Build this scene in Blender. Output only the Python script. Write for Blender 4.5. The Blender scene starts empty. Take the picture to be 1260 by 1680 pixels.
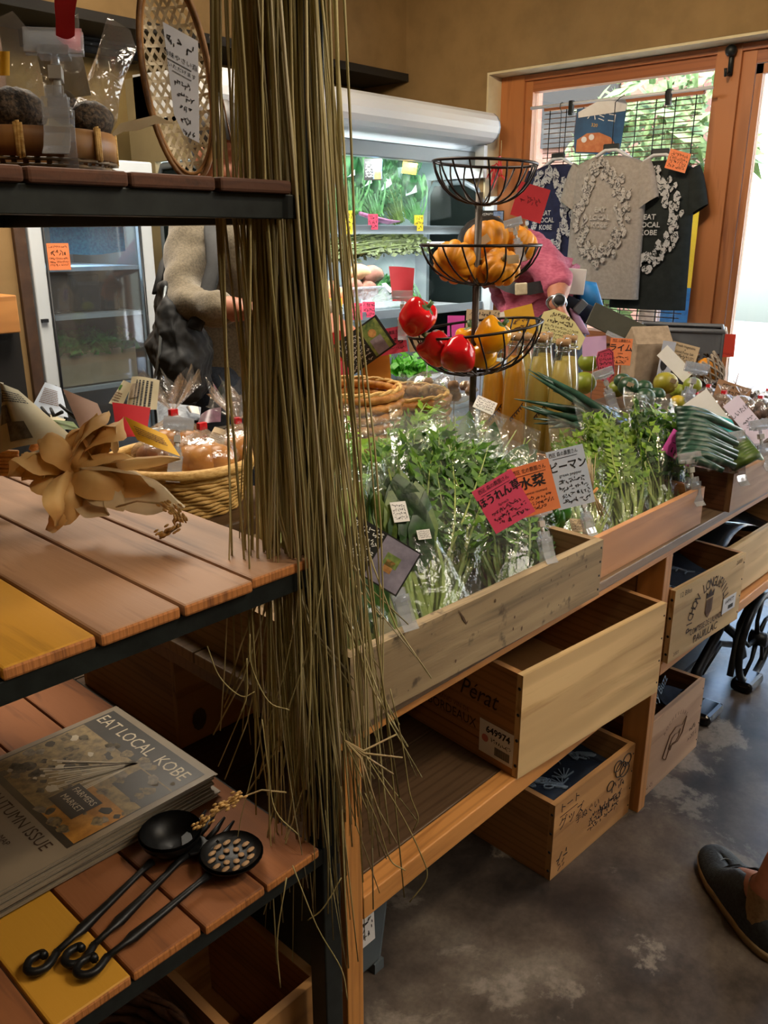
import bpy, bmesh, math, random
from mathutils import Vector as V, Matrix, noise
from math import sin, cos, pi, radians, atan, hypot, sqrt
rnd = random.Random(11)
SC = bpy.context.scene
COL = SC.collection
# ---------------------------------------------------------------- camera
F = 1379.0; CX, CY = 630.0, 840.0; EH = 1.3
TH = atan(455 / F); PS = atan((1981 - 630) / hypot(F, 455))
FW = V((cos(PS) * cos(TH), sin(PS) * cos(TH), -sin(TH)))
RT = V((sin(PS), -cos(PS), 0)); UP = RT.cross(FW); EYE = V((0, 0, EH))
UZ = V((0, 0, 1))
def ray(x, y): return FW + RT * ((x - CX) / F) - UP * ((y - CY) / F)
def D(x, y, d): return EYE + ray(x, y) * d
def at_z(x, y, z): r = ray(x, y); return EYE + r * ((z - EH) / r.z)
def at_x(x, y, X): r = ray(x, y); return EYE + r * (X / r.x)
def at_y(x, y, Y): r = ray(x, y); return EYE + r * (Y / r.y)
cam = bpy.data.cameras.new('camera'); co = bpy.data.objects.new('camera', cam); COL.objects.link(co)
cam.sensor_width = 36; cam.lens = F / 1680 * 36; cam.clip_start = .02
co.matrix_world = Matrix(((RT.x, UP.x, -FW.x, 0), (RT.y, UP.y, -FW.y, 0), (RT.z, UP.z, -FW.z, EH), (0, 0, 0, 1)))
SC.camera = co
# ---------------------------------------------------------------- materials
def hx(h):
    r = [int(h[i:i + 2], 16) / 255 for i in (0, 2, 4)]
    return tuple(c / 12.92 if c <= .04045 else ((c + .055) / 1.055) ** 2.4 for c in r) + (1,)
MATS = {}
def _new(name):
    m = MATS.get(name) or bpy.data.materials.new(name); m.use_nodes = True
    nt = m.node_tree; nt.nodes.clear(); MATS[name] = m
    return m, nt, nt.nodes.new('ShaderNodeOutputMaterial')
def N(nt, t, **k):
    n = nt.nodes.new('ShaderNode' + t)
    for a, b in k.items():
        if a in n.inputs: n.inputs[a].default_value = b
        else: setattr(n, a, b)
    return n
def ramp(nt, fac, stops):
    r = N(nt, 'ValToRGB'); e = r.color_ramp.elements
    while len(e) < len(stops): e.new(.5)
    for q, (p, c) in zip(e, stops): q.position = p; q.color = c
    nt.links.new(fac, r.inputs[0]); return r.outputs[0]
def coords(nt, sc):
    t = N(nt, 'TexCoord'); m = N(nt, 'Mapping'); m.inputs['Scale'].default_value = sc
    nt.links.new(t.outputs['Object'], m.inputs[0]); return m.outputs[0]
def noi(nt, vec, scale, detail=4, rough=.6, dist=0):
    n = N(nt, 'TexNoise', Scale=scale, Detail=detail, Roughness=rough, Distortion=dist)
    nt.links.new(vec, n.inputs['Vector']); return n.outputs['Fac']
def bump(nt, b, h, st, dist=.002):
    n = N(nt, 'Bump', Strength=st, Distance=dist); nt.links.new(h, n.inputs['Height'])
    nt.links.new(n.outputs[0], b.inputs['Normal'])
def mat(name, c, c2=None, rough=.6, metal=0, scale=20, st=(1, 1, 1), bp=0, spec=.5, em=0, p0=.35, p1=.65, trl=0, sheen=0, detail=4):
    m, nt, o = _new(name); b = N(nt, 'BsdfPrincipled', Roughness=rough, Metallic=metal)
    b.inputs['Specular IOR Level'].default_value = spec
    b.inputs['Base Color'].default_value = hx(c)
    if sheen: b.inputs['Sheen Weight'].default_value = sheen
    colr = None
    if c2 or bp:
        f = noi(nt, coords(nt, st), scale, detail)
        if c2:
            colr = ramp(nt, f, [(p0, hx(c)), (p1, hx(c2))]); nt.links.new(colr, b.inputs['Base Color'])
        if bp: bump(nt, b, f, bp)
    if em:
        b.inputs['Emission Color'].default_value = hx(c); b.inputs['Emission Strength'].default_value = em
    if trl:
        t = N(nt, 'BsdfTranslucent'); t.inputs[0].default_value = hx(c2 or c)
        if colr: nt.links.new(colr, t.inputs[0])
        x = N(nt, 'MixShader'); x.inputs[0].default_value = trl
        nt.links.new(b.outputs[0], x.inputs[1]); nt.links.new(t.outputs[0], x.inputs[2]); nt.links.new(x.outputs[0], o.inputs[0])
    else: nt.links.new(b.outputs[0], o.inputs[0])
    return m
def wood(name, dk, lt, ax=0, sc=1, rough=.55, bp=.25, spots=None):
    m, nt, o = _new(name); b = N(nt, 'BsdfPrincipled', Roughness=rough)
    s = [16 * sc] * 3; s[ax] = 1.6 * sc
    f1 = noi(nt, coords(nt, s), 1.0, 5, .6, 1.2)
    s2 = [150 * sc] * 3; s2[ax] = 5 * sc
    f2 = noi(nt, coords(nt, s2), 1.0, 3, .6)
    mx = N(nt, 'Math', operation='MULTIPLY_ADD'); nt.links.new(f2, mx.inputs[0]); mx.inputs[1].default_value = .35
    nt.links.new(f1, mx.inputs[2])
    c = ramp(nt, mx.outputs[0], [(.42, hx(dk)), (.62, hx(lt)), (.8, hx(lt))])
    # growth rings: thin dark lines that follow the grain
    wv = N(nt, 'TexWave', wave_type='BANDS', bands_direction='XYZ'[(ax + 1) % 3] if ax != 2 else 'X')
    wv.inputs['Scale'].default_value = 1.0; wv.inputs['Distortion'].default_value = 7; wv.inputs['Detail'].default_value = 2
    wv.inputs['Detail Scale'].default_value = .6
    s3 = [22 * sc] * 3; s3[ax] = 2.2 * sc
    nt.links.new(coords(nt, s3), wv.inputs['Vector'])
    r = ramp(nt, wv.outputs['Fac'], [(.0, (.62, .58, .55, 1)), (.3, (1, 1, 1, 1))])
    mm = N(nt, 'MixRGB', blend_type='MULTIPLY'); mm.inputs[0].default_value = .6
    nt.links.new(c, mm.inputs[1]); nt.links.new(r, mm.inputs[2]); out = mm.outputs[0]
    if spots:
        f3 = noi(nt, coords(nt, (26, 26, 26)), 1, 3)
        k = ramp(nt, f3, [(.60, (0, 0, 0, 1)), (.70, (1, 1, 1, 1))])
        m2 = N(nt, 'MixRGB'); nt.links.new(k, m2.inputs[0]); nt.links.new(out, m2.inputs[1]); m2.inputs[2].default_value = hx(spots)
        out = m2.outputs[0]
    nt.links.new(out, b.inputs['Base Color'])
    if bp: bump(nt, b, mx.outputs[0], bp, .003)
    nt.links.new(b.outputs[0], o.inputs[0]); return m
def film(name, tint='ffffff', base=.05, top=.6, rough=.1, haze=0, bp=.5, gl='ffffff', scale=30):
    m, nt, o = _new(name)
    t = N(nt, 'BsdfTransparent'); t.inputs[0].default_value = hx(tint)
    g = N(nt, 'BsdfGlossy', Roughness=rough); g.inputs[0].default_value = hx(gl)
    if bp:
        n = N(nt, 'Bump', Strength=bp, Distance=.004); nt.links.new(noi(nt, coords(nt, (1, 1, 1)), scale, 2, .5, .6), n.inputs['Height'])
        nt.links.new(n.outputs[0], g.inputs['Normal'])
    lw = N(nt, 'LayerWeight', Blend=.35)
    mr = N(nt, 'MapRange'); mr.inputs[3].default_value = base; mr.inputs[4].default_value = top
    nt.links.new(lw.outputs['Facing'], mr.inputs[0])
    x = N(nt, 'MixShader'); nt.links.new(mr.outputs[0], x.inputs[0]); nt.links.new(t.outputs[0], x.inputs[1]); nt.links.new(g.outputs[0], x.inputs[2])
    out = x.outputs[0]
    if haze:
        d = N(nt, 'BsdfDiffuse'); d.inputs[0].default_value = hx(gl)
        y = N(nt, 'MixShader'); y.inputs[0].default_value = haze; nt.links.new(out, y.inputs[1]); nt.links.new(d.outputs[0], y.inputs[2]); out = y.outputs[0]
    nt.links.new(out, o.inputs[0]); return m
# ---------------------------------------------------------------- mesh builder
def frame(o, u, v):
    u = V(u).normalized(); n = u.cross(V(v)).normalized(); w = n.cross(u)
    return Matrix(((u.x, w.x, n.x, o[0]), (u.y, w.y, n.y, o[1]), (u.z, w.z, n.z, o[2]), (0, 0, 0, 1)))
def facing(o, roll=0, tilt=0, yaw=0):
    """a frame at o whose normal looks back along -Y/-X towards the aisle, x right, y up"""
    R = Matrix.Rotation(PS - pi / 2 + radians(yaw), 4, 'Z') @ Matrix.Rotation(pi / 2 - radians(tilt), 4, 'X') @ Matrix.Rotation(radians(roll), 4, 'Z')
    return Matrix.Translation(o) @ R
_tc = {}
def text_geo(s, bold=0):
    k = (s, bold)
    if k not in _tc:
        c = bpy.data.curves.new('tmp', 'FONT'); c.body = s; c.align_x = 'CENTER'; c.align_y = 'CENTER'; c.size = 1; c.resolution_u = 2; c.offset = bold
        o = bpy.data.objects.new('tmp', c); COL.objects.link(o)
        e = o.evaluated_get(bpy.context.evaluated_depsgraph_get()); me = e.to_mesh()
        _tc[k] = ([v.co.copy() for v in me.vertices], [tuple(p.vertices) for p in me.polygons])
        e.to_mesh_clear(); bpy.data.objects.remove(o); bpy.data.curves.remove(c)
    return _tc[k]
class MB:
    def __init__(s): s.v = []; s.f = []; s.m = []; s.s = []
    def add(s, vs, fs, mi=0, sm=False):
        o = len(s.v); s.v += [V(q) for q in vs]
        for f in fs: s.f.append(tuple(i + o for i in f)); s.m.append(mi); s.s.append(sm)
        return s
    def box(s, a, b, mi=0, M=None):
        x0, y0, z0 = a; x1, y1, z1 = b
        vs = [V((x, y, z)) for z in (z0, z1) for y in (y0, y1) for x in (x0, x1)]
        if M: vs = [M @ q for q in vs]
        return s.add(vs, [(0, 2, 3, 1), (4, 5, 7, 6), (0, 1, 5, 4), (2, 6, 7, 3), (0, 4, 6, 2), (1, 3, 7, 5)], mi)
    def cbox(s, c, d, mi=0, M=None):
        return s.box([c[i] - d[i] / 2 for i in range(3)], [c[i] + d[i] / 2 for i in range(3)], mi, M)
    def tube(s, pts, r, n=6, mi=0, closed=False, cap=True, flat=1.0, fn=None):
        pts = [V(p) for p in pts]; k = len(pts); rs = r if isinstance(r, (list, tuple)) else [r] * k
        t0 = (pts[1] - pts[0]).normalized(); a = V((0, 0, 1)) if abs(t0.z) < .9 else V((1, 0, 0))
        if fn: a = V(fn)
        nn = (a - t0 * a.dot(t0)).normalized(); vs = []
        for i, p in enumerate(pts):
            if closed: t = (pts[(i + 1) % k] - pts[i - 1]).normalized()
            else: t = (pts[min(i + 1, k - 1)] - pts[max(i - 1, 0)])
            t = t.normalized() if t.length > 1e-9 else t0
            q = nn - t * nn.dot(t); nn = q.normalized() if q.length > 1e-6 else nn
            b = t.cross(nn)
            for j in range(n):
                an = 2 * pi * j / n; vs.append(p + nn * (cos(an) * rs[i] * flat) + b * (sin(an) * rs[i]))
        fs = []
        for i in range(k if closed else k - 1):
            i2 = (i + 1) % k
            for j in range(n):
                j2 = (j + 1) % n; fs.append((i * n + j, i * n + j2, i2 * n + j2, i2 * n + j))
        if cap and not closed: fs += [tuple(range(n))[::-1], tuple(range((k - 1) * n, k * n))]
        return s.add(vs, fs, mi, True)
    def ribbon(s, pts, w, nrm, mi=0, sm=True, th=0):
        pts = [V(p) for p in pts]; k = len(pts); ws = w if isinstance(w, (list, tuple)) else [w] * k; vs = []
        for i, p in enumerate(pts):
            t = (pts[min(i + 1, k - 1)] - pts[max(i - 1, 0)]).normalized(); nn = V(nrm[i]) if isinstance(nrm, list) else V(nrm)
            b = t.cross(nn).normalized(); vs += [p + b * ws[i] / 2, p - b * ws[i] / 2]
        return s.add(vs, [(2 * i, 2 * i + 1, 2 * i + 3, 2 * i + 2) for i in range(k - 1)], mi, sm)
    def lathe(s, prof, M=None, n=24, mi=0, sm=True, fn=None, cap=False):
        vs = []
        for r, z in prof:
            for j in range(n):
                a = 2 * pi * j / n; rr = r * (fn(a, z) if fn else 1); q = V((rr * cos(a), rr * sin(a), z)); vs.append(M @ q if M else q)
        fs = [(i * n + j, i * n + (j + 1) % n, (i + 1) * n + (j + 1) % n, (i + 1) * n + j) for i in range(len(prof) - 1) for j in range(n)]
        if cap and prof[0][0] > 1e-5: fs.append(tuple(range(n))[::-1])
        if cap and prof[-1][0] > 1e-5: fs.append(tuple(range((len(prof) - 1) * n, len(prof) * n)))
        return s.add(vs, fs, mi, sm)
    def ball(s, c, r, n=12, mi=0, fn=None, M=None):
        r = r if isinstance(r, (tuple, list)) else (r,) * 3; vs = []; c = V(c); m = n // 2 + 1
        for i in range(m + 1):
            th = pi * i / m
            for j in range(n):
                a = 2 * pi * j / n; q = V((sin(th) * cos(a), sin(th) * sin(a), cos(th)))
                k = fn(q) if fn else 1; q = V((q.x * r[0] * k, q.y * r[1] * k, q.z * r[2] * k)); q = (M @ q if M else q) + c; vs.append(q)
        fs = [(i * n + j, (i + 1) * n + j, (i + 1) * n + (j + 1) % n, i * n + (j + 1) % n) for i in range(m) for j in range(n)]
        return s.add(vs, fs, mi, True)
    def prism(s, pts, th, M, mi=0, sm=False):
        n = len(pts); vs = [M @ V((x, y, 0)) for x, y in pts] + [M @ V((x, y, th)) for x, y in pts]
        return s.add(vs, [tuple(range(n))[::-1], tuple(range(n, 2 * n))] + [(i, (i + 1) % n, (i + 1) % n + n, i + n) for i in range(n)], mi, sm)
    def grid(s, fn, nu, nv, mi=0, sm=True):
        vs = [fn(i / nu, j / nv) for j in range(nv + 1) for i in range(nu + 1)]; w = nu + 1
        return s.add(vs, [(j * w + i, j * w + i + 1, (j + 1) * w + i + 1, (j + 1) * w + i) for j in range(nv) for i in range(nu)], mi, sm)
    def text(s, t, size, M, mi=0, warp=None, sx=1, bold=0):
        vs, fs = text_geo(t, bold); q = [V((v.x * size * sx, v.y * size, 0)) for v in vs]
        if warp: q = [warp(p) for p in q]
        return s.add([M @ p for p in q], fs, mi)
    def scribble(s, x0, x1, y, h, M, mi=0, warp=None, w=None):
        x = x0; w = w or h * .16
        while x < x1:
            cw = h * rnd.uniform(.5, .9)
            for k in range(rnd.choice((2, 3, 3))):
                a = V((x + rnd.random() * cw, y + rnd.uniform(-.5, .5) * h, 0)); an = rnd.choice((0, 0, pi / 2, pi / 2, .8, 2.2)) + rnd.uniform(-.2, .2); l = h * rnd.uniform(.4, .8)
                d = V((cos(an), sin(an), 0)); n = V((-d.y, d.x, 0)) * w / 2; p = [a - d * l / 2 - n, a + d * l / 2 - n, a + d * l / 2 + n, a - d * l / 2 + n]
                if warp: p = [warp(q) for q in p]
                s.add([M @ q for q in p], [(0, 1, 2, 3)], mi)
            x += cw * 1.15
        return s
    def xf(s, M): s.v = [M @ q for q in s.v]; return s
    def nz(s, amp, sc, seed=0):
        o = V((seed * 3.1, seed * 1.7, seed * .9)); s.v = [q + noise.noise_vector(q * sc + o) * amp for q in s.v]; return s
def sm(P, k=5):
    P = [V(p) for p in P]; Q = [P[0] * 2 - P[1]] + P + [P[-1] * 2 - P[-2]]; out = []
    for i in range(1, len(Q) - 2):
        a, b, c, d = Q[i - 1:i + 3]
        for j in range(k): t = j / k; out.append(.5 * (2 * b + (c - a) * t + (2 * a - 5 * b + 4 * c - d) * t * t + (3 * b - a - 3 * c + d) * t ** 3))
    return out + [P[-1]]
def link(o, parent=None):
    COL.objects.link(o)
    if parent: o.parent = parent
    return o
def lm(m):
    if m not in MATS: MATS[m] = bpy.data.materials.new(m)      # its nodes follow further down
    return MATS[m]
def mesh(name, mb, mats, org=None):
    me = bpy.data.meshes.new(name); O = V(org) if org is not None else V((0, 0, 0))
    me.from_pydata([tuple(q - O) for q in mb.v], [], mb.f)
    for m in (mats if isinstance(mats, (list, tuple)) else [mats]): me.materials.append(lm(m))
    me.polygons.foreach_set('material_index', mb.m); me.polygons.foreach_set('use_smooth', mb.s); me.update()
    return me
def bev(o, w, seg=2):
    if w:
        m = o.modifiers.new('bevel', 'BEVEL'); m.width = w; m.segments = seg; m.limit_method = 'ANGLE'; m.angle_limit = radians(50)
    return o
def part(name, mb, mats, parent, label=None, bevel=0, local=False):
    """a part of a thing; the mesh is built in world space unless local"""
    R = parent
    if not local:
        Mi = wm(R).inverted(); mb.v = [Mi @ q for q in mb.v]
    o = bpy.data.objects.new(name, mesh(name, mb, mats)); link(o, R)
    if label: o['label'] = label
    return bev(o, bevel)
def wm(o):
    m = o.matrix_basis.copy()
    while o.parent: o = o.parent; m = o.matrix_basis @ m
    return m
def tag(o, label, cat, group=None):
    o['label'] = label; o['category'] = cat
    if group: o['group'] = group
    return o
def thing(name, label, cat, loc=(0, 0, 0), group=None, M=None):
    o = bpy.data.objects.new(name, None); o.empty_display_size = .02
    o.matrix_basis = M if M is not None else Matrix.Translation(V(loc)); link(o); return tag(o, label, cat, group)
def single(name, mb, mats, label, cat, group=None, bevel=0):
    lo = V([min(q[i] for q in mb.v) for i in range(3)]); hi = V([max(q[i] for q in mb.v) for i in range(3)])
    org = V(((lo.x + hi.x) / 2, (lo.y + hi.y) / 2, lo.z))
    o = bpy.data.objects.new(name, mesh(name, mb, mats, org)); o.location = org; link(o); tag(o, label, cat, group); return bev(o, bevel)
def struct(name, mb, mats, bevel=0, parent=None):
    o = bpy.data.objects.new(name, mesh(name, mb, mats)); link(o, parent)
    if not parent: o['kind'] = 'structure'
    return bev(o, bevel)
def dup(root, M, label=None, group=None):
    r = root.copy(); r.matrix_basis = M; COL.objects.link(r)
    if label: r['label'] = label
    if group: r['group'] = group
    for c in root.children:
        k = c.copy(); COL.objects.link(k); k.parent = r
        for g in c.children:
            h = g.copy(); COL.objects.link(h); h.parent = k
    return r
# ---------------------------------------------------------------- palette
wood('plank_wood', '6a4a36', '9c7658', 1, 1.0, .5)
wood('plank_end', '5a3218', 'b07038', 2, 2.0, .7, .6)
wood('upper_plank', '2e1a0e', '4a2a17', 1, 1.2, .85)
wood('yellow_plank', '8c6218', 'b8862a', 1, .8, .5)
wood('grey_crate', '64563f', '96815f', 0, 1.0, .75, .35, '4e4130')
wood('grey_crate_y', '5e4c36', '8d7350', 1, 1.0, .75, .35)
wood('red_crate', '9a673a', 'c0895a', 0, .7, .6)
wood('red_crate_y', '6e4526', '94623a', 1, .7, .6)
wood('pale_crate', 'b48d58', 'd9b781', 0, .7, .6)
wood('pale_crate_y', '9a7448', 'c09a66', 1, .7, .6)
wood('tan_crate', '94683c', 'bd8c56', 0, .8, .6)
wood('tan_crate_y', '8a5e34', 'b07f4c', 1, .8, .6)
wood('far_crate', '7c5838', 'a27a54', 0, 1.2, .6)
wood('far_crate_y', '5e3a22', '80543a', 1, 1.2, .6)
wood('stand_leg', '9c642c', 'c28545', 2, .8, .5)
wood('stand_beam', '9c642c', 'c28545', 0, .8, .5)
wood('dark_board', '33261c', '57422e', 0, .8, .4)
wood('table_board', '4e3d2e', '7c654c', 0, .8, .5)
wood('window_wood', '8c522c', 'b0703f', 2, .6, .45)
wood('window_wood_y', '7c4424', 'a06036', 1, .6, .45)
mat('black_steel', '121614', '1f2523', .45, .3, 40, bp=.05)
mat('iron', '151617', '222324', .42, .6, 60, bp=.1)
mat('wire', '2a2320', None, .4, .7)
mat('straw', 'aa9e68', 'd8ca98', .6, 0, 60, (1, 1, .05), trl=.15)
mat('straw_dark', '827546', 'b0a16e', .6, 0, 60, (1, 1, .05), trl=.15)
mat('straw_pale', 'b0a47c', 'd8ceac', .6, 0, 60, (1, 1, .05), trl=.15)
mat('straw_tip', '9a8a58', 'b89a72', .6, 0, 60, trl=.15)
mat('husk', 'cc9c5a', 'e8c688', .6, 0, 9, (1, 1, 1), bp=.4, trl=.25)
mat('husk_pale', 'c9b28a', 'e0cda8', .6, 0, 9, bp=.4, trl=.3)
mat('grain', 'b58a48', 'd6b070', .5, 0, 90)
mat('coil', 'b98c45', 'dcb670', .65, 0, 80, (1, 1, 3), bp=.8)
mat('wicker', 'a8682a', 'd09446', .55, 0, 60, bp=.4)
mat('wicker_dark', '3a2416', '5c3a22', .6, 0, 60, bp=.4)
mat('bamboo', '7c5530', 'a9793f', .5, 0, 20, (1, 1, .2), bp=.2)
mat('bamboo_weave', '54422c', '80663f', .6, 0, 40, bp=.2)
mat('bamboo_white', 'b9a98a', 'd8cbae', .5, 0, 30, bp=.2)
mat('twig', '5a3a1e', '8a6232', .6, 0, 40, bp=.3)
film('bag_film', 'f6fbf9', .013, .28, .11, .022, .9, scale=55)
film('case_film', 'fafdfc', .0, .05, .3, .0, .3)
mat('leaf_case', '0c3a16', '1f6a2c', .5, 0, 40); mat('leaf_case_mid', '245c26', '4c8e40', .5, 0, 40)
film('bag_thin', 'fafafa', .06, .5, .12, .03, 1.0, scale=60)
film('clear_plastic', 'f6f9fb', .14, .7, .08, .24, .2, 'f4f8ff')
film('pane', 'f2f6f6', .03, .35, .02, 0, 0)
film('grey_plastic', '9aa2a4', .08, .4, .3, .35, .2, '9aa0a2')
for n, a, b in (('mizuna', '3c6c1c', '74a236'), ('mizuna_dark', '1f420f', '44701e'), ('lime_leaf', '6a9c26', 'a8d04a'), ('curly', '5a8224', '9cb84a'), ('deep', '223f1c', '3f6630'), ('spinach', '246a2c', '4ea648'), ('stem', '8aa04a', 'b4c070'), ('stem_dark', '4c6a2c', '7c9448')):
    mat('leaf_' + n, a, b, .45, 0, 45, trl=.3)
mat('leek', '143428', '2c5444', .35, 0, 30, (1, 1, 1))
mat('leek_pale', '6a8a5c', 'a8b888', .4, 0, 30)
mat('paper_white', 'e6e4e0', 'dcd8d0', .7, 0, 12)
mat('paper_note', 'c3c6d0', 'b4b8c4', .7, 0, 12)
mat('paper_blue', 'b9c8dc', 'c8d4e4', .7, 0, 12)
mat('newsprint', 'b3a888', 'cbc0a0', .8, 0, 10)
mat('card_pink', 'e8486c', 'f0587a', .6, 0, 8); mat('card_orange', 'f08048', 'f4905a', .6, 0, 8)
mat('card_red', 'c8202c', 'd42a34', .6, 0, 8); mat('card_yellow', 'd9a21e', 'e6b232', .6, 0, 8)
mat('card_lemon', 'f0d428', 'f6de40', .6, 0, 8)
mat('card_cream', 'd9cf8e', 'e4dba0', .6, 0, 8); mat('card_kraft', '8a6444', '9e7652', .7, 0, 30)
mat('card_lilac', 'c8a0cc', 'd4b0d6', .6, 0, 8); mat('card_brown', '7a5a48', '8c6a54', .7, 0, 8)
mat('card_magenta', 'dc4ab0', 'e65cc0', .6, 0, 8); mat('card_tan', 'c0a884', 'ccb694', .7, 0, 20)
mat('card_teal', '2ab8c0', '40ccd0', .6, 0, 8); mat('card_black', '1c1e1c', '262826', .5, 0, 8)
mat('ink', '1a1a1e', None, .7); mat('ink_white', 'e8e8e4', None, .7); mat('ink_brown', '3a2614', None, .8); mat('ink_soft', '6a4c34', None, .8)
mat('ink_red', 'c87878', None, .7)
mat('photo_blue', '4a6ea0', '8aa0c4', .5, 0, 60); mat('photo_warm', 'a06a3a', 'd8a868', .5, 0, 60); mat('photo_green', '4a6a3a', '9aac5c', .5, 0, 60)
mat('skin', '9c6248', 'b0745a', .55, 0, 30, bp=.05); mat('hair', '14100e', '2a221c', .5, 0, 60, (1, 1, .2), bp=.5)
mat('cardigan', '5a513f', '756a55', .9, 0, 180, bp=.6, sheen=.3)
mat('black_cloth', '0e1012', '1a1d20', .75, 0, 40, bp=.3)
mat('navy_cloth', '0c1626', '14243a', .8, 0, 40, bp=.2)
mat('pink_shirt', 'a04660', 'ba6078', .8, 0, 60, (1, 1, 3), bp=.4)
mat('orange_shirt', 'd07a5a', 'e08c6c', .8, 0, 60, (1, 1, 3), bp=.4)
mat('denim', '1c2430', '2c3646', .85, 0, 80, bp=.3)
mat('blue_cloth', '1c6aa8', '2a8ad0', .5, 0, 12, bp=.2)
mat('tee_navy', '1a1e3c', '20264a', .9, 0, 30, bp=.2); mat('tee_grey', '948c84', 'a49c94', .9, 0, 60, bp=.2); mat('tee_black', '141a18', '1e2422', .9, 0, 30, bp=.2)
mat('tee_print', 'c8c8c8', '9a9a9c', .9, 0, 160); mat('tee_print_grey', 'c6c0ba', '948e88', .9, 0, 160)
mat('plastic_white', 'd8dadc', None, .35); mat('fridge_white', 'c6cdd2', 'd2d8dc', .3, 0, 3); mat('fridge_grey', '7c868c', None, .35, .3)
mat('fridge_inside', 'd4e2e4', None, .4); mat('dark_rubber', '14161a', None, .5)
mat('black_wall', '17140f', None, .8)
mat('red_plastic', 'd01c24', None, .3); mat('tag_white', 'e8e8ea', None, .5)
# ================================================================ setting
def concrete():
    m, nt, o = _new('concrete'); b = N(nt, 'BsdfPrincipled')
    c = coords(nt, (1, 1, 1))
    big = noi(nt, c, 2.2, 7, .66, .15)
    k = ramp(nt, big, [(.34, hx('211d1b')), (.46, hx('3e3630')), (.56, hx('5c5147')), (.68, hx('7c7265'))])
    pat = noi(nt, c, 3.4, 9, .68, .3)
    f = ramp(nt, pat, [(.56, (0, 0, 0, 1)), (.60, (1, 1, 1, 1))])
    x = N(nt, 'MixRGB'); nt.links.new(f, x.inputs[0]); nt.links.new(k, x.inputs[1]); x.inputs[2].default_value = hx('978c7e')
    fm = N(nt, 'Math', operation='MULTIPLY'); nt.links.new(f, fm.inputs[0]); fm.inputs[1].default_value = .55; nt.links.new(fm.outputs[0], x.inputs[0])
    fine = noi(nt, c, 90, 3); g = ramp(nt, fine, [(.35, (.75, .75, .75, 1)), (.6, (1, 1, 1, 1))])
    y = N(nt, 'MixRGB', blend_type='MULTIPLY'); y.inputs[0].default_value = .8; nt.links.new(x.outputs[0], y.inputs[1]); nt.links.new(g, y.inputs[2])
    nt.links.new(y.outputs[0], b.inputs['Base Color'])
    rr = ramp(nt, pat, [(.4, (.28, .28, .28, 1)), (.65, (.5, .5, .5, 1))]); nt.links.new(rr, b.inputs['Roughness'])
    bump(nt, b, pat, .15); nt.links.new(b.outputs[0], o.inputs[0])
concrete()
mat('wall_paint', '8a7348', '94804f', .85, 0, 6, bp=.1); mat('wall_tan', '826840', '8e7248', .85, 0, 6, bp=.1)
mat('cream_plaster', 'cbbb94', 'd6c8a2', .85, 0, 8, bp=.1); mat('ceiling_paint', 'a8977a', None, .9)
mat('dark_trim', '1e1a14', None, .7); mat('brown_casing', '3c2818', '4c3420', .5)
mat('out_ground', 'c8c4bc', 'd8d4cc', .9, 0, 3); mat('out_wall', 'e0dcd4', None, .9); mat('out_brown', '6e4c3e', '7e5848', .85, 0, 12)
mat('tree_leaf', '56703c', '8a9c68', .6, 0, 14, trl=.2); mat('bark', '4a3a2c', None, .9)
WX, WY = 4.1, 3.61
struct('floor', MB().box((-2, -3, -.06), (4.32, 4.1, 0)), 'concrete')
struct('ceiling', MB().box((-2, -3, 2.62), (4.45, 4.1, 2.7)), 'ceiling_paint')
struct('wall_back', MB().box((-2, 4.0, 0), (4.45, 4.1, 2.62)), 'wall_paint')
struct('wall_bulkhead', MB().box((-2, WY + .03, 2.19), (4.1, 4.0, 2.62)), 'wall_tan')
struct('trim_1', MB().box((-2, WY, 2.15), (4.09, 3.99, 2.19)), 'dark_trim')
struct('wall_partition', MB().box((-2, 3.02, 0), (1.36, 4.0, 2.62)), 'wall_tan')
struct('trim_2', MB().box((1.36, 3.0, 0), (1.40, 3.1, 2.62)), 'brown_casing')
struct('wall_left', MB().box((-2.1, -3, 0), (-2, 4.1, 2.62)), 'wall_tan')
struct('wall_front', MB().box((-2, -3.1, 0), (4.45, -3, 2.62)), 'wall_tan')
JY, LZ = 3.05, 2.135
struct('wall_window', MB().box((WX, JY, 0), (WX + .3, 4.1, 2.62)).box((WX, -3, LZ), (WX + .3, JY, 2.62)).box((WX, -3, 0), (WX + .3, -1.5, LZ)), ['wall_tan'])
mb = MB().box((WX + .001, JY - .012, .0), (WX + .3, JY - .001, LZ - .012)).box((WX + .001, -1.5, LZ - .012), (WX + .3, JY - .001, LZ - .001))
struct('trim_3', mb, 'cream_plaster')
# window frame: deep in the reveal
FX = WX + .14
f = lambda x, y: at_x(x, y, FX).y
yl0, yl1 = f(846, 200), f(872, 200); yr0, yr1 = f(1168, 160), f(1216, 160)
yc = [f(1166, 300), f(1206, 300)]
mb = MB()
mb.box((FX, yl1, .45), (FX + .06, yl1 + .035, LZ - .08)).box((FX - .03, yl1 + .035, 0), (FX + .06, JY - .013, LZ - .04))
struct('window_1', MB().box((FX, yl1, .40), (FX + .06, JY - .013, LZ - .014)).box((FX - .02, yl1 + .045, .4), (FX + .0, JY - .013, LZ - .014)).box((FX, yr1 - .05, .0), (FX + .07, yr0, LZ - .014)).box((FX - .02, yr1 + .012, 0), (FX, yr0 - .012, LZ - .014)), 'window_wood')
w1 = bpy.data.objects['window_1']
struct('window_head', MB().box((FX + .003, -1.49, LZ - .10), (FX + .066, JY - .014, LZ - .016)).box((FX - .017, -1.49, LZ - .045), (FX + .003, JY - .014, LZ - .016)), 'window_wood_y', parent=w1)
struct('window_sill', MB().box((FX - .03, yr0, .74), (FX + .10, JY - .014, .80)).box((FX + .004, yr0, .0), (FX + .08, JY - .014, .74)), 'window_wood_y', parent=w1)
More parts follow.
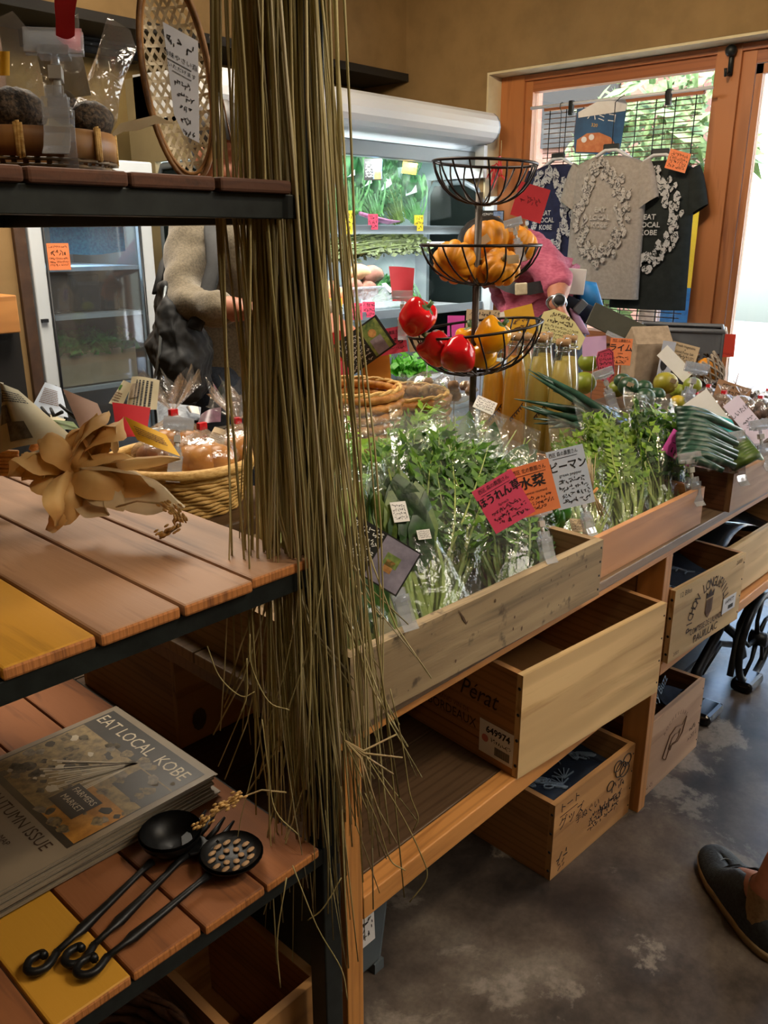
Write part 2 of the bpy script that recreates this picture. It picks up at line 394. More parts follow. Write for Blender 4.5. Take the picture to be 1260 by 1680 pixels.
struct('window_pane', MB().box((FX + .03, yr0, .80), (FX + .035, yl1, LZ - .1)), 'pane', parent=w1)
# door beside it
dy0, dy1 = -1.2, yr1 - .055
struct('door_1', MB().box((FX + .0, dy1 - .03, .0), (FX + .04, dy1, 2.03)).box((FX, dy0, 0), (FX + .04, dy0 + .06, 2.03)).box((FX, dy0, 1.99), (FX + .04, dy1, 2.03)).box((FX, dy0, 0), (FX + .04, dy1, .08)), 'window_wood')
struct('door_pane', MB().box((FX + .015, dy0 + .06, .08), (FX + .02, dy1 - .03, 1.99)), 'pane', parent=bpy.data.objects['door_1'])
p = at_x(1200, 96, FX - .03)
mb = MB().tube([p + V((0, 0, -.07)), p + V((0, 0, .05))], .012, 8).ball(p + V((-.015, 0, .03)), .026, 10).tube([p + V((-.01, 0, -.06)), p + V((-.045, .0, -.075)), p + V((-.05, 0, -.045))], .007, 6)
single('coat_hook', mb, 'black_steel', 'black iron hook screwed to the brown window post', 'hook')
# outside
mb = MB().box((4.33, -8, -.1), (14, 10, -.02)); struct('ground', mb, 'out_ground')
struct('wall_opposite', MB().box((11, -10, 0), (11.4, 2.4, 5)), 'out_wall')
hb = thing('house', 'brown walled house with a dark window seen behind the bamboo blind', 'house', (9, 5.2, 0))
part('wall', MB().box((8.6, 4.3, 0), (10.2, 9.5, 6)), 'out_brown', hb)
part('window', MB().box((8.55, 4.7, 2.2), (8.62, 5.6, 2.9)), 'dark_trim', hb)
def tree(px, py, d, h, r, seed, label):
    b = D(px, py, d); b.z = 0
    t = thing('garden_tree', label, 'tree', b, 'trees outside the shop window')
    part('trunk', MB().tube([b, b + V((.05, 0, h * .5)), b + V((0, .05, h))], [.09, .07, .03], 8), 'bark', t)
    q = MB(); rr = random.Random(seed)
    for i in range(900):
        u = V((rr.gauss(0, 1), rr.gauss(0, 1), rr.gauss(0, 1))).normalized() * (rr.random() ** .4) * r
        c = b + V((0, 0, h)) + V((u.x, u.y, u.z * .9)); a = V((rr.gauss(0, 1), rr.gauss(0, 1), rr.gauss(0, 1))).normalized(); w = a.orthogonal().normalized(); s = rr.uniform(.07, .14)
        q.add([c - a * s, c + w * s * .45, c + a * s, c - w * s * .45], [(0, 1, 2, 3)])
    part('crown', q, 'tree_leaf', t)
tree(1085, 250, 6.8, 1.9, .75, 1, 'bushy light green tree outside the right part of the blind')
tree(1000, 330, 7.3, 1.2, .7, 2, 'lower green tree outside behind the grey shirt')
p = at_x(1137, 385, 5.0)
t = thing('street_banner', 'narrow yellow and blue banner standing outside the window', 'banner', (p.x, p.y, 0))
part('pole', MB().tube([(p.x, p.y + .16, -.02), (p.x, p.y + .16, 1.75)], .012, 8), 'plastic_white', t)
part('cloth', MB().box((p.x - .004, p.y - .15, 1.0), (p.x, p.y + .15, 1.5)), 'card_lemon', t)
part('lower_cloth', MB().box((p.x - .004, p.y - .15, .45), (p.x, p.y + .15, 1.0)), 'blue_cloth', t)
# ---------------------------------------------------------------- light
w = bpy.data.worlds.new('world'); SC.world = w; w.use_nodes = True; nt = w.node_tree
sky = nt.nodes.new('ShaderNodeTexSky'); sky.sky_type = 'NISHITA'; sky.sun_disc = False; sky.sun_elevation = radians(52); sky.sun_rotation = radians(250); sky.dust_density = 2.5
nt.links.new(sky.outputs[0], nt.nodes['Background'].inputs[0]); nt.nodes['Background'].inputs[1].default_value = 1.5
def light(kind, name, loc, e, c, **k):
    l = bpy.data.lights.new(name, kind); l.energy = e; l.color = c
    for a, b in k.items(): setattr(l, a, b)
    o = bpy.data.objects.new(name, l); link(o); o.location = loc; return o
def aim(o, t): o.rotation_euler = (V(t) - o.location).to_track_quat('-Z', 'Y').to_euler()
s = light('SUN', 'sun', (0, 0, 6), 6, (1, .95, .86), angle=.01); aim(s, (5, -1.2, -1.5))
WARM = (1, .78, .52)
for i, (x, y, tx, ty, e, sz) in enumerate(((.30, -.8, .34, .97, 28, 12), (.0, .3, .25, 1.0, 15, 36), (1.3, -.4, 1.0, .9, 34, 62), (2.6, .2, 2.0, 1.1, 26, 60), (1.6, 2.0, 3.0, 3.6, 42, 75), (2.2, 1.4, 4.1, 2.2, 60, 80), (.2, -1.2, .3, .8, 8, 60))):
    o = light('SPOT', 'ceiling_and_fill_spot', (x, y, 2.55), e, WARM, spot_size=radians(sz), spot_blend=.6, shadow_soft_size=.06); aim(o, (tx, ty, .97 if i == 0 else 2.45 if i in (4, 5) else .7))  # unseen warm spots, two of them added to brighten bulkhead and window wall
o = light('AREA', 'ceiling_fill_lamp', (1.6, -.9, 2.58), 30, (1, .9, .78), size=1.2, shape='SQUARE')  # this and the next: added soft fill at ceiling height, no fixture built
o = light('AREA', 'ceiling_fill_lamp', (1.3, 2.2, 2.58), 46, (1, .88, .72), size=1.0, shape='SQUARE')
# portals only guide the sampling of the sky through the two openings
for n, y0, y1, z0, z1 in (('window_portal', yr0, JY, .80, 2.03), ('door_portal', dy0, dy1, .08, 1.99)):
    o = light('AREA', n, (FX + .12, (y0 + y1) / 2, (z0 + z1) / 2), 1, (1, 1, 1), size=y1 - y0, size_y=z1 - z0, shape='RECTANGLE')
    o.matrix_world = Matrix(((0, 0, 1, FX + .12), (1, 0, 0, (y0 + y1) / 2), (0, 1, 0, (z0 + z1) / 2), (0, 0, 0, 1)))
    o.data.cycles.is_portal = True
SC.view_settings.view_transform = 'Standard'; SC.view_settings.look = 'None'; SC.view_settings.gamma = 1; SC.view_settings.use_curve_mapping = False
SC.view_settings.exposure = 0.55
SC.cycles.max_bounces = 6; SC.cycles.transparent_max_bounces = 28; SC.cycles.diffuse_bounces = 3; SC.cycles.glossy_bounces = 3; SC.cycles.transmission_bounces = 4
SC.cycles.caustics_reflective = False; SC.cycles.caustics_refractive = False; SC.cycles.sample_clamp_indirect = 4
# ================================================================ chilled display case
CX0, CX1 = 2.20, 4.06
def case():
    r = thing('display_case', 'long white lit open-front chilled case full of green vegetables', 'refrigerator', ((CX0 + CX1) / 2, 3.2, 0))
    # body: back, base, canopy
    part('body', MB().box((CX0 + .035, 3.52, 0), (CX1, 3.58, 1.95)).box((CX0, 2.72, .0), (CX1, 3.52, .42)), 'fridge_white', r, bevel=.01)
    part('inner_back', MB().box((CX0 + .02, 3.49, .42), (CX1 - .02, 3.519, 1.75)), 'fridge_inside', r)
    # rounded canopy
    pr = [(3.52, 1.95), (3.05, 1.93)] + [(3.0 + .075 * sin(a) * -1, 1.852 + .078 * cos(a)) for a in [i * pi / 8 for i in range(0, 9)]] + [(3.06, 1.765), (3.3, 1.74), (3.52, 1.74)]
    M = Matrix(((0, 0, 1, CX0), (1, 0, 0, 0), (0, 1, 0, 0), (0, 0, 0, 1)))
    part('canopy', MB().prism(pr, CX1 - CX0, M, sm=False), 'plastic_white', r)
    part('canopy_end', MB().prism([(y, z) for y, z in pr], .012, Matrix(((0, 0, 1, CX1), (1, 0, 0, 0), (0, 1, 0, 0), (0, 0, 0, 1)))), 'fridge_grey', r)
    part('light_rail', MB().box((CX0 + .03, 3.06, 1.66), (CX1 - .02, 3.11, 1.735)), 'fridge_grey', r, bevel=.006)
    part('lamp_tube', MB().tube([(CX0 + .06, 3.16, 1.69), (CX1 - .08, 3.16, 1.69)], .016, 10), 'tube_glow', r)
    part('lamp_tube', MB().tube([(CX0 + .06, 3.17, 1.25), (CX1 - .08, 3.17, 1.25)], .012, 10), 'tube_glow', r)
    # end panels with dark rounded windows
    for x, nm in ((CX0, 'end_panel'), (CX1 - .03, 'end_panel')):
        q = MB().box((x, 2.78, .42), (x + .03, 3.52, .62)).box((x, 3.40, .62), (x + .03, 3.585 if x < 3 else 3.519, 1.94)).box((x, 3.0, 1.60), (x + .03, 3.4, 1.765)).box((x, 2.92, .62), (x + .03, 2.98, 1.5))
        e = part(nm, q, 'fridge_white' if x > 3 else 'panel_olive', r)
        k = [(2.98, .66), (3.38, .66), (3.40, .70), (3.40, 1.52), (3.36, 1.58), (3.14, 1.58), (3.05, 1.54), (2.98, 1.42)]
        part('end_window', MB().prism(k, .012, Matrix(((0, 0, 1, x + .01), (1, 0, 0, 0), (0, 1, 0, 0), (0, 0, 0, 1)))), 'smoked_glass', e)
        part('window_gasket', MB().tube([(x + .014, y, z) for y, z in k], .016, 6, closed=True), 'fridge_grey', e)
    for z, y0 in ((1.315, 3.13), (.905, 2.98)):
        s = part('shelf', MB().box((CX0 + .035, y0, z), (CX1 - .035, 3.49, z + .012)), 'fridge_white', r)
        part('price_rail', MB().box((CX0 + .035, y0 - .012, z - .012), (CX1 - .035, y0, z + .032)), 'fridge_grey', s, bevel=.003)
    q = MB()
    for i in range(70): q.box((CX0 + .2 + i * .025, 3.485, 1.25), (CX0 + .213 + i * .025, 3.4895, 1.256))
    part('vent_slots', q, 'dark_rubber', r)
    part('front_bumper', MB().box((CX0, 2.70, .42), (CX1, 2.78, .62)), 'fridge_white', r, bevel=.02)
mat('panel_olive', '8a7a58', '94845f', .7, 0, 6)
mat('tube_glow', 'f4fbff', None, .5, em=5); film('smoked_glass', '4a5454', .08, .4, .1, .25, .6, '3a4442', 14)
case()
o = light('AREA', 'case_tube_light', ((CX0 + CX1) / 2, 3.06, 1.655), 9, (.93, 1, .97), size=CX1 - CX0 - .2, size_y=.03, shape='RECTANGLE'); aim(o, ((CX0 + CX1) / 2, 3.35, 1.2)); o.rotation_euler = (V((0, .5, -1))).to_track_quat('-Z', 'Y').to_euler()
o = light('AREA', 'case_tube_light', ((CX0 + CX1) / 2, 3.02, 1.28), 6, (.93, 1, .97), size=CX1 - CX0 - .2, size_y=.03, shape='RECTANGLE'); o.rotation_euler = (V((0, .5, -1))).to_track_quat('-Z', 'Y').to_euler()
# ---- leafy veg generators (local: base at origin, growing along +z, fanning in x, thickness y)
def leafy(n, h, spread, kind, seed, thick=.03, stemw=.0022):
    rr = random.Random(seed); q = MB()
    for i in range(n):
        b = V((rr.gauss(0, .014), rr.gauss(0, .010), rr.uniform(0, .01))); a = rr.gauss(0, spread); hh = h * rr.uniform(.7, 1.02)
        t = V((b.x + sin(a) * hh * .8, rr.uniform(-thick, thick), hh * cos(a * .7))); bend = V((rr.gauss(0, .02), rr.gauss(0, .01), 0))
        P = [b.lerp(t, k / 6) + bend * sin(pi * k / 6) for k in range(7)]
        q.ribbon(P, [stemw * 1.6, stemw * 1.4, stemw, stemw, stemw * .8, stemw * .6, stemw * .4], V((rr.gauss(0, .5), 1, 0)), 1)
        if kind in ('mizuna', 'curly'):
            s0 = .35 if kind == 'mizuna' else .42
            m = 20 if kind == 'mizuna' else 22
            for k in range(m):
                u = s0 + (1 - s0) * k / m; c = b.lerp(t, u) + bend * sin(pi * u); sd = 1 if k % 2 else -1
                L = h * (.078 if kind == 'mizuna' else .060) * (1.2 - .5 * abs(u - .75)) * rr.uniform(.7, 1.3)
                d = V((sd * rr.uniform(.5, 1), rr.gauss(0, .6), rr.uniform(.4, 1))).normalized(); w = d.cross(V((rr.gauss(0, .5), 1, rr.gauss(0, .3)))).normalized() * L * (.19 if kind == 'mizuna' else .30)
                e = c + d * L
                q.add([c, c + d * L * .45 + w, c + d * L * .62 + w * .3, e, c + d * L * .7 - w * .5, c + d * L * .4 - w], [(0, 1, 2, 3, 4, 5)], 0 if rr.random() < .7 else 2)
        else:
            L = h * .42 * rr.uniform(.8, 1.2); W = L * (.42 if kind == 'spinach' else .3); c0 = b.lerp(t, .55); d = (t - b).normalized(); d = (d + V((rr.gauss(0, .15), rr.gauss(0, .3), 0))).normalized()
            s = d.cross(V((rr.gauss(0, .6), 1, 0))).normalized(); nn = s.cross(d); vs = []
            for k, wd in ((0, .15), (.2, .8), (.45, 1), (.7, .75), (.9, .35), (1, .02)):
                o = c0 + d * L * k; vs += [o - s * W * wd * .5 + nn * .15 * W * wd + V((0, rr.gauss(0, .003), 0)), o, o + s * W * wd * .5 + nn * .15 * W * wd + V((0, rr.gauss(0, .003), 0))]
            q.add(vs, [(3 * k + j, 3 * k + j + 1, 3 * k + j + 4, 3 * k + j + 3) for k in range(5) for j in range(2)], 0 if rr.random() < .7 else 2, True)
    return q
def bag_film(wb, wt, L, th, seed, flare=.0, hole=False, nu=14, nv=16, bot=0.0):
    """a flat plastic pouch in the local xz plane: bottom z=0, open top z=L"""
    q = MB()
    for sd in (-1, 1):
        def fn(u, v, sd=sd):
            x = (u - .5) * 2; w = wb + (wt - wb) * v; prof = sin(pi * min(1, v * .8 + .12)) ** .7
            y = sd * (th * prof * (1 - x * x) ** .6 + .001) * (1 - .75 * v * v)
            z = L * v + (.02 * L * sin(x * 2.2 + seed) * v) - .03 * L * (1 - v) ** 4 * (x * x)
            p = V((x * w / 2, y, z)); nn = noise.noise_vector(V((x * 2.2 + seed * 3, v * 5, sd * 1.5 + seed)))
            return p + V((nn.x * .006, nn.y * .010 * (.4 + v), nn.z * .004))
        q.grid(fn, nu, nv)
    return q
GR = {}
def greens(key, *a):
    if key not in GR: GR[key] = leafy(*a)
    c = MB(); g = GR[key]; c.v = [v.copy() for v in g.v]; c.f = list(g.f); c.m = list(g.m); c.s = list(g.s); return c
# ---- case goods
def case_bag(px, py, d, s, ang, key, mats, label, grp):
    p = at_y(px, py, d); M = facing(p, ang, 25) @ Matrix.Rotation(-pi / 2, 4, 'X') @ Matrix.Scale(s, 4) @ Matrix.Rotation(pi / 2, 4, 'X') @ Matrix.Rotation(pi / 2, 4, 'X').inverted()
    M = facing(p, ang, 20) @ Matrix(((1, 0, 0, 0), (0, 0, 1, 0), (0, -1, 0, 0), (0, 0, 0, 1)))
    q = greens(key, *LF[key]); q.v = [v * s for v in q.v]
    t = thing('vegetable_bag', label, 'vegetable', M=M, group=grp)
    part('greens', q, mats, t, local=True)
    b = part('bag', bag_film(.13 * s * 3.2, .16 * s * 3.2, 1.05 * .3 * s * 1.1 * 3.0 / 3, .04, px, nu=8, nv=8), 'case_film', t, local=True)
    L = .3 * s
    part('white_sticker', MB().add([(-.03, -.05, L * .5), (.035, -.052, L * .52), (.04, -.05, L * .66), (-.02, -.05, L * .62)], [(0, 1, 2, 3)]), 'tag_white', b, local=True)
LF = {'cspin': (75, .3, .33, 'spinach', 3, .03, .006), 'cmiz': (80, .32, .16, 'mizuna', 4, .03, .003), 'cbig': (60, .3, .45, 'spinach', 5, .04, .006)}
SP = ['leaf_case', 'leaf_case_mid', 'leaf_case_mid']; MZ = ['leaf_case_mid', 'leaf_stem_dark', 'leaf_case_mid']
k = 0
for px, py, d, s, a, key, lb in ((545, 352, 3.22, 1.15, 12, 'cbig', 'spinach bag half hidden by the straw, leftmost on the upper case shelf'), (580, 352, 3.24, 1.15, 8, 'cspin', 'spinach bag just right of the hanging straw on the upper case shelf'), (618, 358, 3.22, 1.05, 20, 'cspin', 'leaning spinach bag above the pink tag on the upper case shelf'), (655, 366, 3.20, 1.2, 22, 'cmiz', 'bag of long stemmed greens lying behind the yellow tag, roots in front'), (684, 366, 3.22, .95, 14, 'cspin', 'rightmost small spinach bag on the upper case shelf'), (608, 336, 3.38, 1.1, 5, 'cbig', 'spinach bag at the back under the dark photo tag in the case'), (645, 336, 3.38, 1.0, -6, 'cbig', 'spinach bag at the back under the orange tag in the case'), (560, 330, 3.38, 1.1, -5, 'cbig', 'tall spinach bag at the back beside the blue tag in the case'), (632, 345, 3.30, 1.1, 14, 'cspin', 'spinach bag in the middle of the upper case shelf row'), (598, 345, 3.30, 1.1, 6, 'cspin', 'spinach bag second row left of the middle on the upper case shelf'), (668, 345, 3.32, 1.0, 18, 'cmiz', 'leafy stem bag second row right on the upper case shelf')):
    case_bag(px, py, d, s, a, key, MZ if key == 'cmiz' else SP, lb, 'bagged greens on the upper case shelf')
# bundle of pale roots and purple stems
mb = MB()
for i in range(9): mb.tube([at_y(590 + i * 3, 350 + i * 1.2, 3.17), at_y(612 + i * 3, 357 + i, 3.16), at_y(640 + i * 2, 363, 3.15)], [.010, .012, .004], 5)
single('onion_bunch', mb, 'purple_stem', 'bunch of purple spring onion stalks above the pink tag', 'vegetable')
mat('purple_stem', '8a4a78', 'b884a8', .5, 0, 30)
# dark green melokhia bunches lying on the lower shelf: long ragged stalks
def stalks(name, x0, y0, x1, y1, d, n, w, seed, label):
    rr = random.Random(seed); q = MB(); A = at_y(x0, y0, d); B = at_y(x1, y1, d); ax = (B - A).normalized(); sd = UP
    for i in range(n):
        o = sd * rr.gauss(0, w) + FW * rr.gauss(0, .025); o2 = sd * rr.gauss(0, w * .8) + FW * rr.gauss(0, .02); P = [A + o, A.lerp(B, .5) + (o + o2) * .6 + V((0, 0, .01)), B + o2]
        q.tube(P, [.006, .005, .003], 4, 1)
        for k in range(14):
            u = rr.random(); c = P[0].lerp(P[2], u) + V((rr.gauss(0, .008), rr.gauss(0, .008), rr.gauss(0, .012))); dd = (ax + V((rr.gauss(0, .5), rr.gauss(0, .5), rr.gauss(0, .4)))).normalized(); s = rr.uniform(.02, .045); ww = dd.cross(FW).normalized() * s * .3
            q.add([c, c + dd * s * .5 + ww, c + dd * s, c + dd * s * .5 - ww], [(0, 1, 2, 3)], 0)
    return single(name, q, ['olive_leaf', 'olive_leaf'], label, 'vegetable', 'dark green bunches in the case')
mat('olive_leaf', '262e0e', '4a561e', .6, 0, 40)
stalks('greens_bunch', 532, 410, 690, 385, 3.25, 26, .022, 1, 'dark olive bunch of long stalks, the upper one on the middle shelf')
stalks('greens_bunch', 535, 418, 700, 402, 3.14, 30, .022, 2, 'dark olive bunch of long stalks lying on the clear tray')
# clear tray with sweet potatoes beneath
c = at_y(600, 455, 3.13)
t = thing('plastic_tray', 'clear plastic tray on the middle case shelf under the dark bunches', 'tray', (c.x, c.y, .917))
part('tray', MB().grid(lambda u, v: V((c.x - .2 + .4 * u, c.y - .1, .917 + .13 * v)), 1, 1).grid(lambda u, v: V((c.x - .2 + .4 * u, c.y + .1, .917 + .13 * v)), 1, 1).grid(lambda u, v: V((c.x - .2, c.y - .1 + .2 * u, .917 + .13 * v)), 1, 1).grid(lambda u, v: V((c.x + .2, c.y - .1 + .2 * u, .917 + .13 * v)), 1, 1).tube([(c.x - .2, c.y - .1, 1.047), (c.x + .2, c.y - .1, 1.047), (c.x + .2, c.y + .1, 1.047), (c.x - .2, c.y + .1, 1.047)], .006, 5, closed=True), 'clear_plastic', t)
mat('sweet_potato', '8a5a4c', 'a87864', .7, 0, 20); mat('sweet_pale', 'b88c64', 'd0a87c', .7, 0, 20); mat('persimmon', 'c86a3c', 'd88a5c', .5, 0, 6)
for i, (px, py, d, r, m, lb) in enumerate(((590, 446, 3.13, (.09, .04, .04), 'sweet_pale', 'pale brown root on top in the clear tray'), (612, 450, 3.12, (.08, .04, .045), 'sweet_potato', 'reddish brown root on top right in the clear tray'), (580, 472, 3.12, (.07, .04, .05), 'sweet_potato', 'reddish root at the bottom left of the clear tray'), (604, 475, 3.12, (.07, .04, .05), 'sweet_potato', 'dark reddish root at the bottom right of the clear tray'), (545, 476, 3.10, (.045, .045, .045), 'persimmon', 'round orange persimmon left of the clear tray'), (560, 486, 3.06, (.045, .045, .04), 'persimmon', 'second orange persimmon seen between the straws by the tray'))):
    p = at_y(px, py, d); single('root_vegetable' if i < 4 else 'persimmon', MB().ball(p, r, 12, fn=lambda q: 1 + .12 * sin(q.x * 5 + q.z * 3)), m, lb, 'vegetable' if i < 4 else 'fruit')
for i, (px, py, d, s, lb) in enumerate(((612, 494, 3.1, .55, 'bag of pale greens left of the red tag on the lower case shelf'), (632, 494, 3.1, .6, 'bag of pale greens behind the red tag on the lower case shelf'), (690, 500, 3.1, .62, 'bag of cut greens right of the red tag on the lower case shelf'))):
    case_bag(px, py, d, s, (-50, 30, 50)[i], 'cspin', SP, lb, 'bagged greens on the lower case shelf')
# case price tags on the rails
RAILU, RAILL = 3.117, 2.967
def flat_tag(px, py, d, w, h, m, label, name='price_tag', lines=3, roll=0, cat='price tag', ink='ink', extra=None, tilt=0, yaw=0):
    M = facing(at_y(px, py, -d) if d < 0 else D(px, py, d), roll, tilt, yaw); q = MB().cbox((0, 0, 0), (w, h, .002), 0, M); T = M @ Matrix.Translation((0, 0, .0014))
    for i in range(lines): q.scribble(-w * .4, w * .36, h * (.3 - .6 * i / max(1, lines - 1)), h * .55 / max(2, lines), T, 1)
    if extra: extra(q, T)
    return single(name, q, [m, ink, 'photo_blue', 'photo_warm', 'ink_white'], label, cat)
flat_tag(540, 365, -3.112, .075, .10, 'leaf_deep', 'green tag on the upper case rail behind the straw')
flat_tag(571, 365, -3.112, .045, .11, 'card_lemon', 'yellow tag beside the straw on the upper case rail')
flat_tag(612, 364, -3.112, .05, .075, 'card_pink', 'pink tag on the upper case rail')
flat_tag(687, 366, -3.112, .048, .08, 'card_lemon', 'bright yellow tag right of the pink one on the case rail')
flat_tag(672, 276, -3.09, .075, .055, 'card_yellow', 'small orange tag hanging under the case lamp', roll=-8)
def ph(q, T): q.box((.0, -.045, 0), (.045, .045, .001), 2, T); q.box((.006, -.045, .001), (.04, -.01, .002), 3, T)
flat_tag(612, 278, -3.09, .09, .10, 'card_black', 'black photo tag hanging under the case lamp in front of spinach', ink='ink_white', lines=6, extra=ph)
flat_tag(540, 286, -3.09, .08, .11, 'photo_blue', 'blue photo tag hanging in the case behind the straw', lines=2)
flat_tag(551, 505, -2.962, .06, .09, 'card_lemon', 'yellow tag on the lower case rail behind the straw')
flat_tag(582, 511, -2.962, .075, .08, 'card_pink', 'faded pink tag on the lower case rail, left of its twin')
flat_tag(605, 508, -2.96, .06, .075, 'card_pink', 'faded pink tag on the lower case rail, right of its twin')
# ================================================================ glass-door refrigerator
def fridge():
    x0, x1, y0, y1 = 1.41, 1.905, 3.0, 3.62
    r = thing('glass_door_refrigerator', 'upright refrigerator with a glass door, greens in a carton inside', 'refrigerator', ((x0 + x1) / 2, 3.3, 0))
    part('body', MB().box((x0, y0 + .05, 0), (x0 + .03, y1, 1.55)).box((x1 - .03, y0 + .05, 0), (x1, y1, 1.55)).box((x0 + .03, y1 - .03, 0), (x1 - .03, y1, 1.55)).box((x0, y0 + .0, 1.44), (x1, y1, 1.55)).box((x0, y0 + .05, 0), (x1, y1 - .03, .25)), 'fridge_dim', r)
    part('top_fascia', MB().box((x0, y0 - .02, 1.42), (x1 + .01, y0 + .04, 1.56)), 'fridge_white', r, bevel=.006)
    d = part('door', MB().box((x0, y0, .2), (x0 + .05, y0 + .04, 1.42)).box((x1 - .05, y0, .2), (x1, y0 + .04, 1.42)).box((x0 + .05, y0, 1.36), (x1 - .05, y0 + .04, 1.42)).box((x0 + .05, y0, .2), (x1 - .05, y0 + .04, .27)), 'fridge_white', r, bevel=.005)
    part('gasket', MB().tube([(x0 + .055, y0 + .0, .28), (x1 - .055, y0, .28), (x1 - .055, y0, 1.35), (x0 + .055, y0, 1.35)], .006, 6, closed=True), 'dark_rubber', d)
    part('glass', MB().box((x0 + .05, y0 + .015, .27), (x1 - .05, y0 + .02, 1.36)), 'fridge_glass', d)
    part('handle', MB().box((x0 + .006, y0 - .012, 1.0), (x0 + .03, y0, 1.012)).box((x0 + .006, y0 - .012, .76), (x0 + .03, y0, .772)), 'dark_rubber', d)
    for z in (1.17, .995, .72): part('shelf', MB().box((x0 + .03, y0 + .07, z), (x1 - .03, y1 - .03, z + .015)), 'fridge_white', r)
    M = facing(V((0, 0, 0)))
    mb = MB().grid(lambda u, v: V((x0 + .10 + .30 * u, y0 + .045 + .01 * sin(9 * u), 1.36 - .12 * v - .012 * sin(pi * u))), 14, 5).grid(lambda u, v: V((x0 + .10 + .30 * u, y0 + .046 + .25 * v, 1.36 + .004 * sin(20 * u))), 14, 3)
    single('towel', mb, 'towel_blue', 'bright blue towel hanging at the top inside the glass refrigerator', 'towel')
    # dark packs on shelves
    for i, (a, b, c, h, lb) in enumerate(((.07, .14, 1.015, .15, 'dark pack at the left of the upper refrigerator shelf'), (.22, .12, 1.015, .14, 'dark pack in the middle of the upper refrigerator shelf'), (.35, .07, 1.015, .10, 'small dark pack at the right of the upper refrigerator shelf'))):
        q = MB().box((x0 + a, y0 + .16, c - .002), (x0 + a + b, y0 + .34, c + h)); q.nz(.012, 9, i); single('dark_pack', q, 'black_cloth', lb, 'package', 'dark packs in the refrigerator', .01)
    bx = MB().box((x0 + .06, y0 + .10, .735), (x1 - .06, y0 + .108, .87)).box((x0 + .06, y0 + .40, .735), (x1 - .06, y0 + .408, .87)).box((x0 + .06, y0 + .108, .735), (x0 + .068, y0 + .4, .87)).box((x1 - .068, y0 + .108, .735), (x1 - .06, y0 + .4, .87)).box((x0 + .06, y0 + .1, .735), (x1 - .06, y0 + .4, .742))
    single('carton', bx, 'card_tan', 'plain brown carton of greens inside the glass refrigerator', 'box')
    q = MB(); rr = random.Random(5)
    for i in range(420):
        c = V((rr.uniform(x0 + .06, x1 - .06), rr.uniform(y0 + .09, y0 + .35), .875 + rr.random() ** 2 * .05)); d = V((rr.gauss(0, 1), rr.gauss(0, 1), rr.uniform(.2, 1.2))).normalized(); w = d.cross(V((rr.gauss(0, 1), 1, 0))).normalized(); s = rr.uniform(.02, .045)
        q.add([c - d * s, c + w * s * .7, c + d * s, c - w * s * .7], [(0, 1, 2, 3)])
    o = single('lettuce', q, 'leaf_spinach', 'mass of loose green leaves in the carton inside the refrigerator', 'lettuce'); o['kind'] = 'stuff'
    M = Matrix.Translation((x0 + .10, y0 - .0016, 1.225)) @ Matrix.Rotation(pi / 2, 4, 'X')
    q = MB().cbox((0, 0, 0), (.085, .092, .001), 0, M); T = M @ Matrix.Translation((0, 0, .001))
    q.scribble(-.03, .03, .012, .016, T, 1)
    for y in (.034, -.006, -.018, -.028): q.scribble(-.034, .034, y, .006, T, 1)
    single('price_card', q, ['card_orange', 'ink_brown'], 'orange handwritten card stuck on the refrigerator door', 'price card')
mat('fridge_dim', '5c5a56', None, .5); mat('towel_blue', '1c88c0', '38b0e0', .9, 0, 120, bp=.5); film('fridge_glass', 'dfe6ea', .05, .35, .03, .03, .0)
fridge()
l = light('POINT', 'refrigerator_lamp', (1.65, 3.2, 1.33), 3.0, (.9, .97, 1), shadow_soft_size=.03)
# wooden wall shelf at the far left and a dark rail on the back wall
p = at_y(31, 515, 2.8)
single('wall_shelf', MB().box((p.x - .6, 2.8, p.z - .06), (p.x, 3.02, p.z + .06)), 'stand_beam', 'thick wooden ledge fixed to the tan wall at far left', 'shelf', bevel=.004)
single('wall_cabinet', MB().box((p.x - .6, 2.86, .05), (p.x + .02, 3.02, p.z - .065)), 'black_wall', 'dark low cabinet against the tan wall under the wooden ledge', 'cabinet')
a = at_y(45, 50, 3.9); b = at_y(235, 84, 3.9)
single('curtain_rail', MB().box((a.x, 3.9, a.z - .05), (b.x, 3.99, a.z + .05)).box((a.x, 3.88, a.z - .02), (b.x, 3.90, a.z + .0)), 'dark_rubber', 'dark rail fixed high on the back wall above the refrigerator', 'rail', bevel=.004)
# ================================================================ bamboo blind, shirts and pouch in the window
def blind():
    X = FX - .035; yA = at_x(888, 300, X).y; yB = at_x(1140, 300, X).y; zt = at_x(1000, 168, X).z; zb = at_x(1000, 530, X).z
    t = thing('bamboo_blind', 'thin bamboo slat blind hanging in the window behind the shirts', 'blind', (X, (yA + yB) / 2, zb))
    q = MB(); n = 46
    for i in range(n):
        z = zb + (zt - zb) * i / (n - 1); q.box((X - .0015, yB + rnd.uniform(-.01, .01), z - .0022), (X + .0015, yA, z + .0022))
    part('slats', q, 'blind_slat', t)
    part('head_rail', MB().box((X - .012, yB, zt - .01), (X + .012, yA, zt + .02)), 'window_wood_y', t)
    for i in range(9):
        y = yB + (yA - yB) * (.04 + .92 * i / 8); part('cord', MB().tube([(X - .004, y, zb), (X - .004, y + .004, (zb + zt) / 2), (X - .004, y, zt)], .003, 4), 'black_steel', t)
mat('blind_slat', '5a4030', '7c5c44', .6, 0, 50)
blind()
RX = FX - .13
zr = at_x(1000, 163, RX).z
single('hanging_rod', MB().tube([(RX, at_x(872, 163, RX).y, zr), (RX, at_x(1168, 163, RX).y, zr)], .008, 8), 'plastic_white', 'thin white rod across the window top that the shirts hang from', 'rod')
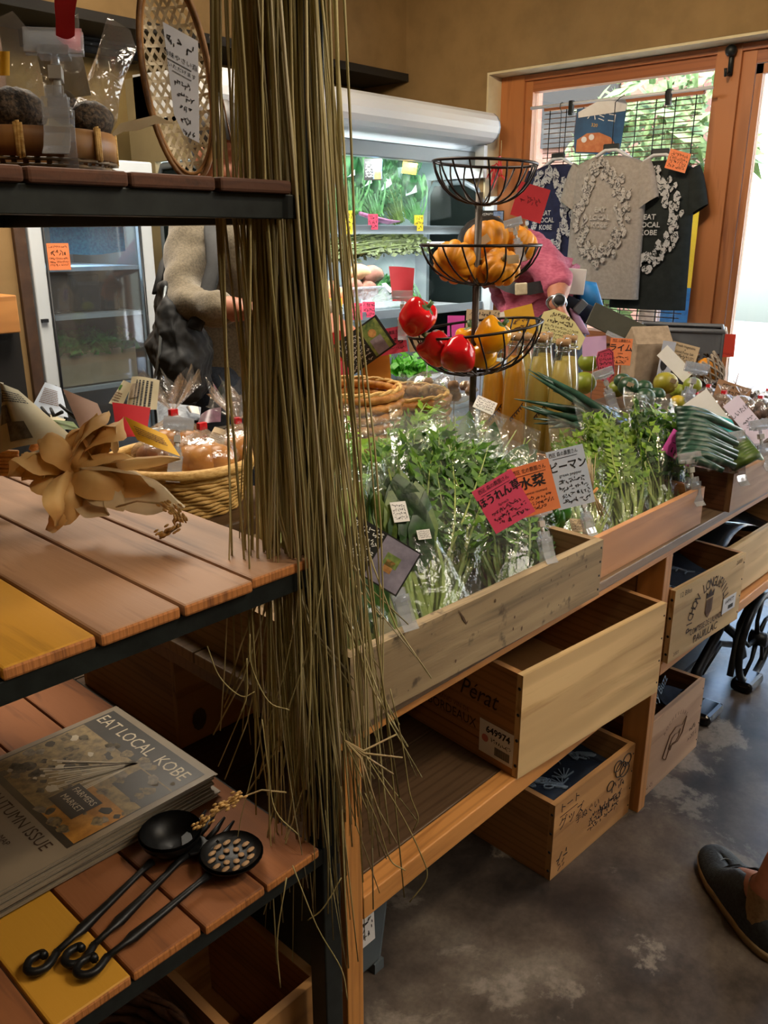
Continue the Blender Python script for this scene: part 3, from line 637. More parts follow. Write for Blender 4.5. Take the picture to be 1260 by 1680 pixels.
def tee(px, py, w, L, yaw, mats, label, sag=0, dx=0, swell=1, drop=0):
    """px,py = neck of the shirt; hangs from its own hanger"""
    p = at_x(px, py, RX - dx); M = Matrix.Translation(p) @ Matrix.Rotation(radians(yaw) - pi / 2, 4, 'Z')
    t = thing('t_shirt', label, 't-shirt', M=M, group='shirts hanging in the window')
    q = MB()
    rows = [(0.0, .085, .035, .0), (.02, .10, .045, -.012), (.05, .17, .05, -.035), (.075, .215, .055, -.06), (.12, .235, .062, -.12), (.2, .238, .066, -.2), (.45, .243, .06, -.45), (.75, .25, .055, -.75), (1.0, .255, .05, -1.0)]
    n = 36; vs = []
    for k, (a, hw, dp, z) in enumerate(rows):
        for j in range(n):
            an = 2 * pi * j / n; x = hw * w / .5 * cos(an); y = dp * (abs(sin(an)) ** .8) * (1 if sin(an) > 0 else -1)
            nn = noise.noise(V((x * 9 + px, z * 2.2, y * 3))) * .014 * min(1, a * 2.5)
            zz = z * L if k > 3 else z * L * 1.0
            if k == 0: zz = -.035 * max(0, -sin(an)) - .012
            vs.append(V((x, y + nn, zz)))
    fs = [(k * n + j, k * n + (j + 1) % n, (k + 1) * n + (j + 1) % n, (k + 1) * n + j) for k in range(len(rows) - 1) for j in range(n)]
    q.add(vs, fs, 0, True)
    for sd in (-1, 1):
        sc = w / .5; P = [V((sd * .185 * sc, 0, -.09 * L)), V((sd * .215 * sc, 0, -.15 * L)), V((sd * .24 * sc, 0, -.24 * L)), V((sd * .262 * sc, .0, -.34 * L))]
        m = 16; vs = []
        for k, c in enumerate(P):
            a = V((.82 * 1, 0, -.0)) if 0 else V((sd * .75, 0, .45)).normalized()
            r = (.075, .072, .072, .072)[k] * w / .42
            for j in range(m):
                an = 2 * pi * j / m; vs.append(c + V((cos(an) * r * .95 * sd * .8, sin(an) * .035, cos(an) * r * .5)))
        q.add(vs, [(k * m + j, k * m + (j + 1) % m, (k + 1) * m + (j + 1) % m, (k + 1) * m + j) for k in range(3) for j in range(m)], 0, True)
    b = part('fabric', q, mats[0], t, local=True)
    part('collar', MB().tube([V((.088 * w / .5 * cos(a), .037 * sin(a), -.014 - .036 * max(0, -sin(a)))) for a in [2 * pi * i / 24 for i in range(24)]], .011, 6, closed=True), mats[0], t, local=True)
    part('neck_label', MB().box((-.02, .018, -.045), (.02, .021, -.015)), 'card_pink', t, local=True)
    # print: a ring of little figures around three short words
    g = MB(); rr = random.Random(int(px)); y0 = -.074
    yf = lambda x, z: -.0625 * max(.2, (1 - min(1, abs(x) / (.24 * w / .5)) ** 2)) ** .4 - .012
    for i in range(120):
        an = 2 * pi * i / 120 + rr.uniform(-.1, .1); rx = rr.uniform(.075, .15); x = rx * cos(an); z = -.40 * L + rr.uniform(.13, .20) / rx * rx * 1.15 * sin(an) * 1.05
        s = rr.uniform(.014, .028); m = 7; pts = [(x + s * rr.uniform(.5, 1) * cos(2 * pi * j / m) * .8, z + s * rr.uniform(.6, 1.25) * sin(2 * pi * j / m)) for j in range(m)]
        o = yf(x, z) - rr.uniform(0, .004); g.add([V((a, o, b)) for a, b in pts], [tuple(range(m))], 0)
        for _ in range(3):
            a1 = (x + rr.uniform(-s, s) * .7, z + rr.uniform(-s, s) * .8); dn = rr.uniform(0, pi); l = s * .6
            d = (cos(dn) * l, sin(dn) * l); nx = (-sin(dn) * .0018, cos(dn) * .0018)
            g.add([V((a1[0] + nx[0], o - .002, a1[1] + nx[1])), V((a1[0] - nx[0], o - .002, a1[1] - nx[1])), V((a1[0] + d[0] - nx[0], o - .002, a1[1] + d[1] - nx[1])), V((a1[0] + d[0] + nx[0], o - .002, a1[1] + d[1] + nx[1]))], [(0, 1, 2, 3)], 1)
    for i, wd in enumerate(('EAT', 'LOCAL', 'KOBE')):
        T = Matrix(((1, 0, 0, 0), (0, 0, -1, yf(0, 0) - .003), (0, 1, 0, -.375 * L - .036 * i), (0, 0, 0, 1))); g.text(wd, .034, T, 2, bold=.02)
    part('chest_print', g, [mats[1], mats[2], mats[3]], t, local=True)
    # hanger (its own thing)
    H = thing('clothes_hanger', label.split(' t-shirt')[0].replace('hanging ', '') .strip() + ' shirt hanger, white plastic with a dark size band', 'hanger', M=M, group='white plastic hangers in the window')
    part('arms', MB().tube([(-.19 * w / .5, 0, -.075), (-.10, 0, -.018), (-.03, 0, .022), (.03, 0, .022), (.10, 0, -.018), (.19 * w / .5, 0, -.075)], [.010, .014, .016, .016, .014, .010], 8, flat=.6), 'plastic_white', H, local=True)
    part('size_band', MB().cbox((0, -.004, .035), (.085, .016, .03)), 'card_black', H, local=True, bevel=.006)
    hz = zr - p.z
    part('hook', MB().tube([(0, 0, .04), (0, 0, hz - .03), (.0, dx * .4 + .012, hz - .004), (0, dx + .0, hz + .012), (0, dx + .012, hz - .004)] if dx else [(0, 0, .04), (0, 0, hz - .03), (0, -.014, hz - .012), (0, -.010, hz + .006), (0, .004, hz + .012), (0, .012, hz)], .0022, 5), 'black_steel', H, local=True)
mat('ink_soft2', '5a5654', None, .8)
tee(916, 268, .38, .66, -6, ['tee_navy', 'tee_print', 'tee_navy', 'tee_print'], 'navy blue t-shirt with a white figure print, leftmost of the three', dx=.0)
tee(1003, 254, .40, .68, 3, ['tee_grey', 'tee_print_grey', 'ink_soft2', 'tee_print_grey'], 'grey t-shirt with a pale figure print hanging in the window middle', dx=.09)
tee(1083, 262, .38, .70, 8, ['tee_black', 'tee_print', 'tee_black', 'tee_print'], 'black t-shirt with a white figure print and an orange card', dx=.0)
flat_tag(1112, 264, (at_x(1112, 264, RX - .09) - EYE).dot(FW), .10, .085, 'card_orange', 'orange handwritten card pinned to the black shirt shoulder', 'price_card', 4, -14, cat='price card', ink='ink_brown')
# pouch hanging above the grey shirt (artwork reduced to plain colour fields)
M = facing(at_x(985, 205, RX - .03), -6); q = MB()
q.prism([(-.125, .06), (.115, .11), (.12, -.09), (.06, -.13), (-.10, -.14), (-.12, -.06)], .02, M @ Matrix.Translation((0, 0, -.02)), 0)
q.prism([(-.12, .045), (-.04, .10), (.10, .125), (.115, .10), (.11, .075), (-.115, .02)], .006, M, 1)
q.prism([(-.10, -.135), (-.105, -.08), (-.06, -.045), (.0, -.035), (.06, -.05), (.10, -.09), (.07, -.12)], .002, M, 2)
q.text('ハミコ', .05, M @ Matrix.Translation((0, .035, .0025)), 1); q.text('320', .022, M @ Matrix.Translation((-.03, -.005, .0025)), 3)
for a, b in ((-.07, -.075), (-.035, -.06)): q.lathe([(.0, .003), (.014, .003)], M @ Matrix.Translation((a, b, 0)), 12, 1)
mat('pouch_blue', '1c4468', '2c5e88', .4, 0, 8); mat('pouch_orange', 'b8683a', 'cc8450', .4, 0, 30)
single('snack_pouch', q, ['pouch_blue', 'paper_white', 'pouch_orange', 'card_yellow'], 'dark blue pouch with an orange patch hanging above the grey shirt', 'pouch')
# clips on the rod
for px, lb in ((938, 'black clip on the rod over the navy shirt'), (1097, 'black clip on the rod over the black shirt')):
    p = at_x(px, 165, RX); single('rod_clip', MB().box((p.x - .012, p.y - .012, zr - .055), (p.x + .012, p.y + .012, zr + .015)), 'black_steel', lb, 'clip', bevel=.004)
# chili bunch on the pillar left of the window
p = at_x(822, 250, WX - .012); t = thing('chili_bunch', 'bunch of dried red chilies hanging on the cream window pillar', 'chili', p + V((0, 0, -.16)))
part('string', MB().tube([p + V((0, 0, .06)), p + V((0, 0, -.03))], .002, 4), 'straw', t)
for i in range(16):
    a = p + V((-.01 - .03 * rnd.random(), rnd.uniform(-.02, .02), -.03 - .09 * rnd.random())); d = V((rnd.uniform(-.3, .1), rnd.uniform(-1, 1), rnd.uniform(-1, .1))).normalized()
    part('chili', MB().tube([a, a + d * .025, a + d * .045 + V((0, 0, -.012)), a + d * .06 + V((0, 0, -.03))], [.003, .006, .005, .001], 6), 'chili_red', t)
mat('chili_red', 'a81c20', 'd03430', .35, 0, 30)
flat_tag(806, 358, 4.35, .13, .075, 'card_black', 'dark photo notice on the wall under the chilies', 'notice', 4, 0, 'notice', 'ink_white', extra=lambda q, T: (q.box((.01, -.033, 0), (.06, .033, .001), 2, T), q.box((.02, -.03, .001), (.045, .01, .002), 3, T)))
# ================================================================ people
def skin(J, E, root, sub=2):
    me = bpy.data.meshes.new('tmp'); ks = list(J); me.from_pydata([tuple(J[k][0]) for k in ks], [(ks.index(a), ks.index(b)) for a, b in E], []); me.update()
    o = bpy.data.objects.new('tmp', me); COL.objects.link(o); m = o.modifiers.new('s', 'SKIN'); m.use_smooth_shade = True
    for i, k in enumerate(ks):
        r = J[k][1]; v = me.skin_vertices[0].data[i]; v.radius = r if isinstance(r, tuple) else (r, r); v.use_root = (k == root)
    m2 = o.modifiers.new('u', 'SUBSURF'); m2.levels = m2.render_levels = sub
    e = o.evaluated_get(bpy.context.evaluated_depsgraph_get()); x = e.to_mesh(); q = MB(); q.add([v.co.copy() for v in x.vertices], [tuple(p.vertices) for p in x.polygons], 0, True)
    e.to_mesh_clear(); bpy.data.objects.remove(o); bpy.data.meshes.remove(me); return q
def limbs(J, E):
    q = MB(); R = lambda k: sum(J[k][1]) / 2 if isinstance(J[k][1], tuple) else J[k][1]
    for a, b in E:
        A, B = J[a][0], J[b][0]; ra, rb = R(a), R(b); q.tube([A.lerp(B, k / 5) for k in range(6)], [(ra + (rb - ra) * k / 5) * (1 + .06 * sin(pi * k / 5)) for k in range(6)], 14); q.ball(A, ra, 14); q.ball(B, rb, 14)
    return q
def inner(J): return {k: (v[0], v[1][0] * .62) if isinstance(v[1], tuple) else ((v[0], .045) if k in ('shn', 'shf', 'nk', 'sl', 'sr') else v) for k, v in J.items()}
def fuse(q, vox):
    me = bpy.data.meshes.new('tmp'); me.from_pydata([tuple(v) for v in q.v], [], q.f); o = bpy.data.objects.new('tmp', me); COL.objects.link(o)
    m = o.modifiers.new('r', 'REMESH'); m.mode = 'VOXEL'; m.voxel_size = vox; s = o.modifiers.new('s', 'SMOOTH'); s.factor = .5; s.iterations = 3
    e = o.evaluated_get(bpy.context.evaluated_depsgraph_get()); x = e.to_mesh(); par = list(range(len(x.vertices)))
    def fd(i):
        while par[i] != i: par[i] = par[par[i]]; i = par[i]
        return i
    for ed in x.edges: par[fd(ed.vertices[0])] = fd(ed.vertices[1])
    cnt = {}
    for i in range(len(par)): k = fd(i); cnt[k] = cnt.get(k, 0) + 1
    big = max(cnt, key=cnt.get); mp = {}; vs = []
    for v in x.vertices:
        if fd(v.index) == big: mp[v.index] = len(vs); vs.append(v.co.copy())
    r = MB(); r.add(vs, [tuple(mp[i] for i in p.vertices) for p in x.polygons if p.vertices[0] in mp], 0, True)
    e.to_mesh_clear(); bpy.data.objects.remove(o); bpy.data.meshes.remove(me); return r
def head_geo(M, s=1):
    """head in local frame: x right, y back (face looks to -y), z up, centre of the skull; chin at -.12"""
    q = MB(); T = M @ Matrix.Scale(s, 4)
    q.ball((0, 0, 0), 1, 20, M=None, fn=None) if 0 else None
    h = MB(); h.ball((0, .012, .015), (.076, .094, .100), 20); h.ball((0, -.022, -.045), (.060, .066, .082), 16); h.ball((0, -.03, -.095), (.036, .042, .030), 12)
    h.tube([(0, -.088, .012), (0, -.104, -.018), (0, -.112, -.036)], [.009, .012, .014], 8); h.ball((0.0, -.094, -.040), (.021, .014, .010), 8)
    for sd in (-1, 1):
        h.ball((sd * .078, .012, -.018), (.010, .022, .033), 10); h.ball((sd * .034, -.066, -.040), (.026, .024, .024), 8); h.ball((sd * .032, -.080, .022), (.026, .012, .008), 8)
    h.ball((0, -.082, -.070), (.024, .012, .007), 8); h.ball((0, -.082, -.081), (.021, .012, .007), 8)
    h.tube([(0, .02, -.06), (0, .035, -.17)], [.052, .056], 14)
    return h.xf(T)
def hand_geo(wr, d, palm, side, curl=.6, s=1):
    """hand from the wrist along d, palm facing `palm`; side=+-1 picks the thumb side"""
    d = V(d).normalized(); n = V(palm); n = (n - d * n.dot(d)).normalized(); t = d.cross(n) * side; wr = V(wr); q = MB()
    q.ball(wr + d * .045 * s, 1, 12, M=Matrix(((t.x * .041 * s, d.x * .052 * s, n.x * .016 * s, 0), (t.y * .041 * s, d.y * .052 * s, n.y * .016 * s, 0), (t.z * .041 * s, d.z * .052 * s, n.z * .016 * s, 0), (0, 0, 0, 1))))
    q.tube([wr - d * .02, wr + d * .03 * s], [.026 * s, .03 * s], 10, flat=.7, fn=n)
    for i, (o, L) in enumerate(((.03, .070), (.010, .080), (-.011, .074), (-.030, .058))):
        a = wr + d * .082 * s + t * o * s; P = [a - d * .03 * s, a]; dd = d.copy(); an = curl * (.35 + .1 * i)
        for k, f in enumerate((.45, .32, .23)):
            dd = (dd * cos(an) + n * sin(an)).normalized(); P.append(P[-1] + dd * L * f * s); nn2 = n
        q.tube(P, [.009 * s, .0095 * s, .0088 * s, .008 * s, .006 * s], 8)
    a = wr + d * .025 * s + t * .028 * s; q.tube([a, a + (t * .7 + d * .6) * .035 * s, a + (t * .5 + d + n * .3) * .055 * s, a + (t * .3 + d * 1.2 + n * .5) * .072 * s], [.013 * s, .0115 * s, .010 * s, .007 * s], 8)
    return q
def folds(o, st, sc):
    x = bpy.data.textures.new('folds', 'CLOUDS'); x.noise_scale = sc; x.noise_depth = 2; m = o.modifiers.new('folds', 'DISPLACE'); m.texture = x; m.strength = st; m.mid_level = .5
# ---- person 1: cardigan, dark shoulder bag, behind the straw
B1 = V((1.50, 2.02, 0)); r_ = RT; f_ = V((FW.x, FW.y, 0)).normalized()
def L1(a, b, z): return B1 + r_ * a + f_ * b + V((0, 0, z))    # a: to the picture's right, b: away from the camera
d1 = 2.33
sh = D(312, 388, 2.26); el = D(298, 505, 2.16); wr = D(398, 508, 2.04); neck = D(352, 352, 2.36); hd = D(370, 250, 2.33)
P1 = thing('person', 'person in a beige cardigan with a black bag, half hidden behind the straw', 'person', (B1.x, B1.y, 0))
J = {'pel': (L1(.02, .02, .92), (.15, .12)), 'wai': (L1(.03, .02, 1.06), (.13, .10)), 'che': (L1(.05, .02, 1.25), (.15, .11)), 'nk': (L1(.06, .02, 1.42), .06),
     'shn': (sh, .055), 'eln': (el, .042), 'wrn': (wr, .028), 'shf': (L1(.16, .16, 1.36), .055), 'elf': (L1(.22, .14, 1.10), .042), 'wrf': (L1(.32, -.06, 1.06), .028),
     'h1': (L1(-.01, -.08, .86), .085), 'k1': (L1(0, -.08, .48), .058), 'a1': (L1(-.01, -.08, .09), .04), 't1': (L1(.14, -.08, .035), .035),
     'h2': (L1(.02, .1, .86), .085), 'k2': (L1(.03, .1, .48), .058), 'a2': (L1(.02, .1, .09), .04), 't2': (L1(.17, .1, .035), .035)}
E1 = [('pel', 'wai'), ('wai', 'che'), ('che', 'nk'), ('che', 'shn'), ('shn', 'eln'), ('eln', 'wrn'), ('che', 'shf'), ('shf', 'elf'), ('elf', 'wrf'), ('pel', 'h1'), ('h1', 'k1'), ('k1', 'a1'), ('a1', 't1'), ('pel', 'h2'), ('h2', 'k2'), ('k2', 'a2'), ('a2', 't2')]
q = limbs(inner(J), E1)
fx = (r_ * .80 - f_ * .60).normalized(); lx = UZ.cross(fx) * -1   # the face looks right and towards the stand
yv = -fx; zv = V((0, 0, 1)); zv = (zv - yv * .30).normalized(); yv = (yv - zv * yv.dot(zv)).normalized(); xv = yv.cross(zv)
HM = Matrix(((xv.x, yv.x, zv.x, hd.x), (xv.y, yv.y, zv.y, hd.y), (xv.z, yv.z, zv.z, hd.z), (0, 0, 0, 1)))
hg = head_geo(HM); q.add(hg.v, hg.f)
q.tube([L1(.06, .02, 1.40), hd + V((0, 0, -.12)) - fx * .02], [.06, .052], 12)
for w_, e_, sd in ((wr, el, 1), (J['wrf'][0], J['elf'][0], -1)):
    g = hand_geo(w_, w_ - e_, V((0, 0, -1)), sd, .9); q.add(g.v, g.f)
part('body', fuse(q, .0065), 'skin', P1)
def face_bits(P, HM, s=1):
    for sd in (-1, 1):
        part('eye', MB().ball((sd * .031, -.083, .004), (.012, .008, .006), 8).xf(HM), 'ink', P)
        part('eyebrow', MB().tube([(sd * .016, -.094, .026), (sd * .034, -.091, .031), (sd * .052, -.078, .026)], .004, 5).xf(HM), 'hair', P)
face_bits(P1, HM)
hr = MB(); hr.ball((0, .02, .03), (.086, .102, .100), 24, fn=lambda p: 1 + .03 * noise.noise(p * 9)); hr.v = [v for v in hr.v]
keep = [f for f in hr.f if not all((hr.v[i].y < -.045 and hr.v[i].z < .055) or hr.v[i].z < -.045 for i in f)]; hr.m = hr.m[:len(keep)]; hr.s = hr.s[:len(keep)]; hr.f = keep
part('hair', hr.xf(HM), 'hair', P1)
J2 = {k: (v[0], (v[1][0] + .028, v[1][1] + .028) if isinstance(v[1], tuple) else v[1] + .02) for k, v in J.items()}
J2['hem'] = (L1(.02, .02, .80), (.17, .145)); J2['wrn'] = (wr - (wr - el) * .06, .040); J2['shn'] = (sh, .078); J2['eln'] = (el, .062); J2['nk'] = (L1(.06, .02, 1.385), .07)
q = skin({k: J2[k] for k in ('hem', 'pel', 'wai', 'che', 'nk', 'shn', 'eln', 'wrn', 'shf', 'elf', 'wrf')}, [('hem', 'pel')] + E1[:9], 'pel', 2).nz(.010, 11, 2)
o = part('cardigan', q, 'cardigan', P1); m = o.modifiers.new('s', 'SUBSURF'); m.levels = m.render_levels = 1; folds(o, .03, .07)
q = fuse(limbs({k: (J[k][0], (J[k][1] + .02) if not isinstance(J[k][1], tuple) else .13) for k in ('pel', 'h1', 'k1', 'a1', 'h2', 'k2', 'a2')}, [('pel', 'h1'), ('h1', 'k1'), ('k1', 'a1'), ('pel', 'h2'), ('h2', 'k2'), ('k2', 'a2')]), .012)
part('trousers', q, 'denim', P1)
for k in ('1', '2'):
    a, b = J['a' + k][0], J['t' + k][0]; part('shoe', MB().tube([V((a.x, a.y, .045)) - (b - a) * .35, V((a.x, a.y, .05)), V((b.x, b.y, .04)), V((b.x, b.y, .03)) + (b - a) * .35], [.035, .045, .045, .02], 10), 'black_cloth', P1)
# shoulder bag
tb = thing('shoulder_bag', 'soft black shoulder bag hanging from the person in the beige cardigan', 'bag', D(300, 660, 2.12))
A, Bq = [D(x, y, d) for x, y, d in ((262, 440, 2.2), (262, 560, 2.17))], 0
q = MB()
ring = [(268, 440), (255, 480), (246, 540), (244, 590), (262, 630), (262, 655), (300, 668), (335, 668), (345, 620), (348, 545), (320, 520), (300, 515), (290, 500), (282, 460)]
cen = D(298, 585, 2.12)
vs = [D(x, y, 2.145) for x, y in ring]; vb = [D(x, y, 2.25) for x, y in ring]
n = len(ring); inn = [cen.lerp(v, .62) - FW * .045 for v in vs]; inb = [cen.lerp(v, .62) + FW * .14 for v in vb]
q.add(vs + vb + inn + inb + [cen - FW * .06, cen + FW * .15], [(i, (i + 1) % n, (i + 1) % n + n, i + n) for i in range(n)] + [(i, i + 2 * n, (i + 1) % n + 2 * n, (i + 1) % n) for i in range(n)] + [(i + n, (i + 1) % n + n, (i + 1) % n + 3 * n, i + 3 * n) for i in range(n)] + [(i + 2 * n, 4 * n, (i + 1) % n + 2 * n) for i in range(n)] + [(i + 3 * n, (i + 1) % n + 3 * n, 4 * n + 1) for i in range(n)], 0, True)
q.nz(.014, 12, 5)
o = part('bag_body', q, 'black_cloth', tb); m = o.modifiers.new('s', 'SUBSURF'); m.levels = m.render_levels = 4; folds(o, .05, .07)
part('strap', MB().tube([D(346, 362, 2.22), D(350, 400, 2.15), D(352, 432, 2.13), D(335, 500, 2.10), D(318, 540, 2.09)], .022, 8, flat=.3, fn=FW), 'black_cloth', tb)
part('strap', MB().tube([D(346, 360, 2.26), D(300, 372, 2.37), D(268, 430, 2.25), D(256, 480, 2.19)], .014, 8, flat=.4, fn=FW), 'black_cloth', tb)
part('piping', MB().tube([D(272, 470, 2.13), D(266, 520, 2.10), D(262, 580, 2.09), D(254, 620, 2.12)], .004, 5), 'fridge_grey', tb)
# ---- person 2: pink shirt, bending over the produce
def P2(x, y, d): return D(x, y, d)
d2 = 3.15
pe = P2(905, 520, d2 + .12); B2 = V((pe.x, pe.y, 0))
J = {'pel': (pe, (.14, .12)), 'wai': (P2(888, 470, d2 + .1), (.14, .11)), 'che': (P2(850, 420, d2 + .02), (.15, .115)), 'nk': (P2(828, 408, d2 + .02), .06), 'hd': (P2(795, 415, d2), .085),
     'shn': (P2(866, 408, d2 - .13), .06), 'eln': (P2(918, 462, d2 - .22), .044), 'wrn': (P2(913, 497, d2 - .28), .028), 'shf': (P2(822, 430, d2 + .15), .055), 'elf': (P2(838, 500, d2 + .1), .042), 'wrf': (P2(848, 540, d2 + .0), .028)}
gx = r_ * .6
for k, o_ in (('1', f_ * -.09), ('2', f_ * .09)):
    J['h' + k] = (B2 + o_ + V((0, 0, pe.z - .10)), .095); J['k' + k] = (B2 + o_ + r_ * .02 + V((0, 0, .46)), .06); J['a' + k] = (B2 + o_ + r_ * .06 + V((0, 0, .09)), .04); J['t' + k] = (B2 + o_ - r_ * .08 + V((0, 0, .035)), .035)
E2 = [('pel', 'wai'), ('wai', 'che'), ('che', 'nk'), ('che', 'shn'), ('shn', 'eln'), ('eln', 'wrn'), ('che', 'shf'), ('shf', 'elf'), ('elf', 'wrf')] + [(a + k, b + k) for k in '12' for a, b in (('h', 'k'), ('k', 'a'), ('a', 't'))] + [('pel', 'h1'), ('pel', 'h2')]
Jb = {k: v for k, v in J.items() if k != 'hd'}
PP2 = thing('person', 'person in a pink shirt with a wristwatch, bending over the produce', 'person', B2)
q = limbs(inner(Jb), E2); h2 = P2(798, 418, d2)
fx = (-r_ * .75 - UZ * .75 - f_ * .1).normalized(); yv = -fx; zv = (-r_ * .6 + UZ * .7); zv = (zv - yv * zv.dot(yv)).normalized(); xv = yv.cross(zv)
HM2 = Matrix(((xv.x, yv.x, zv.x, h2.x), (xv.y, yv.y, zv.y, h2.y), (xv.z, yv.z, zv.z, h2.z), (0, 0, 0, 1)))
g = head_geo(HM2); q.add(g.v, g.f); q.tube([J['nk'][0], h2], [.055, .05], 10)
hdir = P2(938, 545, d2 - .30) - P2(915, 505, d2 - .28)
g = hand_geo(J['wrn'][0], hdir, -r_ + f_ * .4, 1, .5, 1.05); q.add(g.v, g.f); g = hand_geo(J['wrf'][0], V((0, 0, -1)), -f_, -1, .5); q.add(g.v, g.f)
part('body', fuse(q, .0065), 'skin', PP2); face_bits(PP2, HM2)
hr = MB(); hr.ball((0, .02, .03), (.090, .108, .104), 24, fn=lambda p: 1 + .05 * noise.noise(p * 7)); keep = [f for f in hr.f if not all((hr.v[i].y < -.045 and hr.v[i].z < .05) or hr.v[i].z < -.07 for i in f)]; hr.m = hr.m[:len(keep)]; hr.s = hr.s[:len(keep)]; hr.f = keep
part('hair', hr.xf(HM2), 'hair', PP2)
J2 = {k: (v[0], (v[1][0] + .02, v[1][1] + .02) if isinstance(v[1], tuple) else v[1] + .022) for k, v in Jb.items()}; J2['wrn'] = (J['wrn'][0].lerp(J['eln'][0], .45), .05); J2['hem'] = (pe + V((0, 0, -.16)), (.17, .15)); J2['eln'] = (J['eln'][0], .06); J2['shn'] = (J['shn'][0], .085)
q = skin({k: J2[k] for k in ('hem', 'pel', 'wai', 'che', 'nk', 'shn', 'eln', 'wrn', 'shf', 'elf', 'wrf')}, [('hem', 'pel')] + E2[:9], 'pel', 2).nz(.012, 13, 7); o = part('shirt', q, 'pink_shirt', PP2); m = o.modifiers.new('s', 'SUBSURF'); m.levels = m.render_levels = 1; folds(o, .03, .06)
q = fuse(limbs({k: (J[k][0], (J[k][1] + .02) if not isinstance(J[k][1], tuple) else .13) for k in ('pel', 'h1', 'k1', 'a1', 'h2', 'k2', 'a2')}, [('pel', 'h1'), ('h1', 'k1'), ('k1', 'a1'), ('pel', 'h2'), ('h2', 'k2'), ('k2', 'a2')]), .012); part('trousers', q, 'denim', PP2)
for k in '12':
    a, b = J['a' + k][0], J['t' + k][0]; part('shoe', MB().tube([V((a.x, a.y, .045)) - (b - a) * .35, V((a.x, a.y, .05)), V((b.x, b.y, .04)), V((b.x, b.y, .03)) + (b - a) * .35], [.035, .045, .045, .02], 10), 'black_cloth', PP2)
wp = J['wrn'][0]; ax = (J['wrn'][0] - J['eln'][0]).normalized()
def circ(c, ax, r, n=16):
    u = ax.orthogonal().normalized(); v = ax.cross(u); return [c + u * r * cos(2 * pi * i / n) + v * r * sin(2 * pi * i / n) for i in range(n)]
wt = thing('wristwatch', 'steel wristwatch with a dark dial on the pink shirted arm', 'watch', wp)
part('strap', MB().tube(circ(wp, ax, .031), .006, 6, closed=True), 'steel', wt); Mw = facing(wp - FW * .037, 0, 15)
part('case', MB().lathe([(.0, 0), (.023, 0), (.024, .006), (.021, .010), (0, .010)], Mw @ Matrix.Translation((0, 0, -.004)), 18), 'steel', wt); part('dial', MB().lathe([(0, .0065), (.018, .0065), (.018, .0068), (0, .0068)], Mw, 18), 'ink', wt)
mat('steel', 'b8bcc0', None, .25, .9)
# black strap with a pale buckle across the shirt, and the blue bag behind
ts = thing('waist_strap', 'black strap with a pale buckle worn across the pink shirt', 'strap', P2(850, 478, 2.95))
part('webbing', MB().ribbon([P2(818, 462, 2.93), P2(834, 470, 2.90), P2(850, 474, 2.885), P2(868, 474, 2.89), P2(890, 470, 2.92)], .042, -FW), 'black_cloth', ts)
part('buckle', MB().cbox((0, 0, 0), (.042, .040, .012), 0, facing(P2(855, 474, 2.87), 4)), 'bamboo_white', ts, bevel=.004)
tb = thing('crossbody_bag', 'blue and navy bag with a white pass worn by the pink shirted person', 'bag', P2(960, 520, 3.1))
def slab(pts, d, th, seed=1, amp=.008):
    q = MB(); c = sum((D(x, y, d) for x, y in pts), V((0, 0, 0))) / len(pts); n = len(pts); a = [D(x, y, d) for x, y in pts]; b = [p + FW * th for p in a]; i1 = [c.lerp(p, .6) - FW * th * .25 for p in a]
    return q.add(a + b + i1 + [c - FW * th * .35], [(i + n, (i + 1) % n + n, (i + 1) % n, i) for i in range(n)] + [(i, (i + 1) % n, (i + 1) % n + 2 * n, i + 2 * n) for i in range(n)] + [(i + 2 * n, (i + 1) % n + 2 * n, 3 * n) for i in range(n)] + [tuple(range(n, 2 * n))[::-1]], 0, True).nz(amp, 11, seed)
part('blue_panel', slab([(955, 460), (978, 465), (992, 508), (975, 510), (955, 500)], 3.12, .09), 'blue_cloth', tb)
part('navy_panel', slab([(925, 480), (955, 492), (985, 508), (975, 525), (945, 515), (922, 500)], 3.06, .08, 3), 'navy_cloth', tb)
part('pass_card', MB().cbox((0, 0, 0), (.075, .09, .006), 0, facing(P2(943, 462, 3.02), -4)), 'paper_white', tb, bevel=.004)
part('strap', MB().tube([P2(878, 398, 3.0), P2(905, 425, 2.96), P2(924, 446, 2.98), P2(932, 470, 3.03)], .012, 8, flat=.4, fn=FW), 'navy_cloth', tb)
part('strap_loop', MB().cbox((0, 0, 0), (.03, .05, .02), 0, facing(P2(952, 503, 3.03), -40)), 'fridge_grey', tb, bevel=.004)
part('lilac_lining', slab([(935, 505), (952, 520), (968, 548), (950, 545)], 3.04, .02, 4, .004), 'card_lilac', tb)
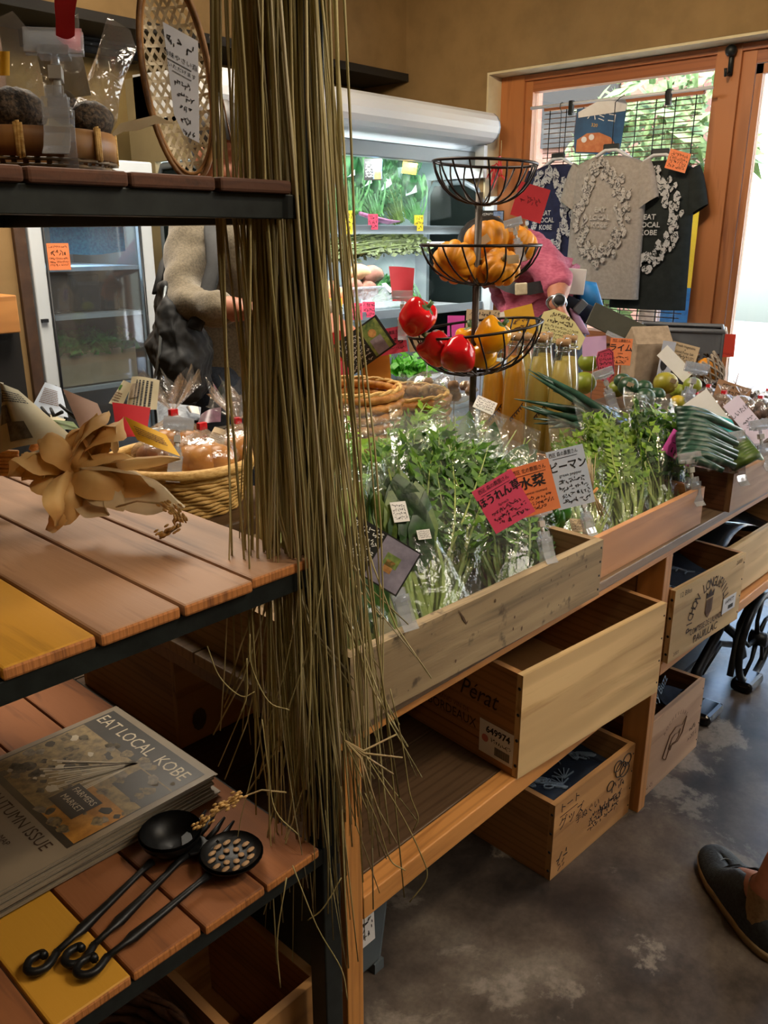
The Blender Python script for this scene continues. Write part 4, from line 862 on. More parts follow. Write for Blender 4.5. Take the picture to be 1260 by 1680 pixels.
# ---- person 3: only the shoe and ankle enter the frame at the right
def person3():
    toe = at_z(1162, 1408, .0); heel = at_z(1290, 1600, .0); heel = toe + (heel - toe).normalized() * .285; ax = (heel - toe).normalized(); sd = V((-ax.y, ax.x, 0))
    P = thing('person', 'standing person of whom only a black shoe and bare ankle show', 'person', (heel.x, heel.y, 0))
    an = toe + ax * .225 + V((0, 0, .105)); kn = an + V((0, 0, .36)) + RT * .13; hp = kn + V((0, 0, .42)) + RT * .12
    s2 = sd if (sd.dot(RT) > 0) else -sd     # other leg further right
    J = {'pel': (hp + s2 * .10 + V((0, 0, .08)), (.15, .12)), 'wai': (hp + s2 * .10 + V((0, 0, .24)), (.14, .11)), 'che': (hp + s2 * .10 + V((0, 0, .42)), (.16, .12)), 'nk': (hp + s2 * .10 + V((0, 0, .58)), .055),
         'h1': (hp, .085), 'k1': (kn, .058), 'a1': (an, .037), 'f1': (toe + ax * .10 + V((0, 0, .04)), .022), 'h2': (hp + s2 * .2, .085), 'k2': (kn + s2 * .2, .058), 'a2': (an + s2 * .22, .037), 'f2': (toe + ax * .10 + s2 * .22 + V((0, 0, .04)), .022),
         'sl': (hp + s2 * -.08 + V((0, 0, .54)), .055), 'el': (hp + s2 * -.10 + V((0, 0, .28)), .042), 'wl': (hp + s2 * -.04 - ax * .12 + V((0, 0, .10)), .028), 'sr': (hp + s2 * .28 + V((0, 0, .54)), .055), 'er': (hp + s2 * .32 + V((0, 0, .28)), .042), 'wr': (hp + s2 * .30 - ax * .1 + V((0, 0, .06)), .028)}
    E = [('pel', 'wai'), ('wai', 'che'), ('che', 'nk'), ('pel', 'h1'), ('h1', 'k1'), ('k1', 'a1'), ('a1', 'f1'), ('pel', 'h2'), ('h2', 'k2'), ('k2', 'a2'), ('a2', 'f2'), ('che', 'sl'), ('sl', 'el'), ('el', 'wl'), ('che', 'sr'), ('sr', 'er'), ('er', 'wr')]
    q = limbs(inner(J), E); hc = hp + s2 * .10 + V((0, 0, .76)); yv = ax; xv = yv.cross(UZ); HM = Matrix(((xv.x, yv.x, 0, hc.x), (xv.y, yv.y, 0, hc.y), (xv.z, yv.z, 1, hc.z), (0, 0, 0, 1)))
    g = head_geo(HM); q.add(g.v, g.f); q.tube([J['nk'][0] - UZ * .03, hc - UZ * .1], [.055, .05], 10)
    for k in 'lr': g = hand_geo(J['w' + k][0], J['w' + k][0] - J['e' + k][0], s2 * (1 if k == 'l' else -1), 1 if k == 'l' else -1); q.add(g.v, g.f)
    part('body', fuse(q, .0065), 'skin', P); face_bits(P, HM)
    hr = MB(); hr.ball((0, .02, .03), (.086, .102, .1), 20); keep = [f for f in hr.f if not all((hr.v[i].y < -.045 and hr.v[i].z < .055) or hr.v[i].z < -.05 for i in f)]; hr.m = hr.m[:len(keep)]; hr.s = hr.s[:len(keep)]; hr.f = keep; part('hair', hr.xf(HM), 'hair', P)
    S9 = {k: (v[0], tuple(a + .01 for a in v[1]) if isinstance(v[1], tuple) else v[1] + .02) for k, v in J.items() if k in ('pel', 'wai', 'che', 'nk', 'sl', 'el', 'sr', 'er')}; part('shirt', fuse(limbs(S9, [e for e in E if e[0] in S9 and e[1] in S9]), .012), 'navy_cloth', P)
    K = {k: (J[k][0], .15 if k == 'pel' else J[k][1] + .03) for k in ('pel', 'h1', 'k1', 'h2', 'k2')}; K['c1'] = (an.lerp(kn, .36), .062); K['c2'] = (J['a2'][0].lerp(J['k2'][0], .36), .062)
    part('trousers', fuse(limbs(K, [('pel', 'h1'), ('h1', 'k1'), ('k1', 'c1'), ('pel', 'h2'), ('h2', 'k2'), ('k2', 'c2')]), .012), 'black_cloth', P)
    for off in (V((0, 0, 0)), s2 * .22):
        M = Matrix(((ax.x, -s2.x * -1, 0, toe.x + off.x), (ax.y, -s2.y * -1, 0, toe.y + off.y), (0, 0, 1, 0), (0, 0, 0, 1)))
        # outline of the sole: x from toe to heel, y outwards
        out = []
        for i in range(36):
            a = 2 * pi * i / 36; x = .1425 - .1425 * cos(a); w = .050 * (abs(sin(a)) ** .7) * (1.0 + .10 * cos(a) - .16 * cos(2 * a) * 0 - .06 * (1 if .1 < x < .2 else 0)); out.append((x, w * (1 if sin(a) > 0 else -1)))
        S = MB(); lv = [(.0, 1.0), (.022, 1.04), (.024, .99)]
        vs = [M @ V((.1425 + (x - .1425) * k, y * k, z)) for z, k in lv for x, y in out]; n = 36
        S.add(vs, [(j * n + i, j * n + (i + 1) % n, (j + 1) * n + (i + 1) % n, (j + 1) * n + i) for j in range(2) for i in range(n)] + [tuple(range(n))[::-1], tuple(range(2 * n, 3 * n))], 0, True)
        sole = part('sole', S, 'sole', P)
        U = MB(); rows = []
        for j in range(8):
            v = j / 7; ring = []
            for x, y in out:
                t = x / .285; top = .048 + .030 * t if t < .35 else (.060 + .045 * min(1, (t - .35) / .25))
                top = .046 + .02 * max(0, t) if t < .25 else .051 + .052 * min(1, (t - .25) / .3) - (.018 if t > .72 else 0)
                op = .36 if t > .42 else .05
                k = 1 - (1 - op) * v ** 2.4 if t > .42 else 1 - (1 - op) * v ** 1.8
                xx = .1425 + (x - .1425) * (1 - .10 * v * v) if t > .42 else .1425 + (x - .1425) * (1 - .35 * v ** 3)
                ring.append(M @ V((xx, y * k * .97, .022 + (top - .022) * sin(v * pi / 2))))
            rows += ring
        U.add(rows, [(j * n + i, j * n + (i + 1) % n, (j + 1) * n + (i + 1) % n, (j + 1) * n + i) for j in range(7) for i in range(n)], 0, True)
        up = part('shoe', U, 'shoe_canvas', P); md = up.modifiers.new('t', 'SOLIDIFY'); md.thickness = .003
        part('toe_cap', MB().tube([M @ V((.062 + .012 * abs(y) / .04, y, .052 - 14 * y * y * .9)) for y in [-.04 + .08 * i / 12 for i in range(13)]], .0016, 5), 'fridge_grey', up)
        for i in range(5):
            x = .098 + .017 * i; z = .069 + .0085 * i; part('lace', MB().tube([M @ V((x, -.024, z - .010)), M @ V((x + .003, -.008, z)), M @ V((x + .003, .008, z)), M @ V((x + .006, .024, z - .010))], .0026, 6), 'ink', up)
        part('tongue', MB().grid(lambda u, v: M @ V((.10 + .09 * u, -.022 + .044 * v, .062 + .052 * u + .006 * sin(pi * v))), 6, 6), 'shoe_canvas', up)
        Q = M @ Matrix.Translation((.205, .0475, .04)) @ Matrix.Rotation(-pi / 2, 4, 'X')
        part('side_badge', MB().tube([Q @ V((.009 * cos(a), .011 * sin(a), 0)) for a in [2 * pi * i / 16 for i in range(16)]], .0009, 4, closed=True).add([Q @ V(p) for p in ((-.004, -.005, .0), (.001, -.006, .0), (.005, -.002, .0), (.001, .0, .0), (.002, .006, 0), (-.003, .004, 0))], [(0, 1, 2, 3, 4, 5)]), 'ink_white', up)
        part('sock', MB().lathe([(.040, .045), (.040, .09), (.0405, .125)], Matrix.Translation((an.x + off.x, an.y + off.y, 0)), 18), 'sock_tan', P)
mat('sole', '9a8460', 'b49c74', .7, 0, 40); mat('shoe_canvas', '24282b', '343a3e', .8, 0, 160, bp=.5); mat('sock_tan', '8a7050', 'a0845f', .9, 0, 120, bp=.5)
person3()
# ================================================================ left shelving unit
SY = .68; SX1 = .597; SYB = 1.36
def shelf_unit():
    t = thing('shelving_unit', 'black steel shelving unit with thick cedar boards on three levels', 'shelf', (.1, 1.0, 0))
    for x, y in ((.612, SY), (-.62, SY), (.40, SYB - .03), (-.62, SYB - .03)): part('post', MB().box((x, y, 0), (x + .032, y + .032, 1.78)), 'black_steel', t, bevel=.002)
    for zt, nm in ((.531, 'low'), (.933, 'mid'), (1.338, 'top')):
        part('rail', MB().box((-.588, SY, zt - .023), (.612, SY + .026, zt)), 'black_steel', t, bevel=.001)
        part('rail', MB().box((-.588, SYB - .026, zt - .028), (.612, SYB, zt)), 'black_steel', t, bevel=.001)
        part('rail', MB().box((.59, SY + .026, zt - .028), (.612, SYB - .026, zt)), 'black_steel', t, bevel=.001)
        part('rail', MB().box((-.588, SY + .026, zt - .028), (-.56, SYB - .026, zt)), 'black_steel', t, bevel=.001)
    part('top_rail', MB().box((-.588, SY, 1.752), (.612, SY + .026, 1.78)), 'black_steel', t); part('top_rail', MB().box((-.588, SYB - .026, 1.752), (.612, SYB, 1.78)), 'black_steel', t)
    def boards(zt, th, yf, x1, w, gap, ym, mats, n, yellow=None):
        x = x1
        for i in range(n):
            a = x - w + gap; yo = rnd.uniform(-.004, .004)
            q = MB().box((a, yf + yo, zt), (x, ym, zt + th))
            lab = None; m = mats
            if yellow is not None and i in yellow: m = ['yellow_plank', 'plank_end']; lab = 'yellow board'  # listed boards take a yellower wood colour
            o = part('board', q, m, t, lab, bevel=.003); o.data.polygons[2].material_index = 1
            x -= w
    boards(.933, .0135, SY - .006, .606, .0905, .003, SYB, ['plank_wood', 'plank_end'], 13, (3, 6))
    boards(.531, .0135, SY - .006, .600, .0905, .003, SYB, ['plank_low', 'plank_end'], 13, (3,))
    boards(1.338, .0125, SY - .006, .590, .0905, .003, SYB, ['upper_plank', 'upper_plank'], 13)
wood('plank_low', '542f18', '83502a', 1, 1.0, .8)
shelf_unit()
# ---------------------------------------------------------------- hanging straw
def straw_bundle():
    T = D(460, -40, .82); T.z = 1.62; lat = RT; dep = V((FW.x, FW.y, 0)).normalized()
    t = thing('straw_bundle', 'long dried straw bundle hanging in front of the black shelf post', 'straw bundle', (T.x, T.y, .5))
    part('cord', MB().tube([T + V((0, .0, .03)), T + V((.01, .03, .10)), V((T.x + .01, SY + .012, 1.785)), V((T.x + .01, SY + .03, 1.76))], .004, 6), 'straw', t)
    part('binding', MB().lathe([(.036, -.015), (.041, -.008), (.041, .008), (.036, .015)], Matrix.Translation(T + V((0, 0, .0))), 20), 'straw_dark', t)
    rr = random.Random(3); mass = {0: MB(), 1: MB()}; cnt = 0
    for i in range(320):
        front = i < 92
        a = rr.gauss(0, 1); ta = max(-1.9, min(1.9, a)) * .0195 - .004; dp = rr.gauss(0, .02)
        if front: dp = -abs(rr.gauss(.018, .012))
        s = rr.choice((1.15, 1.35, 1.55, 1.75)); L = rr.choice((rr.uniform(.82, .98), rr.uniform(.94, 1.08), rr.uniform(1.0, 1.3)))
        stray = rr.random() < .14
        if i < 6: ta = .036 + .0045 * i; s = 1.6; stray = False; L = rr.uniform(.9, 1.2)
        if 6 <= i < 14: ta = -.046 - .003 * (i % 6); s = 1.6; L = rr.uniform(.65, .95)
        bx = ta * s + rr.gauss(.022, .010 if rr.random() < .6 else .026); 
        wob = [rr.gauss(0, .006) for _ in range(4)]; pts = []
        for k in range(11):
            u = k / 10; x = ta + (bx - ta) * u ** 1.3 + wob[0] * sin(pi * u * 1.0) + wob[1] * sin(2 * pi * u) + (wob[2] * 6 * max(0, u - .62) ** 1.5 if not stray else 0)
            y = dp + rr.gauss(0, .0006) + wob[3] * sin(pi * u) + .02 * u * (1 if dp > 0 else -.6); z = -u * L
            if stray and u > .6:
                x += (u - .6) ** 2 * .6 * (1 if wob[0] > 0 else -1) * rr.uniform(.8, 1.1); z += (u - .6) ** 2 * .25
            pts.append(T + lat * x + dep * y + V((0, 0, z)))
        r0 = rr.uniform(.0010, .0021); q = MB(); q.tube(pts, [r0 * (1.15 - .55 * k / 10) for k in range(11)], 4 if not front else 5, 0)
        mt = rr.choice(('straw', 'straw', 'straw_dark', 'straw_pale'))
        if front: part('straw', q, mt, t)
        else: m = mass[0 if mt in ('straw', 'straw_pale') else 1]; m.add(q.v, q.f, 0, True)
    b = MB(); b.add(mass[0].v, mass[0].f, 0, True); b.add(mass[1].v, mass[1].f, 1, True)
    o = part('straw_mass', b, ['straw', 'straw_dark'], t); o['kind'] = 'stuff'
    # the splayed broken tips by the stand leg
    sp = D(590, 1235, .93)
    for x, y, d in ((650, 1205, .95), (660, 1243, .95), (645, 1270, .95), (600, 1300, .93), (612, 1330, .94), (625, 1345, .94)):
        e = D(x, y, d); part('broken_tip', MB().tube([D(566, 1215, .92), sp + (e - sp) * .1, e], [.0010, .0014, .0011], 5), 'straw_tip', t)
    for P in ([(600, 1240), (655, 1330), (690, 1400), (700, 1440), (672, 1480)], [(640, 1130), (660, 1220), (672, 1300), (686, 1340), (678, 1362)], [(598, 1300), (620, 1350), (640, 1410), (665, 1428)], [(470, 1440), (455, 1540), (460, 1620)], [(480, 1420), (520, 1520), (560, 1590), (570, 1640)], [(560, 1440), (530, 1490), (505, 1510)], [(430, 1180), (440, 1260), (452, 1330), (490, 1370)], [(340, 1060), (360, 1110), (395, 1142), (418, 1135)], [(410, 1040), (412, 1090), (440, 1150), (475, 1165)], [(405, 1080), (405, 1140), (395, 1170)]):
        part('stray_straw', MB().tube(sm([D(x, y, .93 + .004 * i) for i, (x, y) in enumerate(P)]), .0008, 5), 'straw_dark', t)
straw_bundle()
# ---------------------------------------------------------------- upper shelf: bamboo basket with bags
UZ1 = 1.3508
bc = at_z(55, 283, UZ1); bc = V((D(58, 262, 1.0).x, D(58, 262, 1.0).y, UZ1)); BR = .094
def bamboo_basket():
    t = thing('bamboo_basket', 'round bamboo basket with a flat rim band holding bags of dark seeds', 'basket', bc)
    q = MB(); n = 44
    for k in range(5):
        z = .002 + .0062 * k; r = BR * (.80 + .035 * k)
        q.tube([bc + V(((r + (.003 if (i + k) % 2 else -.002)) * cos(2 * pi * i / n), (r + (.003 if (i + k) % 2 else -.002)) * sin(2 * pi * i / n), z + .002)) for i in range(n)], .0036, 5, closed=True, flat=.6)
    for i in range(n): a = 2 * pi * i / n; q.ribbon([bc + V((BR * .78 * cos(a), BR * .78 * sin(a), .001)), bc + V((BR * .86 * cos(a), BR * .86 * sin(a), .016)), bc + V((BR * .95 * cos(a), BR * .95 * sin(a), .034))], .006, V((cos(a), sin(a), 0)))
    q.lathe([(.0, .001), (BR * .8, .0015), (BR * .8, .003), (0, .003)], Matrix.Translation(bc), 40)
    part('weave', q, 'bamboo_weave', t)
    part('rim_band', MB().lathe([(BR * .96, .032), (BR * .985, .031), (BR * 1.0, .05), (BR * .99, .062), (BR * .96, .062), (BR * .95, .045), (BR * .96, .032)], Matrix.Translation(bc), 48), 'bamboo', t)
    for a in (-.3, -1.25, -2.2, .8):
        part('rattan_tie', MB().tube([bc + V(((BR + .002) * cos(a + o), (BR + .002) * sin(a + o), z)) for o, z in ((.0, .03), (.0, .064), (.03, .066), (.03, .028), (.06, .03), (.06, .064))], .0022, 5), 'coil', t)
bamboo_basket()
def seed_bag(px0, pts, d, seed, lab, fill, top='bag_thin'):
    """clear bag drawn by its outline at depth d; seeds in the lower part"""
    c = D(*px0, d); t = thing('seed_bag', lab, 'bag of seeds', c); q = MB(); a = [D(x, y, d) for x, y in pts]; n = len(a); ce = sum(a, V((0, 0, 0))) / n
    for sgn in (-1, 1):
        fr = MB(); rings = []
        for k, s in enumerate((1, .8, .5, .2)):
            rings += [ce.lerp(p, s) + FW * sgn * .022 * (1 - s) ** .6 for p in a]
        vs = rings + [ce + FW * sgn * .022]; fs = [(k * n + i, k * n + (i + 1) % n, (k + 1) * n + (i + 1) % n, (k + 1) * n + i) for k in range(3) for i in range(n)] + [(3 * n + i, 3 * n + (i + 1) % n, 4 * n) for i in range(n)]
        q.add(vs, fs, 0, True)
    q.nz(.004, 30, seed); part('film', q, top, t)
    f = MB().ball(D(*fill[:2], d), (fill[2], fill[2] * .7, fill[3]), 22, fn=lambda p: 1 + .10 * noise.noise(p * 4 + V((seed, 0, 0))) + .07 * noise.noise(p * 22)); part('seeds', f, 'dark_seed', t)
    return t
mat('dark_seed', '1c1612', '5c4c3c', .7, 0, 240, bp=1.0, p0=.42, p1=.62)
seed_bag((150, 215), [(178, 25), (210, 48), (225, 82), (205, 120), (193, 160), (192, 200), (182, 222), (125, 212), (118, 180), (140, 130), (160, 90)], 1.0, 1, 'tall clear zip bag of dark seeds leaning right in the bamboo basket', (152, 196, .027, .020))
seed_bag((25, 190), [(-30, 40), (20, 20), (60, 70), (78, 130), (64, 200), (-30, 205), (-40, 120)], .99, 2, 'clear bag of dark seeds at the left of the bamboo basket', (25, 180, .038, .024))
seed_bag((112, 150), [(75, 60), (128, 18), (128, 60), (138, 105), (122, 150), (100, 175), (72, 150), (84, 100)], 1.04, 3, 'crumpled clear bag between the two seed bags in the basket', (105, 176, .02, .02))
q = MB(); q.grid(lambda u, v: D(88 + 40 * u - 6 * v + 10 * v * (1 - u), -22 + 80 * v + 6 * sin(u * 3), .90 - .01 * u), 5, 6); q.nz(.002, 40); single('red_card', q, 'card_red', 'red card standing above the seed bags at the top left', 'price card')
q = MB(); q.grid(lambda u, v: D(-6 + 22 * u, 84 + 40 * v, .88 + .004 * sin(6 * u)), 4, 4); single('yellow_card', q, 'card_yellow', 'small yellow card edge behind the left seed bag', 'price card')
# leaf tip poking over the shelf end
q = MB(); P = [D(x, y, .92) for x, y in ((185, 222), (200, 209), (225, 205), (255, 196), (283, 202))]; q.ribbon(P, [.004, .012, .015, .012, .001], -FW + UP * .3); single('husk_leaf', q, 'husk_pale', 'single dry leaf poking out beside the bamboo basket', 'leaf')
# clear plastic card clip (prototype in local space: grip at origin, board below, front = -y)
def clip_mesh(kind):
    q = MB()
    if kind == 'base':
        for sgn in (-1, 1):
            pr = [(-.0105 * sgn * 1.0, .018), (-.008 * sgn, .006), (-.0075 * sgn, -.004), (-.011 * sgn, -.014), (-.017 * sgn, -.021)]
            for k in range(len(pr) - 1):
                (y0, z0), (y1, z1) = pr[k], pr[k + 1]; w0 = .0085 if k < 2 else .0085
                q.add([V((-w0, y0, z0)), V((w0, y0, z0)), V((w0, y1, z1)), V((-w0, y1, z1)), V((-w0, y0 - .0015 * sgn, z0)), V((w0, y0 - .0015 * sgn, z0)), V((w0, y1 - .0015 * sgn, z1)), V((-w0, y1 - .0015 * sgn, z1))], [(0, 1, 2, 3), (4, 7, 6, 5), (0, 3, 7, 4), (1, 5, 6, 2), (0, 4, 5, 1), (3, 2, 6, 7)])
            q.box((-.006, -.0095 * sgn - .001, .018), (.006, -.0095 * sgn + .001, .026)).box((-.006, -.002, .010), (.006, .002, .024))
        q.tube([V((-.009, 0, .012)), V((.009, 0, .012))], .004, 8)
    elif kind == 'joint':
        q.box((-.0042, -.0042, .033), (.0042, .0042, .0415)).tube([V((0, 0, .022)), V((0, 0, .034))], .003, 6)
    else:
        q.tube([V((0, 0, .042)), V((0, 0, .054))], .003, 6)
        for z0, z1, w, y in ((.050, .066, .019, -.003), (.050, .066, .019, .002)):
            q.box((-w, y - .0006, z0), (w, y + .0006, z1))
        q.box((-.010, -.006, .048), (.010, .005, .054)).tube([V((-.019, 0, .053)), V((.019, 0, .053))], .0022, 6)
    return q
CLIP = None
def clip(loc, yaw, label, tilt=0, s=1, roll=0):
    global CLIP
    M = Matrix.Translation(loc) @ Matrix.Rotation(radians(yaw), 4, 'Z') @ Matrix.Rotation(radians(tilt), 4, 'X') @ Matrix.Rotation(radians(roll), 4, 'Y') @ Matrix.Scale(s, 4)
    if CLIP is None:
        CLIP = thing('card_clip', label, 'card clip', M=M, group='clear plastic card clips')
        for n, m in (('base', 'clear_plastic'), ('joint', 'frosted'), ('card', 'clear_plastic')): part({'base': 'gripper', 'joint': 'swivel_joint', 'card': 'card_holder'}[n], clip_mesh(n), m, CLIP, local=True)
        return CLIP
    return dup(CLIP, M, label)
mat('frosted', 'c4c4c0', None, .3)
clip(D(98, 215, .915), -38, 'clear plastic clip on the bamboo basket rim among the seed bags', -14, 1.6)
q = MB().cbox((0, 0, 0), (.05, .055, .001), 0, facing(D(104, 118, .95), 8)); single('blank_card', q, 'plastic_haze', 'greyish translucent card held by the clip on the bamboo basket', 'price card')
film('plastic_haze', 'c8c4bc', .1, .4, .2, .25, .3, 'a8a49c')
# ---------------------------------------------------------------- oval open-weave basket hanging with a note
def oval_basket():
    c = D(291, 128, 1.12); M = facing(c, 6, -4, 12); t = thing('oval_basket', 'oval open-weave bamboo basket hanging at the top with a white note', 'basket', c - UP * .12)
    a, b = .044, .128; n = 48
    el = lambda k, s=1, y=0: M @ V((a * s * cos(k), b * s * sin(k), y))
    part('rim', MB().tube([el(2 * pi * i / n) for i in range(n)], .0035, 6, closed=True), 'twig', t); part('rim', MB().tube([el(2 * pi * i / n, .93, -.004) for i in range(n)], .0026, 6, closed=True), 'bamboo', t)
    q = MB()
    def strip(p0, d, w):
        # clip a line to the ellipse
        d = V((d[0], d[1])).normalized(); A = (d.x / a) ** 2 + (d.y / b) ** 2; Bb = 2 * (p0[0] * d.x / a ** 2 + p0[1] * d.y / b ** 2); C_ = (p0[0] / a) ** 2 + (p0[1] / b) ** 2 - 1; dd = Bb * Bb - 4 * A * C_
        if dd <= 0: return
        t0, t1 = (-Bb - sqrt(dd)) / 2 / A, (-Bb + sqrt(dd)) / 2 / A; P = []
        for k in range(13):
            s = t0 + (t1 - t0) * k / 12; x, y = p0[0] + d.x * s, p0[1] + d.y * s; e = 1 - (x / a) ** 2 - (y / b) ** 2
            P.append(M @ V((x, y, -.03 * max(0, e) ** .6 + .0012 * (1 if k % 2 else -1))))
        q.ribbon(P, w, M.to_3x3() @ V((0, 0, 1)))
    for i in range(-7, 8): strip((0, i * .021), (1, .0), .004)
    for i in range(-9, 10): strip((0, i * .019 + .005), (.5, .87), .004); strip((0, i * .019 - .004), (-.5, .87), .004)
    part('weave', q, 'bamboo_white', t)
    part('cord', MB().tube([el(pi / 2 - .5), D(335, -10, 1.10), V((D(320, -60, 1.1).x, D(320, -60, 1.1).y, 1.76))], .0016, 5), 'black_steel', t)
    part('cord', MB().tube([el(pi / 2 + .5), D(270, -20, 1.12), V((D(320, -60, 1.1).x, D(320, -60, 1.1).y, 1.76))], .0016, 5), 'black_steel', t)
    part('hook', MB().tube([V((D(320, -60, 1.1).x, D(320, -60, 1.1).y, 1.755)), V((D(320, -60, 1.1).x, SYB - .013, 1.785)), V((D(320, -60, 1.1).x, SYB + .01, 1.765))], .003, 6), 'black_steel', t)
    part('stray_twig', MB().tube([D(345, 60, 1.1), D(352, 110, 1.09), D(367, 172, 1.08), D(380, 235, 1.08)], .0012, 4), 'twig', t)
    # note
    pts = [D(267, 36, 1.085), D(325, 68, 1.085), D(327, 235, 1.07), D(302, 222, 1.07), D(286, 190, 1.075)]
    u = (pts[1] - pts[0]).normalized(); Mn = frame(pts[0], u, pts[0] - pts[2]); Sk = Mn.copy(); dn = (pts[1] - pts[2]).normalized(); Sk[0][1], Sk[1][1], Sk[2][1] = dn; 
    cx = .030; q = MB()
    loc = [Mn.inverted() @ p for p in pts]; q.prism([(p.x, p.y) for p in loc], .0006, Mn)
    T = Sk @ Matrix.Translation((.024, -.020, .0012))
    q.scribble(-.018, .018, 0, .010, T, 1); q.text('香味やさい直', .0085, T @ Matrix.Translation((.002, -.020, 0)), 1); q.box((-.018, -.0275, -.0002), (.018, -.0268, .0002), 1, T)
    q.text('いただけます', .007, T @ Matrix.Translation((.004, -.034, 0)), 1); q.box((-.010, -.0405, -.0002), (.018, -.040, .0002), 1, T)
    for k in range(5): q.scribble(-.006 + .003 * k, .016 if k in (0, 1, 3) else .008 + .003 * k, -.052 - .0155 * k, .007, T, 1)
    single('note', q, ['paper_note', 'ink'], 'white handwritten note fixed to the hanging oval basket', 'note')
oval_basket()
# ---------------------------------------------------------------- middle shelf goods
MZ1 = .947
def husk_bundle():
    c = at_z(120, 800, MZ1 + .03); t = thing('corn_husk_bundle', 'knotted bundle of dry tan corn husks lying on the boards', 'corn husk', at_z(125, 835, MZ1))
    rr = random.Random(9); k0 = D(118, 775, 1.02)
    specs = [((118, 775), (55, 740), (30, 770), .030), ((118, 775), (80, 745), (35, 785), .032), ((118, 775), (150, 720), (182, 682), .028), ((120, 770), (170, 720), (190, 700), .030), ((118, 778), (140, 730), (165, 698), .034), ((118, 778), (150, 790), (215, 800), .032),
             ((118, 778), (105, 810), (85, 855), .026), ((118, 778), (135, 820), (180, 845), .026), ((118, 778), (120, 830), (95, 858), .022), ((118, 775), (180, 770), (265, 812), .030), ((118, 775), (210, 790), (303, 832), .040), ((120, 775), (100, 720), (62, 728), .028), ((118, 778), (90, 790), (50, 800), .030), ((118, 778), (158, 752), (225, 756), .024), ((118, 775), (225, 755), (295, 752), .012), ((118, 778), (165, 800), (205, 835), .030), ((120, 770), (140, 745), (110, 715), .030)]
    for i, (a, b, e, w) in enumerate(specs + [((118, 776), (a_ + rr.uniform(-25, 25), b_ + rr.uniform(-20, 20)), (e_ + rr.uniform(-25, 25), f_ + rr.uniform(-18, 18)), w_ * .8) for (_, (a_, b_), (e_, f_), w_) in specs[:9]]):
        A, Bm, Ee = D(a[0], a[1], 1.02), D(b[0], b[1], 1.0 - .02 * (i % 3)), D(e[0], e[1], 1.0 - .015 * (i % 4) + .03)
        for p in (A, Bm, Ee): p.z = max(p.z, MZ1 + .006)
        n, m = 14, 8; P = [A * (1 - u) ** 2 + Bm * 2 * u * (1 - u) + Ee * u * u for u in [k / n for k in range(n + 1)]]; tw = rr.uniform(-1.2, 1.2); c0 = rr.uniform(0, 6)
        q = MB(); vs = []
        for k, p in enumerate(P):
            u = k / n; nn = -FW * cos(c0 + tw * u) + UP * .7 + RT * sin(c0 * 1.7 + tw * u) * .8; wd = w * 1.25 * (.22 + sin(pi * min(1, u * .8 + .05)) * .95) * (1 if u < .75 else max(.03, (1 - u) / .25))
            tt = (P[min(k + 1, n)] - P[max(k - 1, 0)]).normalized(); bb = tt.cross(nn).normalized(); n2 = bb.cross(tt)
            for j in range(m + 1):
                s = j / m - .5; v = p + bb * s * wd + n2 * (cos(s * pi * 1.3) * .34 * wd + .0011 * (1 if j % 2 else -1) + .004 * noise.noise(V((u * 5, s * 4, i * 2.3))) + .006 * noise.noise(V((u * 2.2, s * 1.5, i * 1.3)))); v.z = max(v.z, MZ1 + .002 + .0006 * j); vs.append(v)
        q.add(vs, [(k * (m + 1) + j, k * (m + 1) + j + 1, k * (m + 1) + j + m + 2, k * (m + 1) + j + m + 1) for k in range(n) for j in range(m)], 0, True)
        part('husk', q, 'husk_pale' if i in (10, 7, 15, 18) else 'husk', t)
    part('knot', MB().ball(k0, (.018, .018, .022), 12, fn=lambda p: 1 + .25 * noise.noise(p * 3)), 'husk', t)
    return t
husk_bundle()
def rice_ear(P, d0, name, label, zmin):
    pts = [D(x, y, d0) for x, y in P]
    for p in pts: p.z = max(p.z, zmin + .003)
    t = thing(name, label, 'grain', pts[0]); part('stalk', MB().tube(pts, .0012, 5), 'straw_tip', t); g = MB(); rr = random.Random(4)
    tot = len(pts) - 1
    for i in range(90):
        u = .45 + .55 * rr.random(); s = u * tot; k = min(int(s), tot - 1); p = pts[k].lerp(pts[k + 1], s - k) + V((rr.gauss(0, .004), rr.gauss(0, .004), abs(rr.gauss(0, .004)))); dd = (pts[k + 1] - pts[k]).normalized()
        M = dd.to_track_quat('Z', 'Y').to_matrix().to_4x4(); g.ball(p, (.0016, .0016, .0034), 6, M=M)
    o = part('grains', g, 'grain', t); o['kind'] = 'stuff'
rice_ear([(190, 832), (225, 822), (262, 826), (290, 845), (297, 862), (262, 884)], .985, 'rice_ear', 'curved dry rice ear lying on the boards beside the husks', MZ1)
